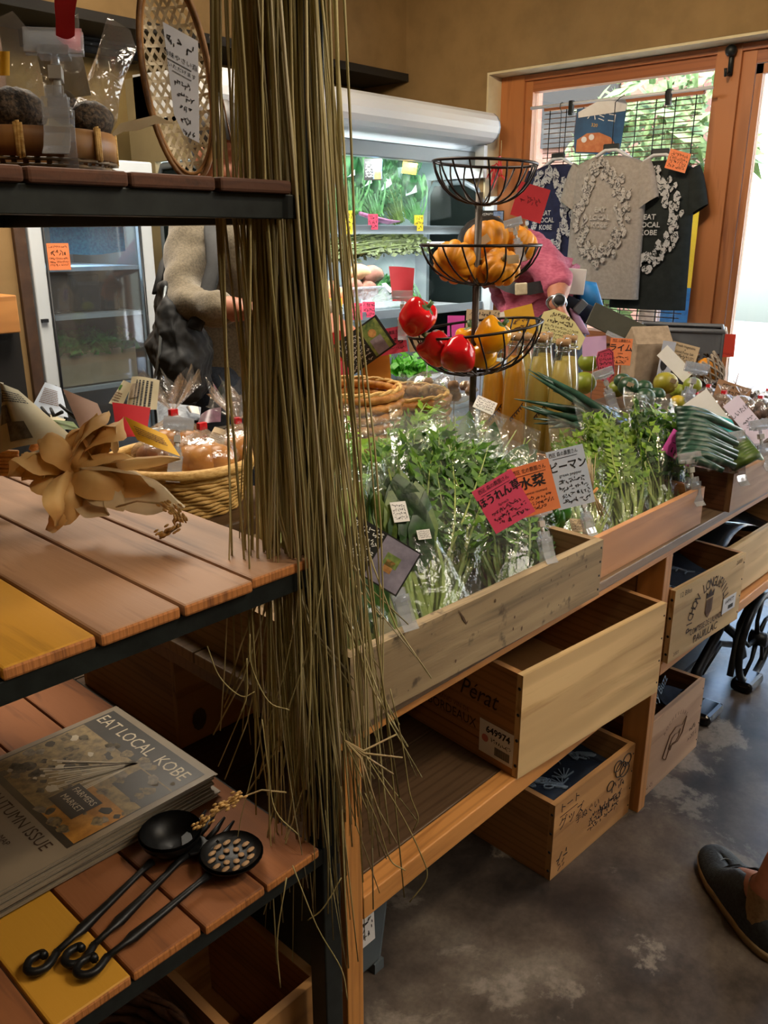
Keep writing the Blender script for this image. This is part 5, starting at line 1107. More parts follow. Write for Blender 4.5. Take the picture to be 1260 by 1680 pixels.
# brown wicker handle / basket edge at left
q = MB()
for k in range(7): q.tube([D(-30 + 6 * i, 740 + 6 * k + .2 * i, 1.12) for i in range(11)], .0032, 5)
single('wicker_basket', q, 'wicker', 'orange wicker basket edge cut off at the left frame border', 'basket')
def weave_basket(name, lab, c, r0, r1, h, rows, n, ms, mr, tilt=None, ovx=1):
    t = thing(name, lab, 'basket', c); q = MB(); 
    for k in range(rows):
        z = h * (k + .5) / rows; r = r0 + (r1 - r0) * (z / h) ** .8
        q.tube([c + V(((r + (.0025 if (i // 1 + k) % 2 else -.0025)) * ovx * cos(2 * pi * i / n), (r + (.0025 if (i + k) % 2 else -.0025)) * sin(2 * pi * i / n), z)) for i in range(n)], h / rows * .52, 5, closed=True)
    part('weave', q, ms, t); q = MB()
    for i in range(n):
        a = 2 * pi * (i + .0) / n; q.tube([c + V((r0 * ovx * cos(a), r0 * sin(a), 0)), c + V((r1 * ovx * cos(a), r1 * sin(a), h))], .0022, 4)
    part('stakes', q, ms, t)
    b = MB(); m = 60
    for o in (0, pi): b.tube([c + V(((r1 + .003 * cos(10 * 2 * pi * i / m + o)) * ovx * cos(2 * pi * i / m), (r1 + .003 * cos(10 * 2 * pi * i / m + o)) * sin(2 * pi * i / m), h + .003 * sin(10 * 2 * pi * i / m + o))) for i in range(m)], .0042, 6, closed=True)
    part('braided_rim', b, mr, t); part('base', MB().lathe([(0, 0), (r0, .0), (r0, .004), (0, .004)], Matrix.Translation(c) @ Matrix.Diagonal((ovx, 1, 1, 1)), 30), ms, t)
    return t
q = MB(); P = [D(x, y, 1.17) for x, y in ((55, 735), (60, 718), (80, 712), (100, 722), (112, 742))]
for o in (0, 2.1, 4.2): q.tube([p + UP * .004 * sin(i * 2.2 + o) + FW * .004 * cos(i * 2.2 + o) for i, p in enumerate([P[0].lerp(P[1], 0), P[0].lerp(P[1], .5), P[1], P[1].lerp(P[2], .5), P[2], P[2].lerp(P[3], .5), P[3], P[3].lerp(P[4], .5), P[4]])], .006, 6)
single('basket_handle', q, 'wicker', 'short braided straw handle behind the corn husks', 'basket')
# newspaper cones
def paper(name, pts, d, mats, lab, cat, bend=.02, ink=None, th=.0008):
    """a curved sheet: corners tl,tr,br,bl in pixels with their depths"""
    c = [D(x, y, dd) for x, y, dd in pts]; q = MB()
    def fn(u, v): return c[0].lerp(c[1], u).lerp(c[3].lerp(c[2], u), v) - FW * bend * sin(pi * u)
    q.grid(fn, 8, 8, 0)
    if ink: ink(q, lambda u, v: fn(u, v) - FW * .0015)
    return single(name, q, mats, lab, cat)
def inkblock(q, fn, u0, u1, v0, v1, mi): q.grid(lambda a, b: fn(u0 + (u1 - u0) * a, v0 + (v1 - v0) * b), 3, 3, mi)
def inklines(q, fn, u0, u1, v0, v1, n, mi, vert=False, dens=.75):
    for i in range(n):
        w = (v1 - v0) / n; a = v0 + i * w; s = u0
        while s < u1:
            e = min(u1, s + rnd.uniform(.02, .06)); 
            if vert: q.add([fn(a, s), fn(a + w * .5, s), fn(a + w * .5, e), fn(a, e)], [(0, 1, 2, 3)], mi)
            else: q.add([fn(s, a), fn(e, a), fn(e, a + w * .5), fn(s, a + w * .5)], [(0, 1, 2, 3)], mi)
            s = e + .012
def ink1(q, fn):
    inkblock(q, fn, .08, .40, .35, .62, 2); inkblock(q, fn, .3, .62, .62, .9, 2); inkblock(q, fn, .12, .3, .18, .30, 2); inklines(q, fn, .35, .9, .12, .32, 5, 1)
paper('newspaper_roll', [(6, 628, 1.12), (30, 640, 1.12), (125, 722, 1.10), (-5, 745, 1.12)], 1.1, ['newsprint', 'ink', 'photo_grey'], 'large rolled newspaper sheet at the far left of the middle shelf', 'newspaper', .03, ink1)
mat('photo_grey', '3c362c', '6c6454', .8, 0, 80)
q = MB().grid(lambda u, v: D(2 + 122 * u, 627 + 92 * u ** .85 + 7 * v, 1.11 - .01 * v), 10, 2); single('newspaper_edge', q, 'paper_white', 'pale folded edge of the rolled newspaper at far left', 'newspaper')
def ink2(q, fn): inklines(q, fn, .15, .8, .18, .72, 9, 1)
paper('info_card', [(74, 627, 1.30), (100, 636, 1.31), (112, 685, 1.28), (50, 672, 1.27)], 1.3, ['paper_blue', 'ink_soft'], 'pale blue printed card in a sleeve behind the newspaper roll', 'price card', .004, ink2)
paper('brown_card', [(103, 638, 1.22), (160, 662, 1.21), (180, 708, 1.18), (132, 706, 1.18)], 1.2, 'card_brown', 'plain brown card standing between the blue card and the red card', 'price card', .003)
# little sprig parcels
for i, (P, m, lb) in enumerate((([(80, 690, 1.24), (120, 692, 1.24), (132, 706, 1.2), (84, 706, 1.2)], 'leaf_stem_dark', 'small green paper parcel below the blue card'), ([(75, 678, 1.26), (108, 688, 1.26), (100, 697, 1.23), (80, 697, 1.23)], 'newsprint', 'small newspaper parcel above the green parcel'))):
    paper('paper_parcel', P, 1.2, m, lb, 'parcel', .015)
t = thing('twig_sprig', 'dark dry twigs sticking out of the small parcels', 'twig', D(100, 692, 1.25))
for a, b in (((68, 668), (80, 684)), ((98, 664), (125, 686)), ((83, 670), (88, 682)), ((96, 700), (108, 716)), ((120, 715), (133, 705)), ((90, 682), (102, 676))): part('twig', MB().tube([D(*a, 1.22), D(*b, 1.21)], [.0022, .003], 5), 'black_cloth', t)
def ink3(q, fn): inklines(q, fn, .1, .9, .3, .9, 5, 1, True); inkblock(q, fn, .05, .5, .2, .6, 2)
paper('newspaper_parcel', [(216, 618, 1.5), (262, 624, 1.5), (257, 672, 1.48), (205, 680, 1.46)], 1.5, ['newsprint', 'ink', 'photo_grey2'], 'newspaper wrapped parcel standing behind the red card', 'newspaper', .02, ink3)
mat('photo_grey2', '8a7a64', 'a0907a', .8, 0, 80)
def ink4(q, fn): inkblock(q, fn, .35, .6, .2, .4, 1); inklines(q, fn, .1, .8, .5, .9, 4, 2)
paper('newspaper_parcel', [(203, 624, 1.48), (217, 630, 1.48), (200, 668, 1.46), (178, 662, 1.46)], 1.5, ['newsprint', 'leaf_mizuna', 'ink_soft'], 'narrow newspaper parcel with a green mark left of the red card', 'newspaper', .02, ink4)
paper('red_card', [(184, 660, 1.36), (247, 669, 1.36), (240, 716, 1.34), (192, 718, 1.34)], 1.3, 'card_red', 'blank red card standing behind the yellow card near the husks', 'price card', .004)
def ink5(q, fn): inklines(q, fn, .15, .85, .3, .7, 4, 1)
paper('yellow_card', [(204, 683, 1.33), (272, 713, 1.33), (296, 749, 1.32), (225, 722, 1.32)], 1.3, ['card_yellow', 'ink_soft'], 'curved mustard yellow card clipped to the round straw basket', 'price card', .008, ink5)
# round straw basket with bagged onions
SBZ = .822
bc2 = D(302, 800, 1.56); bc2 = V((bc2.x, bc2.y, SBZ))
def straw_basket():
    t = thing('straw_basket', 'round coiled straw basket of bagged orange fruit beside the shelf boards', 'basket', bc2); q = MB(); r0, r1, h = .095, .128, .085; n = 64
    for k in range(11):
        z = h * (k + .5) / 11; r = r0 + (r1 - r0) * (z / h) ** .7
        q.tube([bc2 + V(((r + .002 * sin(i * pi / 2 + k * 1.6)) * cos(2 * pi * i / n), (r + .002 * sin(i * pi / 2 + k * 1.6)) * sin(2 * pi * i / n), z + .001 * cos(i * pi / 2))) for i in range(n)], .0048, 6, closed=True)
    part('coils', q, 'coil', t); part('rim', MB().tube([bc2 + V(((r1 + .003) * cos(2 * pi * i / n), (r1 + .003) * sin(2 * pi * i / n), h + .004)) for i in range(n)], .0095, 8, closed=True), 'coil', t)
    part('base', MB().lathe([(0, .002), (r0, .002), (r0, .008), (0, .008)], Matrix.Translation(bc2), 30), 'coil', t)
straw_basket()
mat('orange_fruit', 'c8802c', 'dc9a44', .35, 0, 14); mat('onion_brown', '8a5430', 'b0784c', .4, 0, 20, (1, 1, .3))
def fruit_bag(px, py, d, r, lab, seed, tie='red_plastic', fan=True, m='orange_fruit'):
    c = D(px, py, d); t = thing('fruit_bag', lab, 'bagged fruit', c - V((0, 0, r)), 'bagged orange fruit in the straw basket')
    for i, (a, b, z) in enumerate(((0, 0, 0), (.85, .3, .02), (-.8, .45, 0), (.1, 1.0, .05))): part('fruit', MB().ball(c + RT * a * r * .62 + V((FW.x, FW.y, 0)) * b * r * .6 + UP * (z - .1) * r, (r * .66, r * .66, r * .58), 14), m, t)
    q = MB().ball(c, (r * 1.34, r * 1.3, r * .95), 22, fn=lambda p: 1 + .05 * noise.noise(p * 4 + V((seed, 0, 0)))); k = c + V((0, 0, r * 1.25))
    q.tube([c + V((0, 0, r * .7)), c + V((0, 0, r * 1.05)), k], [r * .8, r * .28, r * .10], 14, cap=False); part('bag', q, 'bag_thin', t)
    part('tape', MB().cbox(k, (r * .34, r * .2, r * .26), 0), tie, t)
    if fan:
        q = MB(); rr = random.Random(seed)
        for i in range(9):
            a = 2 * pi * i / 9 + rr.uniform(-.2, .2); dd = (RT * cos(a) * .75 + V((FW.x, FW.y, 0)) * sin(a) * .6 + UZ * rr.uniform(.5, 1.1)).normalized(); L = r * rr.uniform(1.3, 2.0)
            q.grid(lambda u, v: k + dd * L * v + dd.cross(UZ).normalized() * (u - .5) * L * 1.0 * v + V((0, 0, .2 * L * sin(u * 9 + i) * v)), 6, 4)
        part('bag_top', q, 'bag_thin', t)
fruit_bag(335, 752, 1.50, .047, 'bag of orange fruit in front with a plain red tape tag', 1, fan=False)
fruit_bag(288, 726, 1.58, .046, 'bag of orange fruit with a big frilled clear top', 2)
fruit_bag(258, 746, 1.55, .036, 'bag of brown onions in the straw basket under the yellow card', 3, 'plastic_white', False, 'onion_brown')
fruit_bag(392, 735, 1.58, .042, 'bag of orange fruit half hidden behind the straw', 4, fan=True)
clip(D(287, 768, 1.44), -35, 'clear plastic clip on the straw basket rim holding the yellow card', -25, 1.35, 8)
paper('kraft_label', [(352, 700, 1.56), (372, 706, 1.57), (366, 738, 1.54), (338, 726, 1.53)], 1.5, ['card_tan', 'ink_soft'], 'small tan label standing among the bagged fruit', 'label', .004, ink5)
for i, (P, m, lb) in enumerate((([(258, 662, 1.75), (330, 668, 1.75), (328, 690, 1.7), (262, 690, 1.7)], 'photo_blue2', 'blue grey bag edge behind the frilled fruit bag'), ([(305, 668, 1.72), (325, 667, 1.72), (328, 680, 1.7), (312, 678, 1.7)], 'paper_white', 'white label behind the frilled fruit bag'), ([(330, 680, 1.7), (363, 668, 1.72), (362, 692, 1.68), (322, 700, 1.66)], 'purple_bag', 'purple bag standing behind the straw basket'))):
    paper('package_edge', P, 1.7, m, lb, 'package', .02)
mat('photo_blue2', '5c6470', '8a94a0', .5, 0, 60); mat('purple_bag', '4c3440', '6a4c5c', .4, 0, 40)
single('riser_box', MB().box((bc2.x - .16, bc2.y - .15, .686), (bc2.x + .17, bc2.y + .2, SBZ - .001)), 'dark_board', 'dark wooden box under the round straw basket', 'box', bevel=.004)
# ---------------------------------------------------------------- magazines
LZ1 = .5448
def magazines():
    n = 15; th = .0024; rr = random.Random(8); X1, Y0, Y1 = .574, .858, 1.122
    for i in range(n):
        dx, dy, a = rr.uniform(-.010, .004), rr.uniform(-.005, .006), rr.uniform(-.02, .02)
        if i == n - 1: dx = dy = a = 0
        if 7 <= i < 13: dx -= .004
        M = Matrix.Translation((X1 + dx, (Y0 + Y1) / 2 + dy, LZ1 + i * th)) @ Matrix.Rotation(a, 4, 'Z'); w = (Y1 - Y0) / 2
        t = thing('magazine', ('topmost magazine with a dark photo cover on the low shelf stack' if i == n - 1 else 'magazine inside the stack on the low shelf, under the top copy'), 'magazine', M=M, group=None if i == n - 1 else 'stacked magazines on the low shelf')
        part('pages', MB().box((-.37, -w, .0001), (0, w, th - .0002)), 'page_edge', t, local=True)
        q = MB().box((-.371, -w - .0005, th - .0002), (.0006, w + .0005, th))
        if i == n - 1:
            z = th + .0003
            def R(x0, x1, y0, y1, mi, zz=0): q.add([V((x0, y0, z + zz)), V((x1, y0, z + zz)), V((x1, y1, z + zz)), V((x0, y1, z + zz))], [(0, 1, 2, 3)], mi)
            # page up = +x, page right = -y
            R(-.215, -.010, -w + .010, w - .010, 1); T = lambda x, y, zz=0: Matrix(((0, 1, 0, x), (-1, 0, 0, y), (0, 0, 1, z + .0004 + zz), (0, 0, 0, 1)))
            R(-.205, -.062, -w + .012, w - .012, 3, .00003); R(-.205, -.13, -w + .012, -.03, 7, .00006); R(-.11, -.064, -w + .012, -.045, 1, .00006)
            for k in range(90):
                cx, cy = rr.uniform(-.205, -.05), rr.uniform(-w + .016, w - .02); s = rr.uniform(.003, .013); m = 8
                q.add([V((cx + s * rr.uniform(.5, 1) * cos(2 * pi * j / m), cy + s * rr.uniform(.5, 1.3) * sin(2 * pi * j / m), z + .0001 + k * .000002)) for j in range(m)], [tuple(range(m))], rr.choice((2, 2, 8, 1, 5, 5, 1, 4)))
            for k in range(26):
                a = rr.uniform(-.5, .5); c = V((-.06, -.03, z + .00032)); e = c + V((-.11 * cos(a) * rr.uniform(.6, 1), .05 + .09 * sin(a) * 1.2, 0)); nn = V((-(e - c).y, (e - c).x, 0)).normalized() * .0011; q.add([c - nn * .4, c + nn * .4, e + nn, e - nn], [(0, 1, 2, 3)], 4)
            q.text('EAT LOCAL  KOBE', .030, T(-.034, .004), 4, sx=.92); R(-.185, -.140, -.075, -.012, 1, .00036)
            q.text('FARMERS', .013, T(-.150, -.044), 4); q.text('MARKET', .013, T(-.168, -.044), 4); q.text('2019 AUTUMN ISSUE', .024, T(-.232, .0, -.0002), 6, sx=.95); q.text('MAP', .012, T(-.262, -.05, -.0002), 6)
            for k in range(12):
                c = (-.285 + rr.uniform(-.04, .01), -.02 + rr.uniform(-.05, .09)); a = rr.uniform(0, 3); l = rr.uniform(.01, .03); q.add([V((c[0] + l * cos(a) * j - .0006 * sin(a) * s_, c[1] + l * sin(a) * j + .0006 * cos(a) * s_, z + .0002)) for j, s_ in ((0, 1), (1, 1), (1, -1), (0, -1))], [(0, 1, 2, 3)], 6)
        part('cover', q, ['cover_cream', 'cover_dark', 'photo_grey', 'photo_cov', 'ink_cream', 'photo_cov2', 'ink_brown', 'photo_amber', 'photo_grey3'], t, local=True)
mat('photo_amber', '8a5c20', 'b07c34', .5, 0, 60); mat('photo_grey3', '5c5448', '857a68', .5, 0, 120)
mat('page_edge', '6e6658', '948b7c', .8, 0, 300, (1, 1, 20)); mat('cover_cream', '7c6f5c', '877a66', .5, 0, 8); mat('cover_dark', '1c1a16', '2c2822', .4, 0, 20); mat('photo_cov', '6c5c40', '9a8458', .5, 0, 90); mat('photo_cov2', '40382a', '8a7650', .5, 0, 120); mat('ink_cream', 'c4b8a0', None, .6)
magazines()
# ---------------------------------------------------------------- iron utensils with hooked handles
def utensil(name, kind, lab, tip, hook, wid):
    a, b = at_z(*tip, LZ1 + .012), at_z(*hook, LZ1 + .006); u = (a - b).normalized(); v = V((-u.y, u.x, 0)); L = (a - b).length; M = Matrix(((u.x, v.x, 0, b.x), (u.y, v.y, 0, b.y), (0, 0, 1, LZ1), (0, 0, 0, 1)))
    t = thing(name, lab, 'kitchen utensil', M=M, group='black iron utensils on the low shelf'); H = .010
    part('handle', MB().tube([V((.02, 0, H)), V((L * .2, 0, H)), V((L * .25, 0, H)), V((L * .4, 0, H + .001)), V((L * .66, 0, H + .004)), V((L * .74, 0, H + .004))], [.0042, .0042, .0075, .0055, .0042, .006], 10, flat=.75, fn=(0, 0, 1)), 'iron', t, local=True)
    part('hook', MB().tube(sm([V((.024, 0, H)), V((.006, -.006, H)), V((-.006, -.001, H)), V((-.008, .010, H)), V((.002, .017, H)), V((.014, .013, H)), V((.012, .006, H + .002))], 4), .0046, 8), 'iron', t, local=True)
    c = V((L * .74 + wid * .92, 0, H + .012))
    if kind == 'fork':
        q = MB().prism([(L * .72, -.007), (L * .80, -.026), (L * .86, -.026), (L * .86, .026), (L * .80, .026), (L * .72, .007)], .004, Matrix.Translation((0, 0, H + .004)))
        part('head', q, 'iron', t, local=True, bevel=.0015)
        for y in (-.022, -.0075, .0075, .022): part('tine', MB().tube([V((L * .85, y, H + .006)), V((L * .93, y, H + .009)), V((L * 1.0, y * 1.05, H + .016))], [.004, .0038, .0015], 6), 'iron', t, local=True)
    else:
        q = MB(); n = 28; vs = []
        prof = [(1.0, .010), (1.0, .008), (.92, .000), (.7, -.010), (.4, -.016), (.0, -.018)] if kind == 'ladle' else [(1.0, .006), (1.0, .004), (.8, -.001), (.5, -.004), (0, -.005)]
        ft = Matrix.Translation(c + V((0, 0, .002 if kind == 'ladle' else -.006)))
        q.lathe([(max(0, r * wid), z) for r, z in prof], ft, n); q.lathe([(max(0, (r - .06) * wid), z + .003) for r, z in prof], ft, n)
        part('bowl', q, 'iron', t, local=True)
        if kind == 'slotted':
            q = MB()
            for k in range(12):
                a = 2 * pi * k / 12; r = wid * .62; q.lathe([(0, .0), (.0042, 0), (.0042, .0008), (0, .0008)], ft @ Matrix.Translation((r * cos(a), r * sin(a), .0015)) @ Matrix.Diagonal((1.5, .8, 1, 1)), 8)
            for k in range(6): a = 2 * pi * k / 6 + .3; r = wid * .3; q.lathe([(0, .0), (.0042, 0), (.0042, .0008), (0, .0008)], ft @ Matrix.Translation((r * cos(a), r * sin(a), .0002)), 8)
            part('holes', q, 'hole_wood', t, 'row of round drain holes', local=True)
mat('hole_wood', '8a6a48', '9a7a54', .6, 0, 30)
utensil('ladle', 'ladle', 'black iron ladle with a deep round bowl beside the magazines', (302, 1368), (66, 1592), .040)
utensil('serving_fork', 'fork', 'black iron serving fork lying between the ladle and slotted spoon', (362, 1352), (128, 1580), .03)
utensil('slotted_spoon', 'slotted', 'black iron slotted spoon lying nearest the low shelf edge', (402, 1392), (146, 1598), .040)
rice_ear([(470, 1300), (430, 1296), (405, 1305), (380, 1318), (352, 1335), (322, 1362)], 1.05, 'wheat_ear', 'dry wheat ear lying beside the magazines behind the utensils', LZ1)
# ---------------------------------------------------------------- under the low shelf
wb = at_z(270, 1690, .28)
weave_basket('wicker_basket', 'dark brown wicker basket on the floor under the low shelf', V((.30, .84, 0)), .14, .17, .24, 12, 40, 'wicker_dark', 'wicker_dark')
t = thing('wooden_box', 'dark upright wooden panel box under the low shelf', 'box', (.50, 1.1, 0)); part('panel', MB().box((.36, 1.08, .0), (.60, 1.10, .40)), 'dark_board', t); part('panel', MB().box((.36, 1.10, .0), (.375, 1.30, .40)), 'dark_board', t); part('panel', MB().box((.585, 1.10, .0), (.60, 1.30, .40)), 'dark_board', t)
part('rope_handle', MB().tube([V((.44, 1.075, .34)), V((.46, 1.03, .24)), V((.48, 1.02, .18)), V((.50, 1.075, .30))], .008, 8), 'straw_dark', t)
q = MB().tube([at_z(*p, z) for p, z in (((325, 1590), .30), ((338, 1625), .27), ((318, 1660), .26), ((310, 1690), .24))], .009, 8)
# ================================================================ produce stand
TZ = .685; SZ = .38
def stand():
    t = thing('produce_stand', 'long wooden produce stand with orange brown legs and a dark lower shelf', 'table', (1.7, 1.15, 0))
    for x, y in ((.668, .695), (1.628, .695), (2.72, .695), (.668, 1.60), (1.628, 1.60), (2.72, 1.60)): part('leg', MB().box((x, y, 0), (x + .034, y + .06, .655)), 'stand_leg', t, bevel=.002)
    part('apron', MB().box((.66, .693, .650), (2.76, .72, .664)), 'stand_beam', t, bevel=.002); part('apron', MB().box((.66, 1.635, .625), (2.76, 1.66, .66)), 'stand_beam', t)
    part('apron', MB().box((.66, .722, .640), (.685, 1.634, .664)), 'dark_board', t)
    for i in range(6):
        y = .690 + i * .1625; part('top_board', MB().box((.655, y, .664), (2.77, y + .160, TZ - .001)), 'table_board', t, bevel=.002)
    part('shelf_rail', MB().box((.703, .695, .340), (1.627, .73, SZ)), 'stand_beam', t, bevel=.002); part('shelf_rail', MB().box((1.663, .695, .350), (2.719, .73, SZ)), 'stand_beam', t, bevel=.002)
    part('shelf_rail', MB().box((.703, 1.60, .345), (1.627, 1.63, SZ)), 'dark_board', t); part('shelf_rail', MB().box((1.663, 1.60, .345), (2.719, 1.63, SZ)), 'dark_board', t)
    for i in range(5):
        y = .732 + i * .174
        part('shelf_board', MB().box((.672, y, .358), (1.627, y + .171, SZ - .001)), 'dark_board', t, bevel=.002); part('shelf_board', MB().box((1.663, y, .358), (2.72, y + .171, SZ - .001)), 'dark_board', t, bevel=.002)
    part('divider', MB().box((1.632, .760, .381), (1.656, 1.60, .650)), 'tan_crate_y', t)
stand()
FRONT = lambda w, h: Matrix(((1, 0, 0, w / 2), (0, 0, -1, -.0008), (0, 1, 0, h / 2), (0, 0, 0, 1)))
LEFT = lambda d, h: Matrix(((0, 0, -1, -.0008), (-1, 0, 0, d / 2), (0, 1, 0, h / 2), (0, 0, 0, 1)))
def crate(name, label, o, w, d, h, yaw, mf, ms, th=.011, front=None, left=None, nails=True, cat='crate', bands=0):
    M = Matrix.Translation(V(o)) @ Matrix.Rotation(radians(yaw), 4, 'Z'); t = thing(name, label, cat, M=M)
    q = MB().box((0, 0, .0), (w, th, h))
    ink = [mf, 'ink_brown', 'tag_white', 'ink', 'ink_soft', 'ink_red', 'ink_knot']
    if front: front(q, FRONT(w, h), w, h)
    p = part('front_panel', q, ink, t, local=True)
    q = MB().box((0, th + .0002, 0), (th, d - th - .0002, h))
    if left: left(q, LEFT(d, h), d, h)
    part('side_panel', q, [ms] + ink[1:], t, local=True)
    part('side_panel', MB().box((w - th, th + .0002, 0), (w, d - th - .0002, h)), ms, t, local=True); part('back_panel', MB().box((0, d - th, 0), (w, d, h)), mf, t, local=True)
    part('bottom', MB().box((th, th, .002), (w - th, d - th, .010)), ms, t, local=True)
    if nails:
        q = MB()
        for k in range(4):
            z = h * (.12 + .25 * k); q.lathe([(0, 0), (.0032, 0), (.0032, .0006), (0, .0006)], Matrix.Translation((-.0006, .006, z)) @ Matrix.Rotation(-pi / 2, 4, 'Y'), 8)
            q.lathe([(0, 0), (.0022, 0), (.0022, .0006), (0, .0006)], Matrix.Translation((w - .006, -.0002, z)) @ Matrix.Rotation(pi / 2, 4, 'X'), 8)
        part('nails', q, 'ink', t, local=True)
    return t
mat('ink_knot', '4a3420', '5c442c', .8, 0, 40)
# on the table
def knots(q, T, w, h):
    rr = random.Random(2)
    for i in range(16):
        x, y, s = rr.uniform(-.45, .45) * w, rr.uniform(-.4, .4) * h, rr.uniform(.001, .004); q.add([T @ V((x + s * cos(a) * .8, y + s * sin(a) * rr.uniform(.8, 1.6), .0003)) for a in [2 * pi * k / 7 for k in range(7)]], [tuple(range(7))], 6)
    q.add([T @ V(p) for p in ((-.095, .052, .0004), (-.082, .030, .0004), (-.073, .020, .0004), (-.070, .026, .0004), (-.074, .024, .0004), (-.080, .034, .0004))], [(0, 1, 2, 3, 4, 5)], 6)
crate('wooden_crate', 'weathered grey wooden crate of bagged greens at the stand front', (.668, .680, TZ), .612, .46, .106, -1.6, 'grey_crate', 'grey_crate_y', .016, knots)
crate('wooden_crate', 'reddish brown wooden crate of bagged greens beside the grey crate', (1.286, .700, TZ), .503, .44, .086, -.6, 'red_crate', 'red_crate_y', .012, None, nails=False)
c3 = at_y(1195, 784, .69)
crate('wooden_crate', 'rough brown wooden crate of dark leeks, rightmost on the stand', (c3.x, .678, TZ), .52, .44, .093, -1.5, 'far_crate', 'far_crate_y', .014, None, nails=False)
# on the lower shelf
def pichon(q, T, w, h):
    def arc(s, a0, a1, r, size, cy):
        for i, ch in enumerate(s):
            a = a0 + (a1 - a0) * i / (len(s) - 1)
            if ch != ' ': q.text(ch, size, T @ Matrix.Translation((r * sin(a), cy + r * cos(a) * .92, 0)) @ Matrix.Rotation(-a, 4, 'Z'), 1, sx=.72, bold=.012)
    arc('PICHON LONGUEVILLE', -1.7, 1.5, .088, .036, -.022); q.text('COMTESSE DE LALANDE', .022, T @ Matrix.Translation((.0, -.044, 0)), 1, sx=.66, bold=.01); q.text('PAUILLAC', .028, T @ Matrix.Translation((.0, -.068, 0)), 1, sx=.95, bold=.01)
    q.text('2003', .015, T @ Matrix.Translation((w * .40, h * .42, 0)), 4); q.text('12 Blles', .018, T @ Matrix.Translation((-w * .36, h * .40, 0)), 1); q.text('2003', .013, T @ Matrix.Translation((-w * .40, -h * .42, 0)), 4)
    # crowned shield
    q.prism([(-.016, .020), (.016, .020), (.017, -.012), (0, -.030), (-.017, -.012)], .0004, T, 4); q.prism([(-.017, .024), (-.020, .040), (-.009, .033), (0, .046), (.009, .033), (.020, .040), (.017, .024)], .0004, T, 1)
    for k in range(5): q.box((-.012 + .005 * k, -.018, .0004), (-.0105 + .005 * k, .017, .0006), 1, T)
    X = T @ Matrix.Translation((w * .315, -.026, .0004)); q.box((-.034, -.020, 0), (.034, .020, .0006), 2, X); q.text('649977', .015, X @ Matrix.Translation((0, .008, .0008)), 3, bold=.02)
    for k in range(12): q.box((-.004 + .0022 * k, -.014, .0006), (-.0028 + .0022 * k, -.004, .0009), 3, X)
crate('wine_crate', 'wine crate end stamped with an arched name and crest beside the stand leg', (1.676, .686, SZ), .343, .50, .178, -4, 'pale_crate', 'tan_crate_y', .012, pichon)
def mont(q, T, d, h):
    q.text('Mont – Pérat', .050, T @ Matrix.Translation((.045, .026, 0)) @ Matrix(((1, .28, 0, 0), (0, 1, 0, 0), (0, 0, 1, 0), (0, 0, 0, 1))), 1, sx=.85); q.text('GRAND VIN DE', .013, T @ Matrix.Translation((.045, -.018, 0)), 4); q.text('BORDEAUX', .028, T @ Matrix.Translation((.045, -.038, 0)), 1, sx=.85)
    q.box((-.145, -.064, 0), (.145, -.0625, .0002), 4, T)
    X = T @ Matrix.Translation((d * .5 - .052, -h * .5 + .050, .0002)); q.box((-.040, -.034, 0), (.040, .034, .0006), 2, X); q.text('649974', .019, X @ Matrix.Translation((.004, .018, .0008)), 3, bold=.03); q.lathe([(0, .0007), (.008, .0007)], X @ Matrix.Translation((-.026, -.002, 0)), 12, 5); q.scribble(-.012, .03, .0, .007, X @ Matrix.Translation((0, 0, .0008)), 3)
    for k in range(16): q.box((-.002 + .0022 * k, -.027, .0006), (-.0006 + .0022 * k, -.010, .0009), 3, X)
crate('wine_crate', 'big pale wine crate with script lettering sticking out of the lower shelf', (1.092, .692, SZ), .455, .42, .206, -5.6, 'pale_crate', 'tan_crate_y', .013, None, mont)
single('bottle_box', MB().box((1.15, .98, SZ), (1.30, 1.10, SZ + .24)), 'grey_crate_y', 'small grey wooden block standing behind the big pale wine crate', 'box', bevel=.002)
lc = at_y(1216, 906, .705)
crate('wine_crate', 'long plain pale crate with black fabric, rightmost on the lower shelf', (2.035, .715, SZ + .012), .56, .42, .150, -1, 'pale_crate', 'tan_crate_y', .012)
q = MB().grid(lambda u, v: V((2.06 + .50 * u, .74 + .34 * v, SZ + .13 + .05 * sin(u * 5 + v * 2) * (1 - .4 * v) + .04 * sin(u * 9) * v)), 22, 12); q.nz(.012, 9, 3)
o = single('black_sheet', q, 'black_shiny', 'glossy black fabric folded in the long plain crate', 'fabric'); m = o.modifiers.new('t', 'SOLIDIFY'); m.thickness = .004
mat('black_shiny', '14181c', '202428', .22, 0, 30, bp=.3)
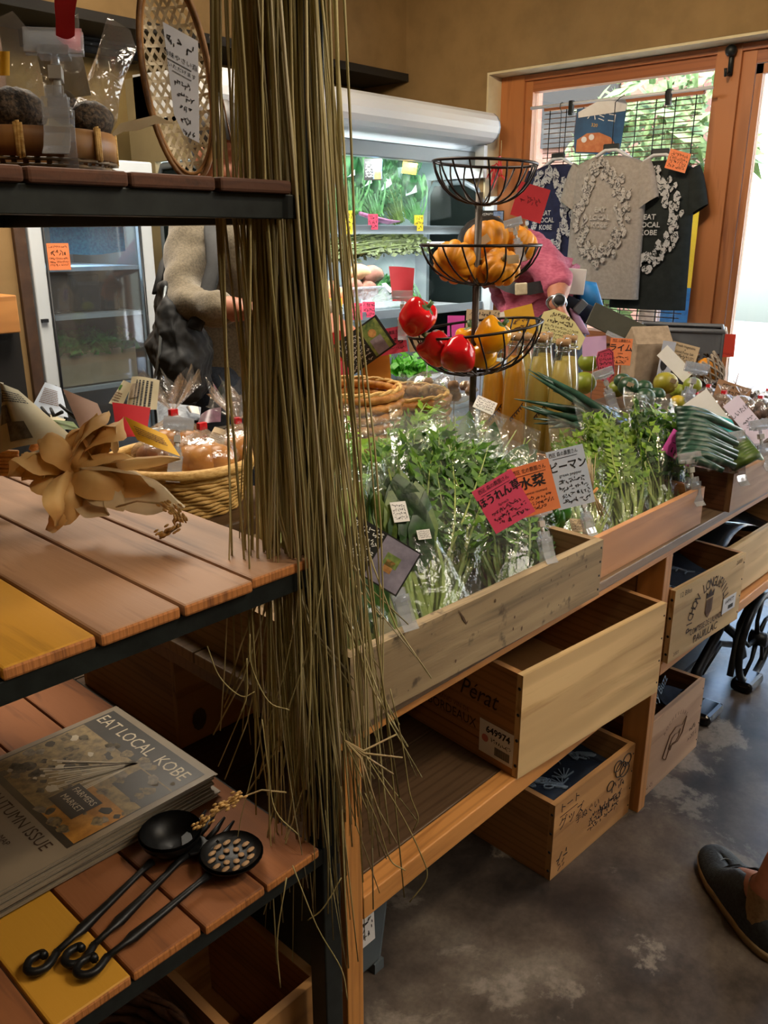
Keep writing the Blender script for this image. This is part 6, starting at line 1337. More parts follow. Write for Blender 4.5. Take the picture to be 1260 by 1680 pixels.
def printed_cloth(name, lab, x0, x1, y0, y1, z, seed, n=40, hump=.02, zs=0):
    q = MB(); f = lambda u, v: V((x0 + (x1 - x0) * u, y0 + (y1 - y0) * v, z + zs * v + hump * sin(u * 3.0 + seed) * sin(v * 3 + seed * 2) + .012 * sin(u * 11 + v * 4)))
    q.grid(f, 16, 16, 0); rr = random.Random(seed)
    g = lambda u, v: f(u, v) + V((0, 0, .0022))
    asp = (y1 - y0) / (x1 - x0)
    for i in range(n):
        cu, cv = rr.uniform(.08, .92), rr.uniform(.06, .94); k = rr.choice('olfs'); s = .011 / (x1 - x0) * rr.uniform(.8, 1.7); an = rr.uniform(0, pi)
        def line(P, w=.0011):
            for a, b in zip(P, P[1:]):
                A, B = g(*a), g(*b); d = (B - A); nn = V((-d.y, d.x, 0)); nn = nn.normalized() * w if nn.length > 1e-9 else V((w, 0, 0)); q.add([A - nn, A + nn, B + nn, B - nn], [(0, 1, 2, 3)], 1)
        R = lambda a, b: (cu + (a * cos(an) - b * sin(an)) * s, cv + (a * sin(an) + b * cos(an)) * s / asp)
        if k == 'o': line([R(cos(t * .785) * 1.0, sin(t * .785) * .75) for t in range(9)])
        elif k == 'l': line([R(cos(t * .785) * 1.5, sin(t * .785) * .55) for t in range(9)]); line([R(-1.2, 0), R(1.2, .1)])
        elif k == 'f':
            for t in range(6): line([R(0, 0), R(1.9 * cos(t * .45 - .9), 1.9 * sin(t * .45 - .9))])
        else:
            line([R(-1.6, .0), R(-.6, .3), R(.5, .0), R(1.6, .3)]); line([R(-.6, .3), R(-.2, .8)]); line([R(.5, .0), R(.9, .55)])
    o = single(name, q, ['navy_cloth', 'cloth_print'], lab, 'fabric'); m = o.modifiers.new('t', 'SOLIDIFY'); m.thickness = .003; m.offset = -1
mat('cloth_print', '7c8c9c', None, .9)
printed_cloth('printed_cloth', 'navy cloth with a pale printed pattern in the stamped crest crate', 1.695, 1.985, .71, .93, SZ + .135, 5, 26, .012, .04)
# floor crates
def scrawl(q, T, w, h):
    q.text('トート', .026, T @ Matrix.Translation((-.105, .074, 0)), 3); q.box((-.14, .055, 0), (-.075, .0565, .0002), 3, T); q.text('グッズ', .032, T @ Matrix.Translation((-.095, .034, 0)), 3); q.text('手ぬぐい', .024, T @ Matrix.Translation((-.03, .012, 0)), 3); q.scribble(-.135, -.10, -.052, .022, T, 3); q.scribble(-.135, -.11, -.072, .018, T, 3)
    for k in range(3): q.scribble(-.02, .10, -.015 - .012 * k, .014, T, 3)
    for cx, cy, r in ((.10, .055, .022), (.125, .068, .018), (.085, .070, .016), (.118, .045, .020), (.06, .03, .014)):
        P = [T @ V((cx + r * cos(2 * pi * i / 14), cy + r * sin(2 * pi * i / 14) * .85, .0006)) for i in range(14)]; q.tube(P, .0011, 4, 3, closed=True)
    q.scribble(.07, .12, .018, .02, T, 3); q.scribble(.02, .12, -.012, .02, T, 3)
crate('wine_crate', 'orange brown crate with black hand lettering on the floor under the shelf', (1.298, .728, 0), .32, .46, .188, -2.5, 'tan_crate', 'tan_crate_y', .013, scrawl)
printed_cloth('printed_cloth', 'navy cloth with white vegetable drawings in the hand lettered crate', 1.315, 1.598, .745, 1.16, .150, 1, 60, .014)
def pale(q, T, w, h):
    for i, ch in enumerate('ROCHEVERRE'):
        a = -.8 + 1.6 * i / 9
        if ch != ' ': q.text(ch, .015, T @ Matrix.Translation((.085 * sin(a), -.02 + .085 * cos(a), 0)) @ Matrix.Rotation(-a, 4, 'Z'), 4)
    P = [(-.06, -.03), (-.03, .02), (.0, .03), (.04, .02), (.06, .035), (.045, -.005), (.02, -.02), (-.02, -.015), (-.04, -.045)]; q.tube([T @ V((x, y, .0006)) for x, y in P], .0012, 4, 4, closed=True); q.tube([T @ V((x * .5, y * .5 - .005, .0006)) for x, y in P], .001, 4, 4)
    q.scribble(-.14, -.10, -.082, .010, T, 4); q.scribble(.09, .13, -.02, .014, T, 1); q.scribble(.09, .13, -.045, .012, T, 1)
crate('wine_crate', 'pale pinkish wine crate standing on the floor right of the stand leg', (1.676, .712, 0), .312, .42, .205, -.5, 'pink_crate', 'tan_crate_y', .013, pale)
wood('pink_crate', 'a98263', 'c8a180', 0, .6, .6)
q = MB().grid(lambda u, v: V((1.70 + .27 * u, .74 + .22 * v, .15 + .10 * (1 - u) * (1 - .3 * v) + .02 * sin(9 * u + 4 * v))), 12, 12); T = frame(V((1.74, .738, .19)), (1, 0, -.2), (0, .3, 1)); q.text('Berry Buzz', .03, Matrix.Translation((1.77, .738, .238)) @ Matrix.Rotation(1.15, 4, 'X') @ Matrix.Rotation(.4, 4, 'Z'), 1)
o = single('black_tote', q, ['navy_cloth', 'cloth_print'], 'dark tote bag with white script folded in the pale floor crate', 'bag')
# crate under the table, seen below the left shelf
cc = at_z(297, 1229, SZ)
crate('wooden_crate', 'knotty brown wooden box on the stand shelf seen below the boards', (cc.x, cc.y, SZ), .26, .36, .200, 0, 'tan_crate', 'tan_crate_y', .012, lambda q, T, w, h: q.add([T @ V((-.085 + .016 * cos(a), -.055 + .024 * sin(a), .0004)) for a in [2 * pi * k / 10 for k in range(10)]], [tuple(range(10))], 6), nails=False)
crate('wooden_crate', 'wooden crate on the floor behind the black shelf post', (.50, .74, 0), .16, .30, .235, 0, 'tan_crate', 'tan_crate_y', .014, None, nails=False)
# clear storage bin under the shelf
def bin_():
    t = thing('storage_bin', 'grey translucent plastic storage bin on the floor behind the stand leg', 'bin', (.84, 1.05, 0)); x0, x1, y0, y1 = .72, .915, .815, 1.25; q = MB(); k = .02
    for z0, z1, e in ((.02, .325, 0),):
        b = [(x0 + k, y0 + k), (x1 - k, y0 + k), (x1 - k, y1 - k), (x0 + k, y1 - k)]; a = [(x0, y0), (x1, y0), (x1, y1), (x0, y1)]
        q.add([V((x, y, z0)) for x, y in b] + [V((x, y, z1)) for x, y in a], [(i, (i + 1) % 4, (i + 1) % 4 + 4, i + 4) for i in range(4)] + [(3, 2, 1, 0)])
    part('shell', q, 'bin_grey', t, bevel=.012); part('rim', MB().tube([V((x0, y0, .325)), V((x1, y0, .325)), V((x1, y1, .325)), V((x0, y1, .325))], .008, 6, closed=True), 'bin_grey', t)
    for x in (x0 + .03, x1 - .03): part('foot', MB().box((x - .012, y0 + .02, 0), (x + .012, y0 + .05, .022)), 'bin_grey', t)
    L = Matrix(((1, 0, 0, (x0 + x1) / 2 - .02), (0, .05, -1, y0 + .005), (0, 1, .05, .20), (0, 0, 0, 1))); q = MB().box((-.055, -.085, 0), (.055, .085, .0012), 0, L)
    for k in range(7): q.scribble(-.045, .045, .068 - .021 * k, .014, L @ Matrix.Translation((0, 0, .0016)), 1)
    part('label', q, ['paper_white', 'ink'], t, 'white printed label')
film('bin_grey', '8c9698', .12, .45, .35, .45, .1, '788286')
bin_()
# sewing machine treadle base at the right
def treadle():
    t = thing('sewing_machine_treadle', 'black cast iron treadle base with a big wheel under the stand', 'sewing machine base', (2.3, .86, 0))
    w = at_y(1238, 1050, .735); c = V((w.x + .02, .735, w.z)); R = .135
    q = MB().tube([c + V((R * cos(a), 0, R * 1.0 * sin(a))) for a in [2 * pi * i / 40 for i in range(40)]], .011, 8, closed=True); part('wheel_rim', q, 'iron', t)
    q = MB()
    for k in range(5): a = 2 * pi * k / 5 + .3; q.tube([c, c + V((R * .5 * cos(a + .35), .0, R * .5 * sin(a + .35))), c + V((R * cos(a), 0, R * sin(a)))], [.009, .006, .006], 6)
    part('spokes', q, 'iron', t); part('hub', MB().lathe([(0, -.02), (.022, -.02), (.022, .03), (0, .03)], Matrix.Translation(c) @ Matrix.Rotation(pi / 2, 4, 'X'), 14), 'iron', t)
    for y in (.80, 1.2):
        q = MB()
        for x0, x1 in ((2.12, 2.30), (2.52, 2.34)): q.tube([V((x0, y, .035)), V((x0 + (x1 - x0) * .3, y, .12)), V((x1, y, .20)), V((x1, y, .338))], [.020, .016, .014, .016], 8)
        q.tube([V((2.20, y, .10)), V((2.32, y, .15)), V((2.44, y, .10))], .010, 6); part('side_frame', q, 'iron', t)
    for x, y in ((2.145, .75), (2.40, .73), (2.145, 1.2), (2.50, 1.2)):
        part('foot', MB().box((x - .055, y - .030, .0), (x + .055, y + .035, .034)), 'iron_gloss', t, bevel=.012)
    part('treadle_plate', MB().box((2.2, .86, .06), (2.48, 1.15, .075)), 'iron', t); part('belt_guard', MB().tube([c + V((-.10, .03, -.10)), c + V((-.07, .03, .06)), c + V((.06, .03, .15)), c + V((.12, .03, .19))], [.010, .012, .014, .008], 8, flat=.5), 'steel_dark', t)
mat('iron_gloss', '101214', None, .2, .5); mat('steel_dark', '5a5e60', None, .4, .7)
treadle()
q = MB().grid(lambda u, v: V((1.94 + .86 * u, 1.0 - .02 * sin(u * 21), .34 - .335 * v)), 30, 10); q.nz(.012, 10, 5); o = single('black_drape', q, 'black_cloth', 'black cloth hanging under the stand beside the treadle', 'fabric'); m = o.modifiers.new('t', 'SOLIDIFY'); m.thickness = .004
# ================================================================ bagged greens in the crates
def bag(b, top, wb, wt, key, args, mats, label, th=.045, yaw=0, sticker=None, group='bagged greens in the stand crates', fillL=.86, name='greens_bag', cat='bagged greens', seedk=0, fw=None):
    b = V(b); v = (top - b); L = v.length; v.normalize(); u = RT.lerp(V((1, 0, 0)), .55); u = Matrix.Rotation(radians(yaw), 3, 'Z') @ u; u = (u - v * u.dot(v)).normalized(); n = u.cross(v)   # n faces the aisle
    M = Matrix(((u.x, -n.x, v.x, b.x), (u.y, -n.y, v.y, b.y), (u.z, -n.z, v.z, b.z), (0, 0, 0, 1))); t = thing(name, label, cat, M=M, group=group)
    if args: q = leafy(*args); k = L * fillL / args[1]; q.v = [V((p.x * (fw or 1), p.y, p.z * k)) for p in q.v]; lim = lambda z: (wb + (wt - wb) * min(1, z / L)) * .5 * .96
    if args:
        for p in q.v:
            m = lim(max(0, p.z)); p.x = max(-m, min(m, p.x)) if abs(p.x) > m else p.x; p.y = max(-th * .85, min(th * .85, p.y))
        part('greens', q, mats, t, local=True)
    f = part('bag', bag_film(wb, wt, L, th, seedk + b.x * 7, nu=16, nv=18), 'bag_film', t, local=True)
    if sticker:
        for sx, sz, w, h, m in sticker:
            q = MB().box((sx * wt, -th * .9 - .003, L * sz), (sx * wt + w, -th * .9 - .002, L * sz + h)); X = Matrix(((1, 0, 0, sx * wt + w / 2), (0, 0, -1, -th * .9 - .0032), (0, 1, 0, L * sz + h / 2), (0, 0, 0, 1)))
            for i in range(4): q.scribble(-w * .4, w * .4, h * (.3 - .2 * i), h * .13, X, 1)
            part('sticker', q, [m, 'ink'], f, local=True)
    return t
ST = ['leaf_mizuna', 'leaf_stem', 'leaf_mizuna_dark']; SD = ['leaf_mizuna_dark', 'leaf_stem_dark', 'leaf_mizuna']; SC_ = ['leaf_curly', 'leaf_stem', 'leaf_lime_leaf']; SDp = ['leaf_deep', 'leaf_stem', 'leaf_mizuna_dark']; SL = ['leaf_lime_leaf', 'leaf_stem', 'leaf_mizuna']
FZ = TZ + .014
bag((.745, .735, FZ), at_y(552, 905, .83), .13, .12, 'a', (34, .3, .18, 'spinach', 21, .03, .007), SDp, 'bag of dark leafy greens at the left front of the grey crate', .04, 0)
bag((.885, .735, FZ), at_y(626, 752, .92), .23, .05, 'b', (60, .36, .10, 'spinach', 22, .03, .007), ['leaf_deep', 'leaf_stem', 'leaf_stem_dark'], 'narrow peaked bag of long yellow green stems with white labels', .045, -6, [(-.4, .60, .026, .034, 'paper_white'), (.25, .50, .022, .016, 'paper_white')], fillL=.9)
bag((.86, .96, FZ), at_y(592, 772, 1.08), .20, .22, 'c', (60, .3, .35, 'spinach', 23, .04, .006), ['leaf_stem', 'leaf_stem', 'leaf_curly'], 'bag of pale yellowish greens behind the straw in the grey crate', .05, 0)
bag((1.00, .95, FZ), at_y(662, 690, 1.14), .22, .26, 'd', (120, .34, .30, 'mizuna', 24, .045, .004), SL, 'wide bag of light green mizuna at the back left of the grey crate', .055, 4)
bag((.985, .80, FZ), at_y(738, 686, 1.02), .14, .25, 'e', (150, .4, .2, 'mizuna', 25, .04, .004), ST, 'tall bag of feathery green mizuna left of the pink card', .05, 0)
bag((1.12, .75, FZ), at_y(822, 728, .93), .17, .24, 'f', (150, .36, .22, 'mizuna', 26, .04, .004), SD, 'front bag of dark feathery greens behind the pink and orange cards', .045, -4)
bag((1.17, .90, FZ), at_y(800, 678, 1.10), .20, .25, 'g', (60, .32, .28, 'spinach', 27, .04, .005), SDp, 'bag of dark broad leaves behind the front feathery bag', .05, -2)
bag((1.10, 1.06, FZ), at_y(745, 645, 1.26), .22, .28, 'h', (100, .32, .32, 'mizuna', 28, .05, .004), SL, 'rearmost bag of pale greens in the grey crate under the wire stand', .05, 0, [(.2, .86, .05, .05, 'paper_white')])
bag((1.36, .765, FZ), at_y(905, 772, .88), .13, .13, 'i', None, None, 'small bag of green peppers behind the blue card', .04, 0, [(-.1, .22, .03, .028, 'card_tan')])
bag((1.47, .80, FZ), at_y(952, 698, 1.0), .12, .16, 'j', (85, .34, .18, 'curly', 29, .035, .0035), SC_, 'bag of curly yellow green leaves just right of the blue card', .045, 0)
bag((1.585, .765, FZ), at_y(992, 662, 1.0), .12, .17, 'k', (95, .38, .14, 'curly', 30, .035, .004), SC_, 'bag of curly greens with thick stems second from the right', .045, -2)
bag((1.712, .745, FZ), at_y(1068, 648, .92), .12, .15, 'l', (110, .38, .13, 'curly', 31, .035, .0035), ['leaf_mizuna_dark', 'leaf_stem', 'leaf_lime_leaf'], 'rightmost bag of frilly dark greens with bright tips', .042, 0)
mat('pepper_green', '2c6a24', '4a8a34', .3, 0, 10)
for i, (px, py) in enumerate(((895, 800), (915, 812), (902, 830), (925, 838), (915, 852), (895, 848))):
    single('green_pepper', MB().ball(D(px, py, 1.62 - .01 * i), (.014, .014, .022), 10, fn=lambda p: 1 + .1 * sin(p.x * 6)), 'pepper_green', ('green pepper inside the small bag behind the blue card'), 'pepper', 'green peppers in the small bag')
# dried bunch tied with a tan tag
t = thing('dried_sprig', 'small dried flower sprig tied with twine leaning by the blue card', 'dried flowers', D(968, 815, 1.62)); q = MB()
for i in range(40): q.tube([D(972, 808, 1.60), D(955 + rnd.gauss(0, 9), 745 + rnd.uniform(0, 25), 1.62 + rnd.gauss(0, .01))], [.0012, .0006], 4)
for i in range(18): q.tube([D(972, 808, 1.60), D(985 + rnd.gauss(0, 5), 838 + rnd.uniform(0, 10), 1.59)], [.0012, .0006], 4)
part('stems', q, 'straw_tip', t); part('twine', MB().tube([D(966, 806, 1.595), D(972, 810, 1.59), D(980, 801, 1.595)], .003, 6), 'wicker', t)
# ---- handwritten cards and their clips on the crate fronts
def hcard(name, c, roll, w, h, m, items, lab, tilt=12, yaw=0, ink='ink', stake=0):
    M = facing(c, roll, tilt, yaw); q = MB().box((-w / 2, -h / 2, -.0005), (w / 2, h / 2, .0), 0, M); T = M @ Matrix.Translation((0, 0, .0006))
    for it in items:
        if it[0] == 't': q.text(it[1], it[4] * h, T @ Matrix.Translation((it[2] * w, it[3] * h, 0)), 1, sx=it[5] if len(it) > 5 else 1, bold=it[6] if len(it) > 6 else 0)
        elif it[0] == 's': q.scribble(it[1] * w, it[2] * w, it[3] * h, it[4] * h, T, 1)
        else: q.box((it[1] * w, it[3] * h, 0), (it[2] * w, it[3] * h + h * .008, .0001), 1, T)
    if stake: b = M @ V((0, -h / 2 + .01, -.002)); q.tube([b, V((b.x, b.y, TZ))], .0014, 5, 2)
    return single(name, q, [m, ink, 'steel'], lab, 'price card')
body = [('s', -.30, .36, -.17, .07), ('s', -.34, .36, -.27, .07), ('s', -.30, .34, -.37, .07)]
hcard('price_card', D(826, 823, 1.335), 31, .072, .079, 'card_pink', [('t', '西区 森の農園さん', 0, .40, .105, .8), ('l', -.36, .36, .31), ('t', 'ほうれん草', 0, .17, .22, .86, .02), ('t', 'Spinach', 0, -.01, .075)] + [('s', -.36, .36, -.12, .075), ('s', -.36, .36, -.24, .075), ('s', -.30, .34, -.36, .08)], 'pink handwritten card in front of the dark feathery bag', 10)
hcard('price_card', D(876, 802, 1.345), 16, .068, .083, 'card_orange', [('t', '西区 北の農園さん', 0, .38, .10, .8), ('l', -.38, .38, .30), ('t', '水菜', 0, .13, .26, 1, .02), ('t', 'Japanese mustard', 0, -.06, .07)] + [('s', -.38, .38, -.17, .06), ('s', -.36, .38, -.27, .06), ('s', -.38, .2, -.38, .07)], 'orange handwritten card clipped beside the pink card', 10)
hcard('price_card', D(936, 783, 1.52), 14, .068, .108, 'paper_blue', [('t', '西区 森の農園さん', -.05, .42, .085, .7), ('l', -.36, .3, .35), ('t', 'ピーマン', .0, .20, .19, .85, .02), ('t', 'green pepper', .02, .06, .07), ('s', -.36, .36, -.05, .075), ('s', -.34, .36, -.17, .075), ('s', -.34, .36, -.28, .075), ('s', -.3, .36, -.39, .08)], 'pale blue handwritten card in front of the green peppers', 12)
clip(at_y(896, 900, .688) + V((0, 0, .0)), -38, 'clear clip on the grey crate holding the pink and orange cards', -18, 1.12, -8)
clip(at_y(965, 862, .74), -38, 'clear clip holding the pale blue card behind the grey crate corner', -18, 1.05, -10)
p = at_y(662, 1000, .686); clip(p, -36, 'clear clip on the grey crate holding the black printed card', -16, 1.22, -12)
M = facing(D(618, 912, 1.075), -31, 22); q = MB().box((-.048, -.032, -.0006), (.048, .032, 0), 0, M); q.box((-.002, -.030, 0), (.046, .030, .0003), 2, M); q.box((.014, -.012, .0003), (.026, .004, .0005), 3, M); q.box((.010, -.004, .0003), (.03, .012, .0005), 4, M)
for k in range(5): q.scribble(-.044, -.006, .024 - .012 * k, .008, M @ Matrix.Translation((0, 0, .0006)), 1)
single('photo_card', q, ['card_black', 'ink_white', 'photo_lilac', 'photo_warm', 'photo_green'], 'black printed photo card lying over the peaked greens bag', 'price card')
mat('photo_lilac', '7c788a', 'a29cb0', .4, 0, 40)
clip(at_y(1138, 808, .706), -36, 'clear clip on the right end of the reddish crate', -14, 1.35, -6)
hcard('price_card', D(1118, 735, 1.93), -30, .075, .06, 'card_magenta', [('s', -.3, .4, .1, .2), ('s', -.3, .4, -.25, .2)], 'magenta handwritten card half hidden by the frilly greens bag', 20)
clip(at_y(1210, 775, .684), -36, 'clear clip on the corner of the rough brown crate', -14, 1.45, -6)
clip(at_y(1252, 752, .682), -36, 'clear clip on the rough brown crate at the right frame edge', -14, 1.45, -6)
hcard('price_card', D(1168, 690, 2.02), 35, .075, .14, 'paper_white', [], 'white card with a teal patch leaning over the leeks', 25)
M = facing(D(1181, 702, 2.01), 35, 25); single('teal_sticker', MB().prism([(-.03, .03), (.0, .045), (.035, .0), (.03, -.035), (-.02, -.03)], .001, M), 'card_teal', 'teal patch sticking on the white card over the leeks', 'sticker')
hcard('price_card', D(1226, 690, 2.12), 38, .05, .13, 'card_lilac2', [('t', 'しいたけ', 0, .22, .12, .9), ('s', -.3, .3, .0, .06), ('s', -.3, .3, -.1, .06)], 'narrow pale lilac card leaning by the nut bags', 25); mat('card_lilac2', 'd8c8dc', 'e2d6e4', .6, 0, 8)
# long dark leeks in the right crate
t = thing('leek_bag', 'bag of long dark green leeks lying in the rough brown crate', 'leek', (c3.x + .2, .95, TZ + .05))
for i in range(11):
    a = D(1112 + rnd.uniform(-4, 2), 672 + i * 8.5, 1.98 - .012 * i); e = D(1200 + rnd.uniform(-6, 16) - (i > 7) * 8, 700 + i * 7.2, 1.99 - .016 * i); m = a.lerp(e, .5) + V((0, 0, .012))
    part('leek', MB().tube([a, a.lerp(m, .5) + V((0, 0, .004)), m, e], [.011, .0125, .0125, .008], 8, flat=.8), 'leek', t)
part('bag', MB().grid(lambda u, v: D(1108 + 108 * u + 4 * sin(v * 5), 664 + 30 * u * (1 - v) + 112 * v - 6 * u * v, 1.94 - .14 * v - .0 * u + .006 * sin(u * 17 + v * 9)), 18, 12), 'case_film', t)
q = MB()
for i in range(7): q.tube([D(1190 + 2 * i, 735 + 5 * i, 1.96 - .01 * i), D(1222 + 3 * i, 722 + 4 * i, 1.97 - .01 * i), D(1238 + 2 * i, 735 + 3 * i, 1.96)], [.013, .012, .004], 7)
single('pepper_bunch', q, 'leaf_olive2', 'olive green pods at the right end of the leek bag', 'vegetable'); mat('leaf_olive2', '3c5420', '60782c', .4, 0, 30)
# bags of nuts and mushrooms behind
def nut_bag(px, py, d, r, seed, lab, tie=True, m='nut'):
    c = D(px, py, d); t = thing('nut_bag', lab, 'bag of nuts', c - V((0, 0, r)), 'small tied bags behind the leeks'); rr = random.Random(seed); q = MB()
    for i in range(9): q.ball(c + V((rr.gauss(0, r * .4), rr.gauss(0, r * .4), rr.uniform(-.55, .35) * r)), r * rr.uniform(.28, .40), 8, fn=lambda p: 1 + .15 * noise.noise(p * 3))
    part('nuts', q, m, t); b = MB().ball(c, (r * 1.15, r * 1.1, r * .95), 14, fn=lambda p: 1 + .12 * noise.noise(p * 3 + V((seed, 0, 0)))); b.tube([c + V((0, 0, r * .7)), c + V((0, 0, r)), c + V((r * .1, 0, r * 1.5))], [r * .5, r * .12, r * .55], 10, cap=False); part('bag', b, 'bag_thin', t)
    if tie: part('tie', MB().cbox(c + V((0, 0, r * 1.02)), (r * .3, r * .3, r * .22)), 'red_plastic', t)
mat('nut', '4a3226', '7a5640', .6, 0, 30); mat('nut_dark', '2c2018', '54402e', .6, 0, 30)
for i, (x, y, d, r, lb) in enumerate(((1140, 665, 2.45, .035, 'tied bag of brown nuts beside the olive fruit'), (1160, 655, 2.55, .04, 'tied bag of brown nuts under the red tie at the back'), (1185, 668, 2.40, .042, 'tied bag of dark nuts behind the white teal card'), (1215, 672, 2.35, .042, 'tied bag of dark nuts below the brown card'), (1245, 676, 2.25, .04, 'tied bag of brown nuts with a red tie at the frame edge'), (1205, 690, 2.2, .038, 'tied bag of nuts between the two leaning cards'), (1258, 662, 2.5, .04, 'dark bag at the back right frame edge'), (1240, 650, 2.65, .036, 'dark bag behind the brown card at the right'))): nut_bag(x, y, d, r, i, lb, i % 2 == 0 or i == 1, 'nut_dark' if i in (3, 6, 7) else 'nut')
hcard('price_card', D(1200, 650, 2.42), -18, .10, .075, 'card_kraft', [('t', '172円', .0, .05, .30), ('s', -.35, .3, .34, .12), ('s', -.2, .4, -.25, .12)], 'kraft brown card with a circled price above the nut bags', 20, ink='ink_brown')
single('table_sheet', MB().box((2.50, .72, TZ), (2.76, 1.10, TZ + .004)), 'paper_white', 'white paper sheet spread under the nut bags at the right', 'sheet')
# ---- three tier wire fruit stand
TP = V((1.60, 1.20, 0))
def tier():
    t = thing('fruit_stand', 'three tier black wire fruit stand of pumpkins and peppers on the produce stand', 'fruit stand', (TP.x, TP.y, TZ)); c = lambda z: V((TP.x, TP.y, z))
    z3, z2, z1 = at_y(780, 538, 1.20).z, at_y(787, 402, 1.20).z, at_y(793, 268, 1.20).z; px = lambda a, b: (b - a) / 2 * 1.95 / F
    part('pole', MB().tube([c(TZ + .01), c(z1 - .06)], .0085, 10), 'wire_pole', t); part('base_ring', MB().tube([c(TZ + .006) + V((.10 * cos(a), .10 * sin(a), 0)) for a in [2 * pi * i / 24 for i in range(24)]], .005, 6, closed=True).tube([c(TZ + .006) - RT * .1, c(TZ + .012), c(TZ + .006) + RT * .1], .004, 6).tube([c(TZ + .006) - FW * .1 - V((0, 0, FW.z * -.1)), c(TZ + .012), c(TZ + .006) + V((FW.x, FW.y, 0)) * .1], .004, 6), 'wire', t)
    # the pole stands between the cups; the lowest cup is wider and tilts a little
    for nm, z, R, dep, off, tilt in (('lower', z3, px(664, 884), .105, 0, 7), ('middle', z2, px(692, 884), .085, .006, 0), ('upper', z1, px(714, 876), .085, .010, -2)):
        T = Matrix.Translation(c(z) + RT * off) @ Matrix.Rotation(radians(-tilt), 4, V((FW.x, FW.y, 0))); q = MB()
        q.tube([T @ V((R * cos(a), R * sin(a), 0)) for a in [2 * pi * i / 40 for i in range(40)]], .0032, 6, closed=True)
        ks = part('basket', q, 'wire', t); w = MB()
        for k in range(18):
            a = 2 * pi * k / 18; P = []
            for s in range(8):
                u = s / 7; r = R * (1 - .86 * u ** 1.0 * (0.35 + .65 * u)); zz = -dep * (1 - (1 - u) ** 1.8); aa = a + .25 * u; P.append(T @ V((r * cos(aa), r * sin(aa), zz)))
            w.tube(P, .0021, 5)
        part('ribs', w, 'wire', ks); w = MB().tube([T @ V((R * .16 * cos(a), R * .16 * sin(a), -dep)) for a in [2 * pi * i / 16 for i in range(16)]], .0035, 6, closed=True); part('foot_ring', w, 'wire', ks)
    return z3, z2, z1
mat('wire_pole', '3c322a', '4c4238', .5, .5, 20)
z3, z2, z1 = tier()
mat('pumpkin', 'c67a12', 'e0981c', .5, 0, 10, bp=.1); mat('pumpkin_stem', '8a7430', '6a5c2c', .7, 0, 40); mat('pepper_red', 'a80c14', 'd0161c', .16, 0, 6); mat('pepper_yellow', 'd48a0c', 'f0ac18', .16, 0, 6); mat('calyx', '2e4a1c', '48682c', .5, 0, 30)
def pumpkin(px, py, d, r, rx, ry, lab, sticker=None):
    c = D(px, py, d); M = Matrix.Rotation(radians(rx), 4, RT) @ Matrix.Rotation(radians(ry), 4, V((FW.x, FW.y, 0))); Mw = Matrix.Translation(c) @ M; t = thing('mini_pumpkin', lab, 'pumpkin', c, 'mini pumpkins in the wire stand'); q = MB(); n = 60; m = 16
    vs = []
    for i in range(m + 1):
        th = pi * i / m; s = sin(th)
        for j in range(n):
            a = 2 * pi * j / n; rib = .86 + .14 * abs(cos(5 * a)) ** .6; dip = 1 - .35 * math.exp(-(th / .45) ** 2) - .25 * math.exp(-((pi - th) / .4) ** 2); vs.append(Mw @ V((r * s * rib * cos(a), r * s * rib * sin(a), r * .80 * cos(th) * dip * (.93 + .07 * rib))))
    q.add(vs, [(i * n + j, (i + 1) * n + j, (i + 1) * n + (j + 1) % n, i * n + (j + 1) % n) for i in range(m) for j in range(n)], 0, True); part('flesh', q, 'pumpkin', t)
    part('stem', MB().tube([Mw @ V((0, 0, r * .42)), Mw @ V((.0, 0, r * .62)), Mw @ V((.004, .002, r * .78))], [r * .20, r * .12, r * .13], 8), 'pumpkin_stem', t)
    if sticker: part('sticker', MB().cbox((0, 0, 0), (.026, .018, .001), 0, facing(c - FW * (r * .93) + RT * sticker[0] * r + UP * sticker[1] * r, sticker[2])), 'card_tan', t, 'small tan price sticker')
pumpkin(746, 430, 1.92, .052, -62, 18, 'mini pumpkin at the left of the middle wire basket, stem facing out')
pumpkin(798, 394, 1.97, .055, -25, -12, 'topmost mini pumpkin in the wire stand centre', (-.2, -.3, 35))
pumpkin(848, 398, 2.00, .052, -10, 30, 'mini pumpkin at the right back of the middle wire basket', (-.3, .35, -5))
pumpkin(822, 438, 1.90, .046, 50, 10, 'lower mini pumpkin at the front right of the middle wire basket', (.45, .1, 5))
pumpkin(790, 445, 1.93, .036, 20, -10, 'small mini pumpkin wedged between the two front ones')
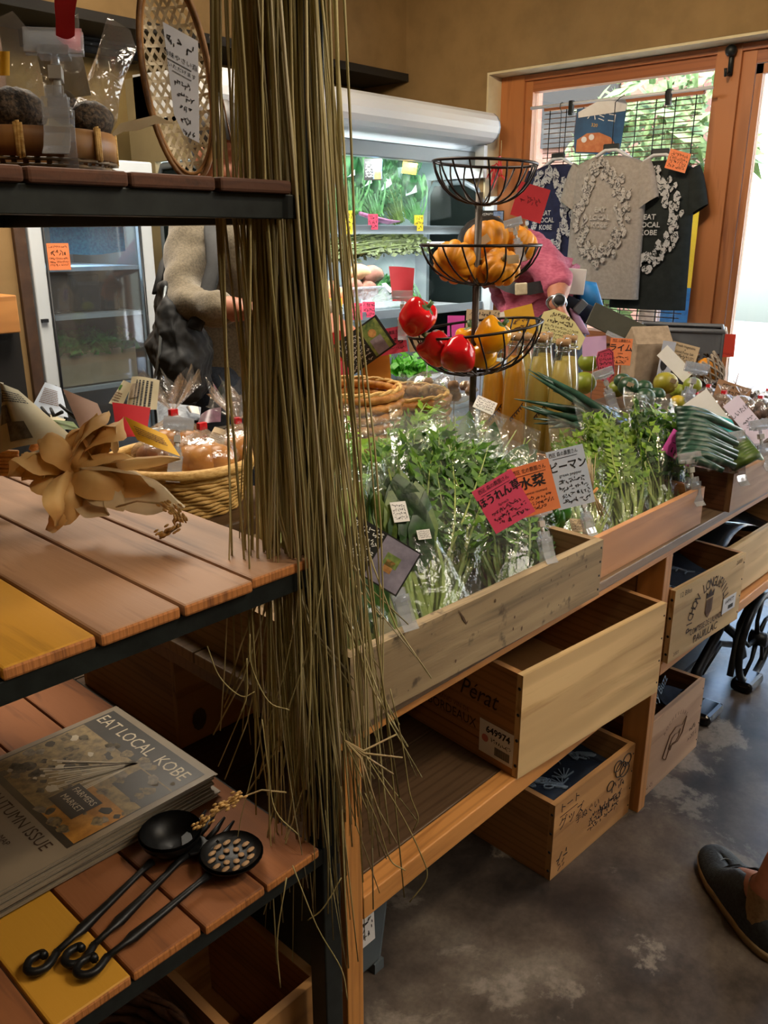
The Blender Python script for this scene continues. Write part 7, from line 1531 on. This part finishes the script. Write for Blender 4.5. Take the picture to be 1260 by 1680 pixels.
def pepper(px, py, d, r, h, rx, ry, m, lab):
    c = D(px, py, d); Mw = Matrix.Translation(c) @ Matrix.Rotation(radians(rx), 4, RT) @ Matrix.Rotation(radians(ry), 4, V((FW.x, FW.y, 0))); t = thing('bell_pepper', lab, 'bell pepper', c, 'bell peppers in the wire stand'); n = 32; mm = 16; vs = []
    for i in range(mm + 1):
        th = pi * i / mm; z = cos(th); s = sin(th) ** .62
        for j in range(n):
            a = 2 * pi * j / n; lobe = 1 + .10 * cos(3 * a + .4) * (.5 + .5 * abs(z)) + .03 * cos(6 * a); tap = 1.0 + .14 * z; dip = -.22 * math.exp(-(th / .5) ** 2) + .10 * math.exp(-((pi - th) / .5) ** 2); vs.append(Mw @ V((r * s * lobe * tap * cos(a), r * s * lobe * tap * sin(a), h * (z + dip + .06 * cos(3 * a + .4) * (z > .5)))))
    part('flesh', MB().add(vs, [(i * n + j, (i + 1) * n + j, (i + 1) * n + (j + 1) % n, i * n + (j + 1) % n) for i in range(mm) for j in range(n)], 0, True), m, t)
    st = part('stem', MB().tube([Mw @ V((0, 0, h * .72)), Mw @ V((0, .001, h * .95)), Mw @ V((.004, .004, h * 1.18))], [.0065, .005, .0062], 8).lathe([(.016, .0), (.011, .004), (.004, .006)], Mw @ Matrix.Translation((0, 0, h * .74)), 10, fn=lambda a, z: 1 + .3 * cos(5 * a)), 'calyx', t)
pepper(685, 522, 1.86, .038, .043, 30, 38, 'pepper_red', 'big red bell pepper on top at the left rim of the wire stand')
pepper(717, 572, 1.88, .036, .042, -12, -42, 'pepper_red', 'dark red bell pepper behind the front one in the lower basket')
pepper(752, 580, 1.84, .038, .045, -125, 6, 'pepper_red', 'bright red bell pepper at the front of the lower wire basket')
pepper(808, 552, 1.92, .038, .042, 15, 40, 'pepper_yellow', 'large yellow bell pepper right of the pole in the lower basket')
pepper(775, 560, 2.00, .036, .04, 0, -10, 'pepper_yellow', 'yellow bell pepper behind the red ones in the lower basket')
pepper(790, 582, 1.98, .034, .036, -70, 30, 'pepper_yellow', 'lower yellow bell pepper behind the pole in the lower basket')
# red card clipped to the stand at right, red card at left
hcard('price_card', D(870, 332, 1.93), -16, .073, .076, 'card_red', [('s', -.3, .3, .05, .16)], 'bright red card clipped to the top right of the wire stand', 6, ink='ink_dred'); mat('ink_dred', '8c141c', None, .7)
clip(D(852, 372, 1.92) - UP * .055, -47, 'clear clip holding the bright red card by the pumpkins', 0, 1.1, -16)
paper('red_card', [(638, 437, 2.05), (680, 440, 2.05), (676, 496, 2.03), (644, 494, 2.03)], 2.0, 'card_red2', 'red translucent card standing above the big red pepper', 'price card', .004); mat('card_red2', 'd83848', 'e04858', .5, 0, 6, trl=.3)
clip(D(660, 496, 2.02) - UP * .06, -47, 'clear clip holding the red card above the big red pepper', 0, 1.3)
# ---- juice bottles
mat('juice', 'e0a83c', 'f0c25c', .3, 0, 5, trl=.6); mat('juice_pale', 'e0cc80', 'ecdca0', .3, 0, 5, trl=.6); mat('cork', '8a6a44', 'a8845a', .8, 0, 80)
BP = None
def bottle(px, py, d, lab, pale=False):
    global BP
    p = D(px, py, d); b = V((p.x, p.y, TZ + .001)); H = p.z - TZ
    M = Matrix.Translation(b); t = thing('juice_bottle', lab, 'bottle', M=M, group='juice bottles behind the wire stand'); k = H / .33
    pr = [(0, .0), (.036, .0), (.038, .008), (.037, .12 * k), (.031, .22 * k), (.021, .285 * k), (.019, .30 * k), (.021, .305 * k), (.021, .318 * k)]
    j = [(0, .004), (.033, .004), (.0345, .01), (.0338, .12 * k), (.028, .22 * k), (.019, .272 * k), (0, .272 * k)]
    part('juice', MB().lathe(j, None, 24), 'juice_pale' if pale else 'juice', t, local=True); part('glass', MB().lathe(pr, None, 24), 'pane_bottle', t, local=True)
    part('stopper', MB().lathe([(0, .312 * k), (.0185, .312 * k), (.0205, .318 * k), (.0205, .33 * k), (0, .332 * k)], None, 18), 'cork', t, local=True)
    part('swing_clip', MB().tube([V((.023 * cos(a), .023 * sin(a), .300 * k)) for a in [2 * pi * i / 16 for i in range(16)]], .0016, 5, closed=True).tube([V((-.023, 0, .30 * k)), V((-.024, -.006, .322 * k)), V((0, -.008, .334 * k)), V((.024, -.006, .322 * k)), V((.023, 0, .30 * k))], .0014, 5), 'steel', t, local=True)
    q = MB(); ax = -V((FW.x, FW.y, 0)).normalized(); sd = RT
    for i in range(7):
        for s_ in (-1, 1):
            u = i / 6 - .5; c = (ax + sd * u * .9).normalized() * .0372 + V((0, 0, .135 * k + u * .04)); e = c + (sd * .5 + UZ * s_ * .8) * .008; n_ = ax * .0008
            q.add([c + n_, c + sd * .004 + n_, e + sd * .004 + n_, e + n_], [(0, 1, 2, 3)])
    part('arrow_print', q, 'ink_brown', t, local=True)
film('pane_bottle', 'f4f6f0', .05, .6, .03, 0, 0)
for x, y, d, lb, pl in ((848, 547, 2.30, 'juice bottle seen through the wire basket rim', False), (862, 548, 2.42, 'juice bottle just behind the wire basket rim at right', True), (812, 560, 2.34, 'amber juice bottle left of the others behind the peppers', False), (888, 550, 2.34, 'juice bottle with a cork in the middle of the row', True), (896, 546, 2.44, 'juice bottle behind the middle cork bottle', True), (925, 557, 2.30, 'front right juice bottle with pale top and arrow print', True), (936, 551, 2.40, 'rightmost juice bottle beside the cream sign', True)): bottle(x, y, d, lb, pl)
# signs around the bottles
hcard('price_card', D(855, 530, 2.50), 14, .085, .095, 'card_yellow', [('s', -.3, .3, .1, .15), ('s', -.3, .3, -.15, .15)], 'plain mustard yellow card behind the lower wire basket rim', 5, ink='ink_soft', stake=1)
M = facing(D(923, 540, 2.5), -14, 8); q = MB().prism([(-.075, .0), (-.068, .035), (-.04, .05), (-.005, .046), (.03, .028), (.072, -.008), (.066, -.046), (.03, -.05), (-.03, -.042), (-.066, -.03)], .001, M, 0); T = M @ Matrix.Translation((0, 0, .0016))
q.scribble(-.045, .012, .033, .013, T, 1); q.scribble(-.05, .02, .017, .013, T, 1)
for k in range(5): q.scribble(-.055 + .004 * k, .048, .001 - .0105 * k, .006, T, 1)
single('price_sign', q, ['card_cream', 'ink_brown'], 'cream cloud shaped handwritten sign behind the juice bottles', 'price card')
hcard('price_card', D(792, 525, 2.52), -2, .10, .06, 'card_tan', [('s', -.4, .4, .3, .16), ('s', -.4, .4, .0, .16), ('s', -.4, .4, -.3, .16)], 'tan handwritten note behind the wire stand pole', 5, stake=1)
hcard('price_card', D(830, 516, 2.56), 12, .05, .02, 'paper_white', [], 'tiny white slip beside the mustard yellow card', 5, stake=1)
hcard('price_card', D(748, 535, 2.46), 0, .05, .06, 'card_magenta', [], 'small magenta card behind the lower wire basket', 5, stake=1)
# ---- photo card, sudachi card, mustard card, wicker baskets, ginger
M = facing(D(598, 566, 1.98), 35, 6); q = MB().box((-.062, -.042, -.0006), (.062, .042, 0), 0, M); q.box((.008, -.038, 0), (.056, .038, .0004), 2, M); q.box((.015, -.038, .0004), (.045, .0, .0006), 3, M); q.lathe([(0, .0007), (.010, .0007)], M @ Matrix.Translation((.03, .012, 0)), 14, 4)
for k in range(7): q.scribble(-.055, .0, .030 - .0105 * k, .007, M @ Matrix.Translation((0, 0, .0007)), 1)
single('photo_card', q, ['card_black', 'ink_white', 'photo_green', 'photo_lilac', 'photo_warm'], 'black photo card tilted beside the pink card, left of the peppers', 'price card')
hcard('price_card', D(644, 559, 2.02), 10, .066, .062, 'card_pink2', [('t', '西区 農園さん', .0, .30, .15, .8), ('t', 'すだち', .02, -.05, .28, 1, .02), ('s', -.4, .4, -.3, .08)], 'dark pink handwritten card overlapping the black photo card', 6); mat('card_pink2', 'd03c58', 'd84864', .6, 0, 8)
hcard('price_card', D(618, 612, 2.10), 4, .07, .085, 'card_mustard', [], 'mustard brown card standing under the black photo card', 6, stake=1); mat('card_mustard', 'b8791c', 'c88a28', .6, 0, 8)
hcard('price_card', D(553, 575, 2.15), 20, .05, .09, 'card_red', [], 'red card edge seen between the straws', 6, stake=1)
hcard('price_card', D(556, 606, 2.16), 8, .06, .04, 'card_pink', [], 'pink slip seen between the straws', 6, stake=1)
hcard('price_card', D(528, 590, 2.12), 0, .05, .05, 'card_lemon', [], 'yellow slip seen between the straws', 6, stake=1)
hcard('price_card', D(700, 560, 2.3), 8, .10, .045, 'card_tan', [], 'tan slip behind the lower wire basket at left', 6, stake=1)
wbk = D(566, 690, 1.92); weave_basket('wicker_basket', 'deep orange wicker basket standing behind the straw on the stand', V((wbk.x, wbk.y, TZ + .001)), .10, .125, D(566, 632, 1.92).z - TZ, 13, 44, 'wicker', 'coil')
wbk = D(652, 690, 2.06); weave_basket('wicker_basket', 'low wicker basket with a braided rim behind the big greens bags', V((wbk.x, wbk.y, TZ + .001)), .10, .12, D(652, 655, 1.95).z - TZ, 9, 40, 'wicker', 'coil')
mat('ginger', '8a623c', 'b08858', .7, 0, 24, bp=.3)
for i, (x, y, d, r, lb) in enumerate(((703, 636, 2.12, .045, 'clear bag of ginger roots left under the lower wire basket'), (745, 636, 2.10, .045, 'clear bag of ginger roots beside the wire stand pole'))):
    c = D(x, y, d); t = thing('ginger_bag', lb, 'bag of ginger', c - V((0, 0, r)), 'bags of ginger'); q = MB(); rr = random.Random(i)
    for k in range(9): q.ball(c + RT * rr.gauss(0, r * .5) + V((0, 0, rr.uniform(-.5, .2) * r)) + V((FW.x, FW.y, 0)) * rr.gauss(0, r * .3), (r * .4, r * .3, r * .28), 8, fn=lambda p: 1 + .25 * noise.noise(p * 3))
    part('ginger', q, 'ginger', t); part('bag', MB().ball(c, (r * 1.4, r * 1.2, r * .9), 16, fn=lambda p: 1 + .15 * noise.noise(p * 3 + V((i * 5, 0, 0)))), 'bag_thin', t)
q = MB(); rr = random.Random(6)
for i in range(150):
    c = D(668 + rr.gauss(0, 20), 604 + rr.gauss(0, 9), 2.45 + rr.gauss(0, .03)); d_ = V((rr.gauss(0, 1), rr.gauss(0, 1), rr.gauss(.4, .7))).normalized(); w_ = d_.orthogonal().normalized(); s = rr.uniform(.014, .026); q.add([c - d_ * s, c + w_ * s * .6, c + d_ * s, c - w_ * s * .6], [(0, 1, 2, 3)])
t = thing('herb_pot', 'clump of bright green leaves left of the lower wire basket', 'herbs', (D(668, 604, 2.45).x, D(668, 604, 2.45).y, TZ)); part('leaves', q, 'leaf_lime2', t); c = D(668, 625, 2.45); part('wrapper', MB().lathe([(.03, TZ), (.045, c.z)], Matrix.Translation((c.x, c.y, 0)), 16), 'paper_white', t); mat('leaf_lime2', '3c9a20', '6cc83c', .5, 0, 30, trl=.3)
paper('dark_red_slip', [(632, 635, 2.1), (656, 626, 2.1), (648, 640, 2.08), (640, 642, 2.08)], 2, 'card_red', 'dark red paper corner in the low wicker basket', 'paper', .002)
q = MB().ball(D(652, 640, 2.06), (.011, .011, .010), 12).ball(D(628, 642, 2.05), (.02, .015, .012), 12, fn=lambda p: 1 + .3 * noise.noise(p * 5)); single('wrapped_candy', q, 'lilac_candy', 'small lilac wrapped things in the low wicker basket', 'package'); mat('lilac_candy', '7068b0', 'a8a0cc', .4, 0, 20)
# ---- leek leaves in front of the bottles
q = MB()
for i in range(26):
    a = D(1020 + rnd.uniform(-10, 30), 700 + rnd.uniform(-8, 25), 2.02 + rnd.uniform(0, .12)); tx, ty = rnd.choice(((868, 612), (862, 655), (865, 668), (890, 680), (880, 690), (905, 640), (930, 690), (900, 700), (950, 705), (885, 664))); e = D(tx + rnd.gauss(0, 10), ty + rnd.gauss(0, 5), 2.06 + rnd.uniform(0, .12)); m = a.lerp(e, .5) + V((0, 0, rnd.uniform(-.015, .02)))
    q.tube([a, a.lerp(m, .5) + V((0, 0, .003)), m, m.lerp(e, .6), e], [.011, .0105, .009, .0055, .001], 6, flat=.3, fn=-FW)
single('leek_leaves', q, 'leek', 'dark green leek leaves fanning out left in front of the bottles', 'leek')
# ---- limes and citrus
mat('lime_dark', '1c3a24', '2c5034', .35, 0, 12); mat('citrus_olive', '6c7a1c', '8c9430', .4, 0, 8); mat('citrus_yellow', 'c89a1c', '8c9a30', .4, 0, 4)
for i, (x, y, d, r, m, lb) in enumerate(((1021, 625, 2.34, .024, 'lime_dark', 'dark green lime at the back left of the lime group'), (1031, 634, 2.28, .029, 'lime_dark', 'biggest dark green lime in front of the kraft bag'), (1056, 637, 2.32, .026, 'lime_dark', 'dark green lime right of the biggest one'), (1058, 652, 2.26, .028, 'lime_dark', 'striped dark lime just above the frilly greens bag'), (1078, 648, 2.30, .023, 'lime_dark', 'small dark lime right of the striped one'), (1012, 638, 2.36, .026, 'citrus_olive', 'olive citrus behind the clip left of the limes'), (1092, 628, 2.36, .034, 'citrus_ol2', 'big olive yellow citrus with a sticker on the right'), (1112, 642, 2.42, .024, 'citrus_olive', 'small olive citrus right of the big one'), (1136, 632, 2.40, .026, 'citrus_olive', 'olive citrus at the clip near the foam net fruit'), (1112, 660, 2.30, .022, 'citrus_yellow', 'small yellowish citrus above the greens bag edge'), (965, 594, 2.75, .034, 'citrus_olive', 'olive citrus on top right of the juice bottles'), (958, 628, 2.72, .04, 'citrus_olive', 'olive citrus in the net right of the bottles'))):
    t = thing('citrus_fruit', lb, 'citrus', D(x, y, d), 'limes and citrus on the stand'); part('peel', MB().ball(D(x, y, d), (r, r, r * .92), 16, fn=lambda p: 1 - .06 * math.exp(-((1 - p.z) / .12))), m, t)
    if i in (6, 0, 1): part('sticker', MB().cbox((0, 0, 0), (.018, .012, .001), 0, facing(D(x, y, d) - FW * r * 1.0 + RT * r * (.3 if i == 6 else -.1), -20)), 'card_tan', t, 'small tan sticker')
mat('citrus_ol2', '7a7a1c', 'a8962c', .4, 0, 7)
# ---- signs and packs behind the limes
M = facing(D(1022, 537, 2.62), -24, 10); q = MB().box((-.110, -.036, -.012), (.108, .034, 0), 0, M); single('box_lid', q, 'olive_box', 'grey olive cardboard flap tilted above the orange lime card', 'box', bevel=.001); mat('olive_box', '3c3c30', '48483a', .7, 0, 10)
M = facing(D(1018, 558, 2.60), -24, 10); single('plastic_label_holder', MB().box((-.05, -.004, 0), (.055, .010, .003), 0, M), 'clear_plastic', 'clear plastic holder strip under the grey olive flap', 'label holder')
hcard('price_card', D(1018, 577, 2.50), -3, .066, .078, 'card_orange', [('t', '西区 山農園さん', 0, .40, .12, .8), ('t', 'ライム', .0, .13, .30, 1, .02), ('t', 'Lime', 0, -.06, .10), ('s', -.4, .4, -.22, .10), ('s', -.3, .3, -.38, .10)], 'orange handwritten lime card under the grey olive flap', 6, stake=1)
hcard('price_card', D(975, 568, 2.62), 4, .075, .06, 'card_lilac', [], 'blank lilac card left of the orange lime card', 6, stake=1)
M = facing(D(994, 600, 2.30), 8, 8); q = MB().prism([(-.018, .040), (.014, .046), (.024, .034), (.022, -.026), (.004, -.046), (-.02, -.036), (-.026, .02)], .001, M, 0)
for k in range(6): q.scribble(-.017, .016, .030 - .012 * k, .007, M @ Matrix.Translation((0, 0, .0014)), 1)
P = [M @ V((x, y, .0012)) for x, y in ((-.016, .037), (.013, .043), (.021, .033), (.019, -.024), (.003, -.042), (-.018, -.034), (-.0235, .018))]; q.tube(P, .0009, 4, 1, closed=True)
single('price_sign', q, ['card_pink2', 'ink'], 'dark pink octagonal sign with black border before the limes', 'price card'); clip(D(1003, 640, 2.28) - UP * .03, -47, 'clear clip holding the dark pink octagonal sign', 0, 1.4, -20)
def kraft():
    c = D(1060, 600, 2.62); t = thing('grain_bag', 'standing brown paper bag with a white side and small black bird print', 'bag', (c.x, c.y, TZ)); M = facing(V((c.x, c.y, TZ)), 0, 0, 8) @ Matrix.Rotation(-pi / 2, 4, 'X'); h = D(1060, 560, 2.62).z - TZ; R = Matrix(M)
    q = MB(); w, d = .062, .045
    M2 = Matrix.Translation((c.x, c.y, TZ)) @ Matrix.Rotation(PS - pi / 2 + radians(12), 4, 'Z')
    q.box((-w, -d, 0), (w, d, h), 0, M2); q.add([M2 @ V(p) for p in ((-w, -d, h), (w, -d, h), (w, d, h), (-w, d, h), (-w, 0, h + .05), (w, 0, h + .05))], [(0, 1, 5, 4), (2, 3, 4, 5), (1, 2, 5), (3, 0, 4)], 0)
    part('bag_body', q, 'kraft_bag', t, bevel=.003); u = D(1090, 565, 2.55); Mf = facing(D(1092, 590, 2.545), -8, 2, 20); q = MB().box((-.022, -.06, 0), (.026, .055, .001), 0, Mf); q.ball((0, 0, 0), (.012, .019, .0016), 14, 1, M=None) if 0 else None
    q.prism([(.013 * cos(a), .022 * sin(a)) for a in [2 * pi * i / 16 for i in range(16)]], .0006, Mf @ Matrix.Translation((-.004, -.012, .001)), 1); q.prism([(.008, .004), (.017, -.002), (.008, -.008)], .0006, Mf @ Matrix.Translation((-.004, -.012, .001)), 1); q.prism([(-.004, -.022), (-.003, -.022), (-.003, -.033), (-.004, -.033)], .0006, Mf @ Matrix.Translation((-.004, -.012, .001)), 1); q.prism([(.003, -.022), (.004, -.022), (.004, -.033), (.003, -.033)], .0006, Mf @ Matrix.Translation((-.004, -.012, .001)), 1); q.lathe([(0, .0018), (.002, .0018)], Mf @ Matrix.Translation((.002, -.006, 0)), 8, 0)
    part('front_label', q, ['paper_note', 'ink'], t, 'pale label with a small black bird')
mat('kraft_bag', '8c7a64', 'a49078', .8, 0, 40)
kraft()
# grey plastic basket at back
def gbasket():
    c = D(1112, 590, 2.72); t = thing('shopping_basket', 'grey slotted plastic shopping basket behind the lime card', 'basket', (c.x, c.y, TZ)); M = Matrix.Translation((c.x, c.y, TZ)) @ Matrix.Rotation(PS - pi / 2 - .35, 4, 'Z'); h = D(1112, 536, 2.72).z - TZ; w, d = .125, .09
    q = MB()
    for sx, sy, L, ax in ((0, -d, w, 0), (0, d, w, 0), (-w, 0, d, 1), (w, 0, d, 1)):
        for z0, z1 in ((0, h * .25), (h * .45, h * .55), (h * .62, h * .72), (h * .8, h)):
            q.box((sx - L, sy - .002, z0) if ax == 0 else (sx - .002, sy - L, z0), (sx + L, sy + .002, z1) if ax == 0 else (sx + .002, sy + L, z1), 0, M)
        n = 9
        for i in range(n + 1):
            o_ = -L + 2 * L * i / n; q.box((sx + o_ - .005, sy - .0025, 0) if ax == 0 else (sx - .0025, sy + o_ - .005, 0), (sx + o_ + .005, sy + .0025, h) if ax == 0 else (sx + .0025, sy + o_ + .005, h), 0, M)
    q.box((-w, -d, 0), (w, d, .004), 0, M); part('lattice', q, 'basket_grey', t); part('rim', MB().tube([M @ V(p) for p in ((-w, -d, h), (w, -d, h), (w, d, h), (-w, d, h))], .008, 6, closed=True), 'basket_grey', t); part('handle', MB().tube([M @ V((w + .006, -d * .6, h)), M @ V((w + .02, 0, h - .05)), M @ V((w + .006, d * .6, h))], .006, 6), 'plastic_white', t)
mat('basket_grey', '54565a', '606266', .5, 0, 10)
gbasket()
hcard('price_card', D(1122, 581, 2.60), -14, .085, .062, 'card_tan', [('t', 'Fresh Vegetable', .0, .36, .17, .9), ('t', '&', 0, .2, .12), ('t', 'Good Pump Salt', .0, .06, .17, .85), ('s', -.4, .4, -.12, .1), ('s', -.4, .4, -.26, .1), ('s', -.4, .4, -.4, .1)], 'kraft card lettered in English in front of the grey basket', 8)
hcard('price_card', D(1108, 597, 2.42), -45, .11, .042, 'paper_white', [], 'blank white card strip leaning over the olive yellow citrus', 15)
clip(D(1126, 650, 2.30) - UP * .02, -47, 'clear clip holding the blank white card strip', 0, 1.7, 10)
def net():
    c = D(1160, 607, 2.62); t = thing('foam_net_fruit', 'fruit in a grey foam net sleeve at the right back', 'fruit', c - V((0, 0, .05))); M = Matrix.Translation(c) @ Matrix.Rotation(radians(38), 4, V((FW.x, FW.y, 0)) * -1); part('fruit', MB().ball((0, 0, .0), (.036, .036, .040), 16).xf(M), 'citrus_yellow2', t)
    q = MB(); n = 16; prof = lambda z: .046 * sqrt(max(.02, 1 - (z / .062) ** 2)) if z < .01 else .046
    for s_ in (-1, 1):
        for k in range(n):
            P = [M @ V((prof(-.058 + .104 * i / 10) * cos(2 * pi * k / n + s_ * i * .10), prof(-.058 + .104 * i / 10) * sin(2 * pi * k / n + s_ * i * .10), -.058 + .104 * i / 10)) for i in range(11)]; q.tube(P, .0036, 5)
    part('net', q, 'foam_net', t)
mat('citrus_yellow2', 'c87c1c', 'd8942c', .4, 0, 8); mat('foam_net', '8a7c6c', 'a0927f', .8, 0, 20)
net()
hcard('price_card', D(1186, 567, 2.6), 0, .075, .070, 'card_red3', [('s', -.38, .38, -.36, .07)], 'square vermilion card standing against the bright door', 4, ink='ink_dred'); mat('card_red3', 'c8341c', 'd03c24', .6, 0, 8)
t = thing('card_stake', 'thin stake holding the square vermilion card', 'stake', D(1196, 640, 2.6)); part('stake', MB().tube([D(1196, 588, 2.605), V((D(1196, 655, 2.605).x, D(1196, 655, 2.605).y, TZ))], .002, 5), 'steel', t)
q = MB().tube([V((D(1205, 640, 2.55).x, D(1205, 640, 2.55).y, .787)), D(1205, 640, 2.55), D(1208, 625, 2.55), D(1212, 612, 2.55)], .0015, 4).tube([D(1207, 630, 2.55), D(1203, 624, 2.55)], .0012, 4); single('dry_twig', q, 'twig', 'tiny dry twig sticking up before the bright door', 'twig')
single('citrus_riser', MB().box((2.075, .935, TZ + .0005), (2.40, 1.17, .858)), 'dark_board', 'dark wooden box that carries the limes and citrus', 'box', bevel=.004)
t = thing('nut_bench', 'low dark bench under the small nut bags', 'bench', (2.45, .83, TZ)); part('top', MB().box((2.14, .735, .781), (2.765, .925, .790)), 'dark_board', t)
for x, y in ((2.16, .745), (2.75, .745), (2.16, .91), (2.75, .91)): part('leg', MB().box((x - .008, y - .006, TZ + .01), (x + .008, y + .006, .781)), 'dark_board', t)
single('nut_riser', MB().box((2.42, .93, TZ + .0005), (2.765, 1.06, .786)), 'dark_board', 'dark block behind the nut bench', 'box')
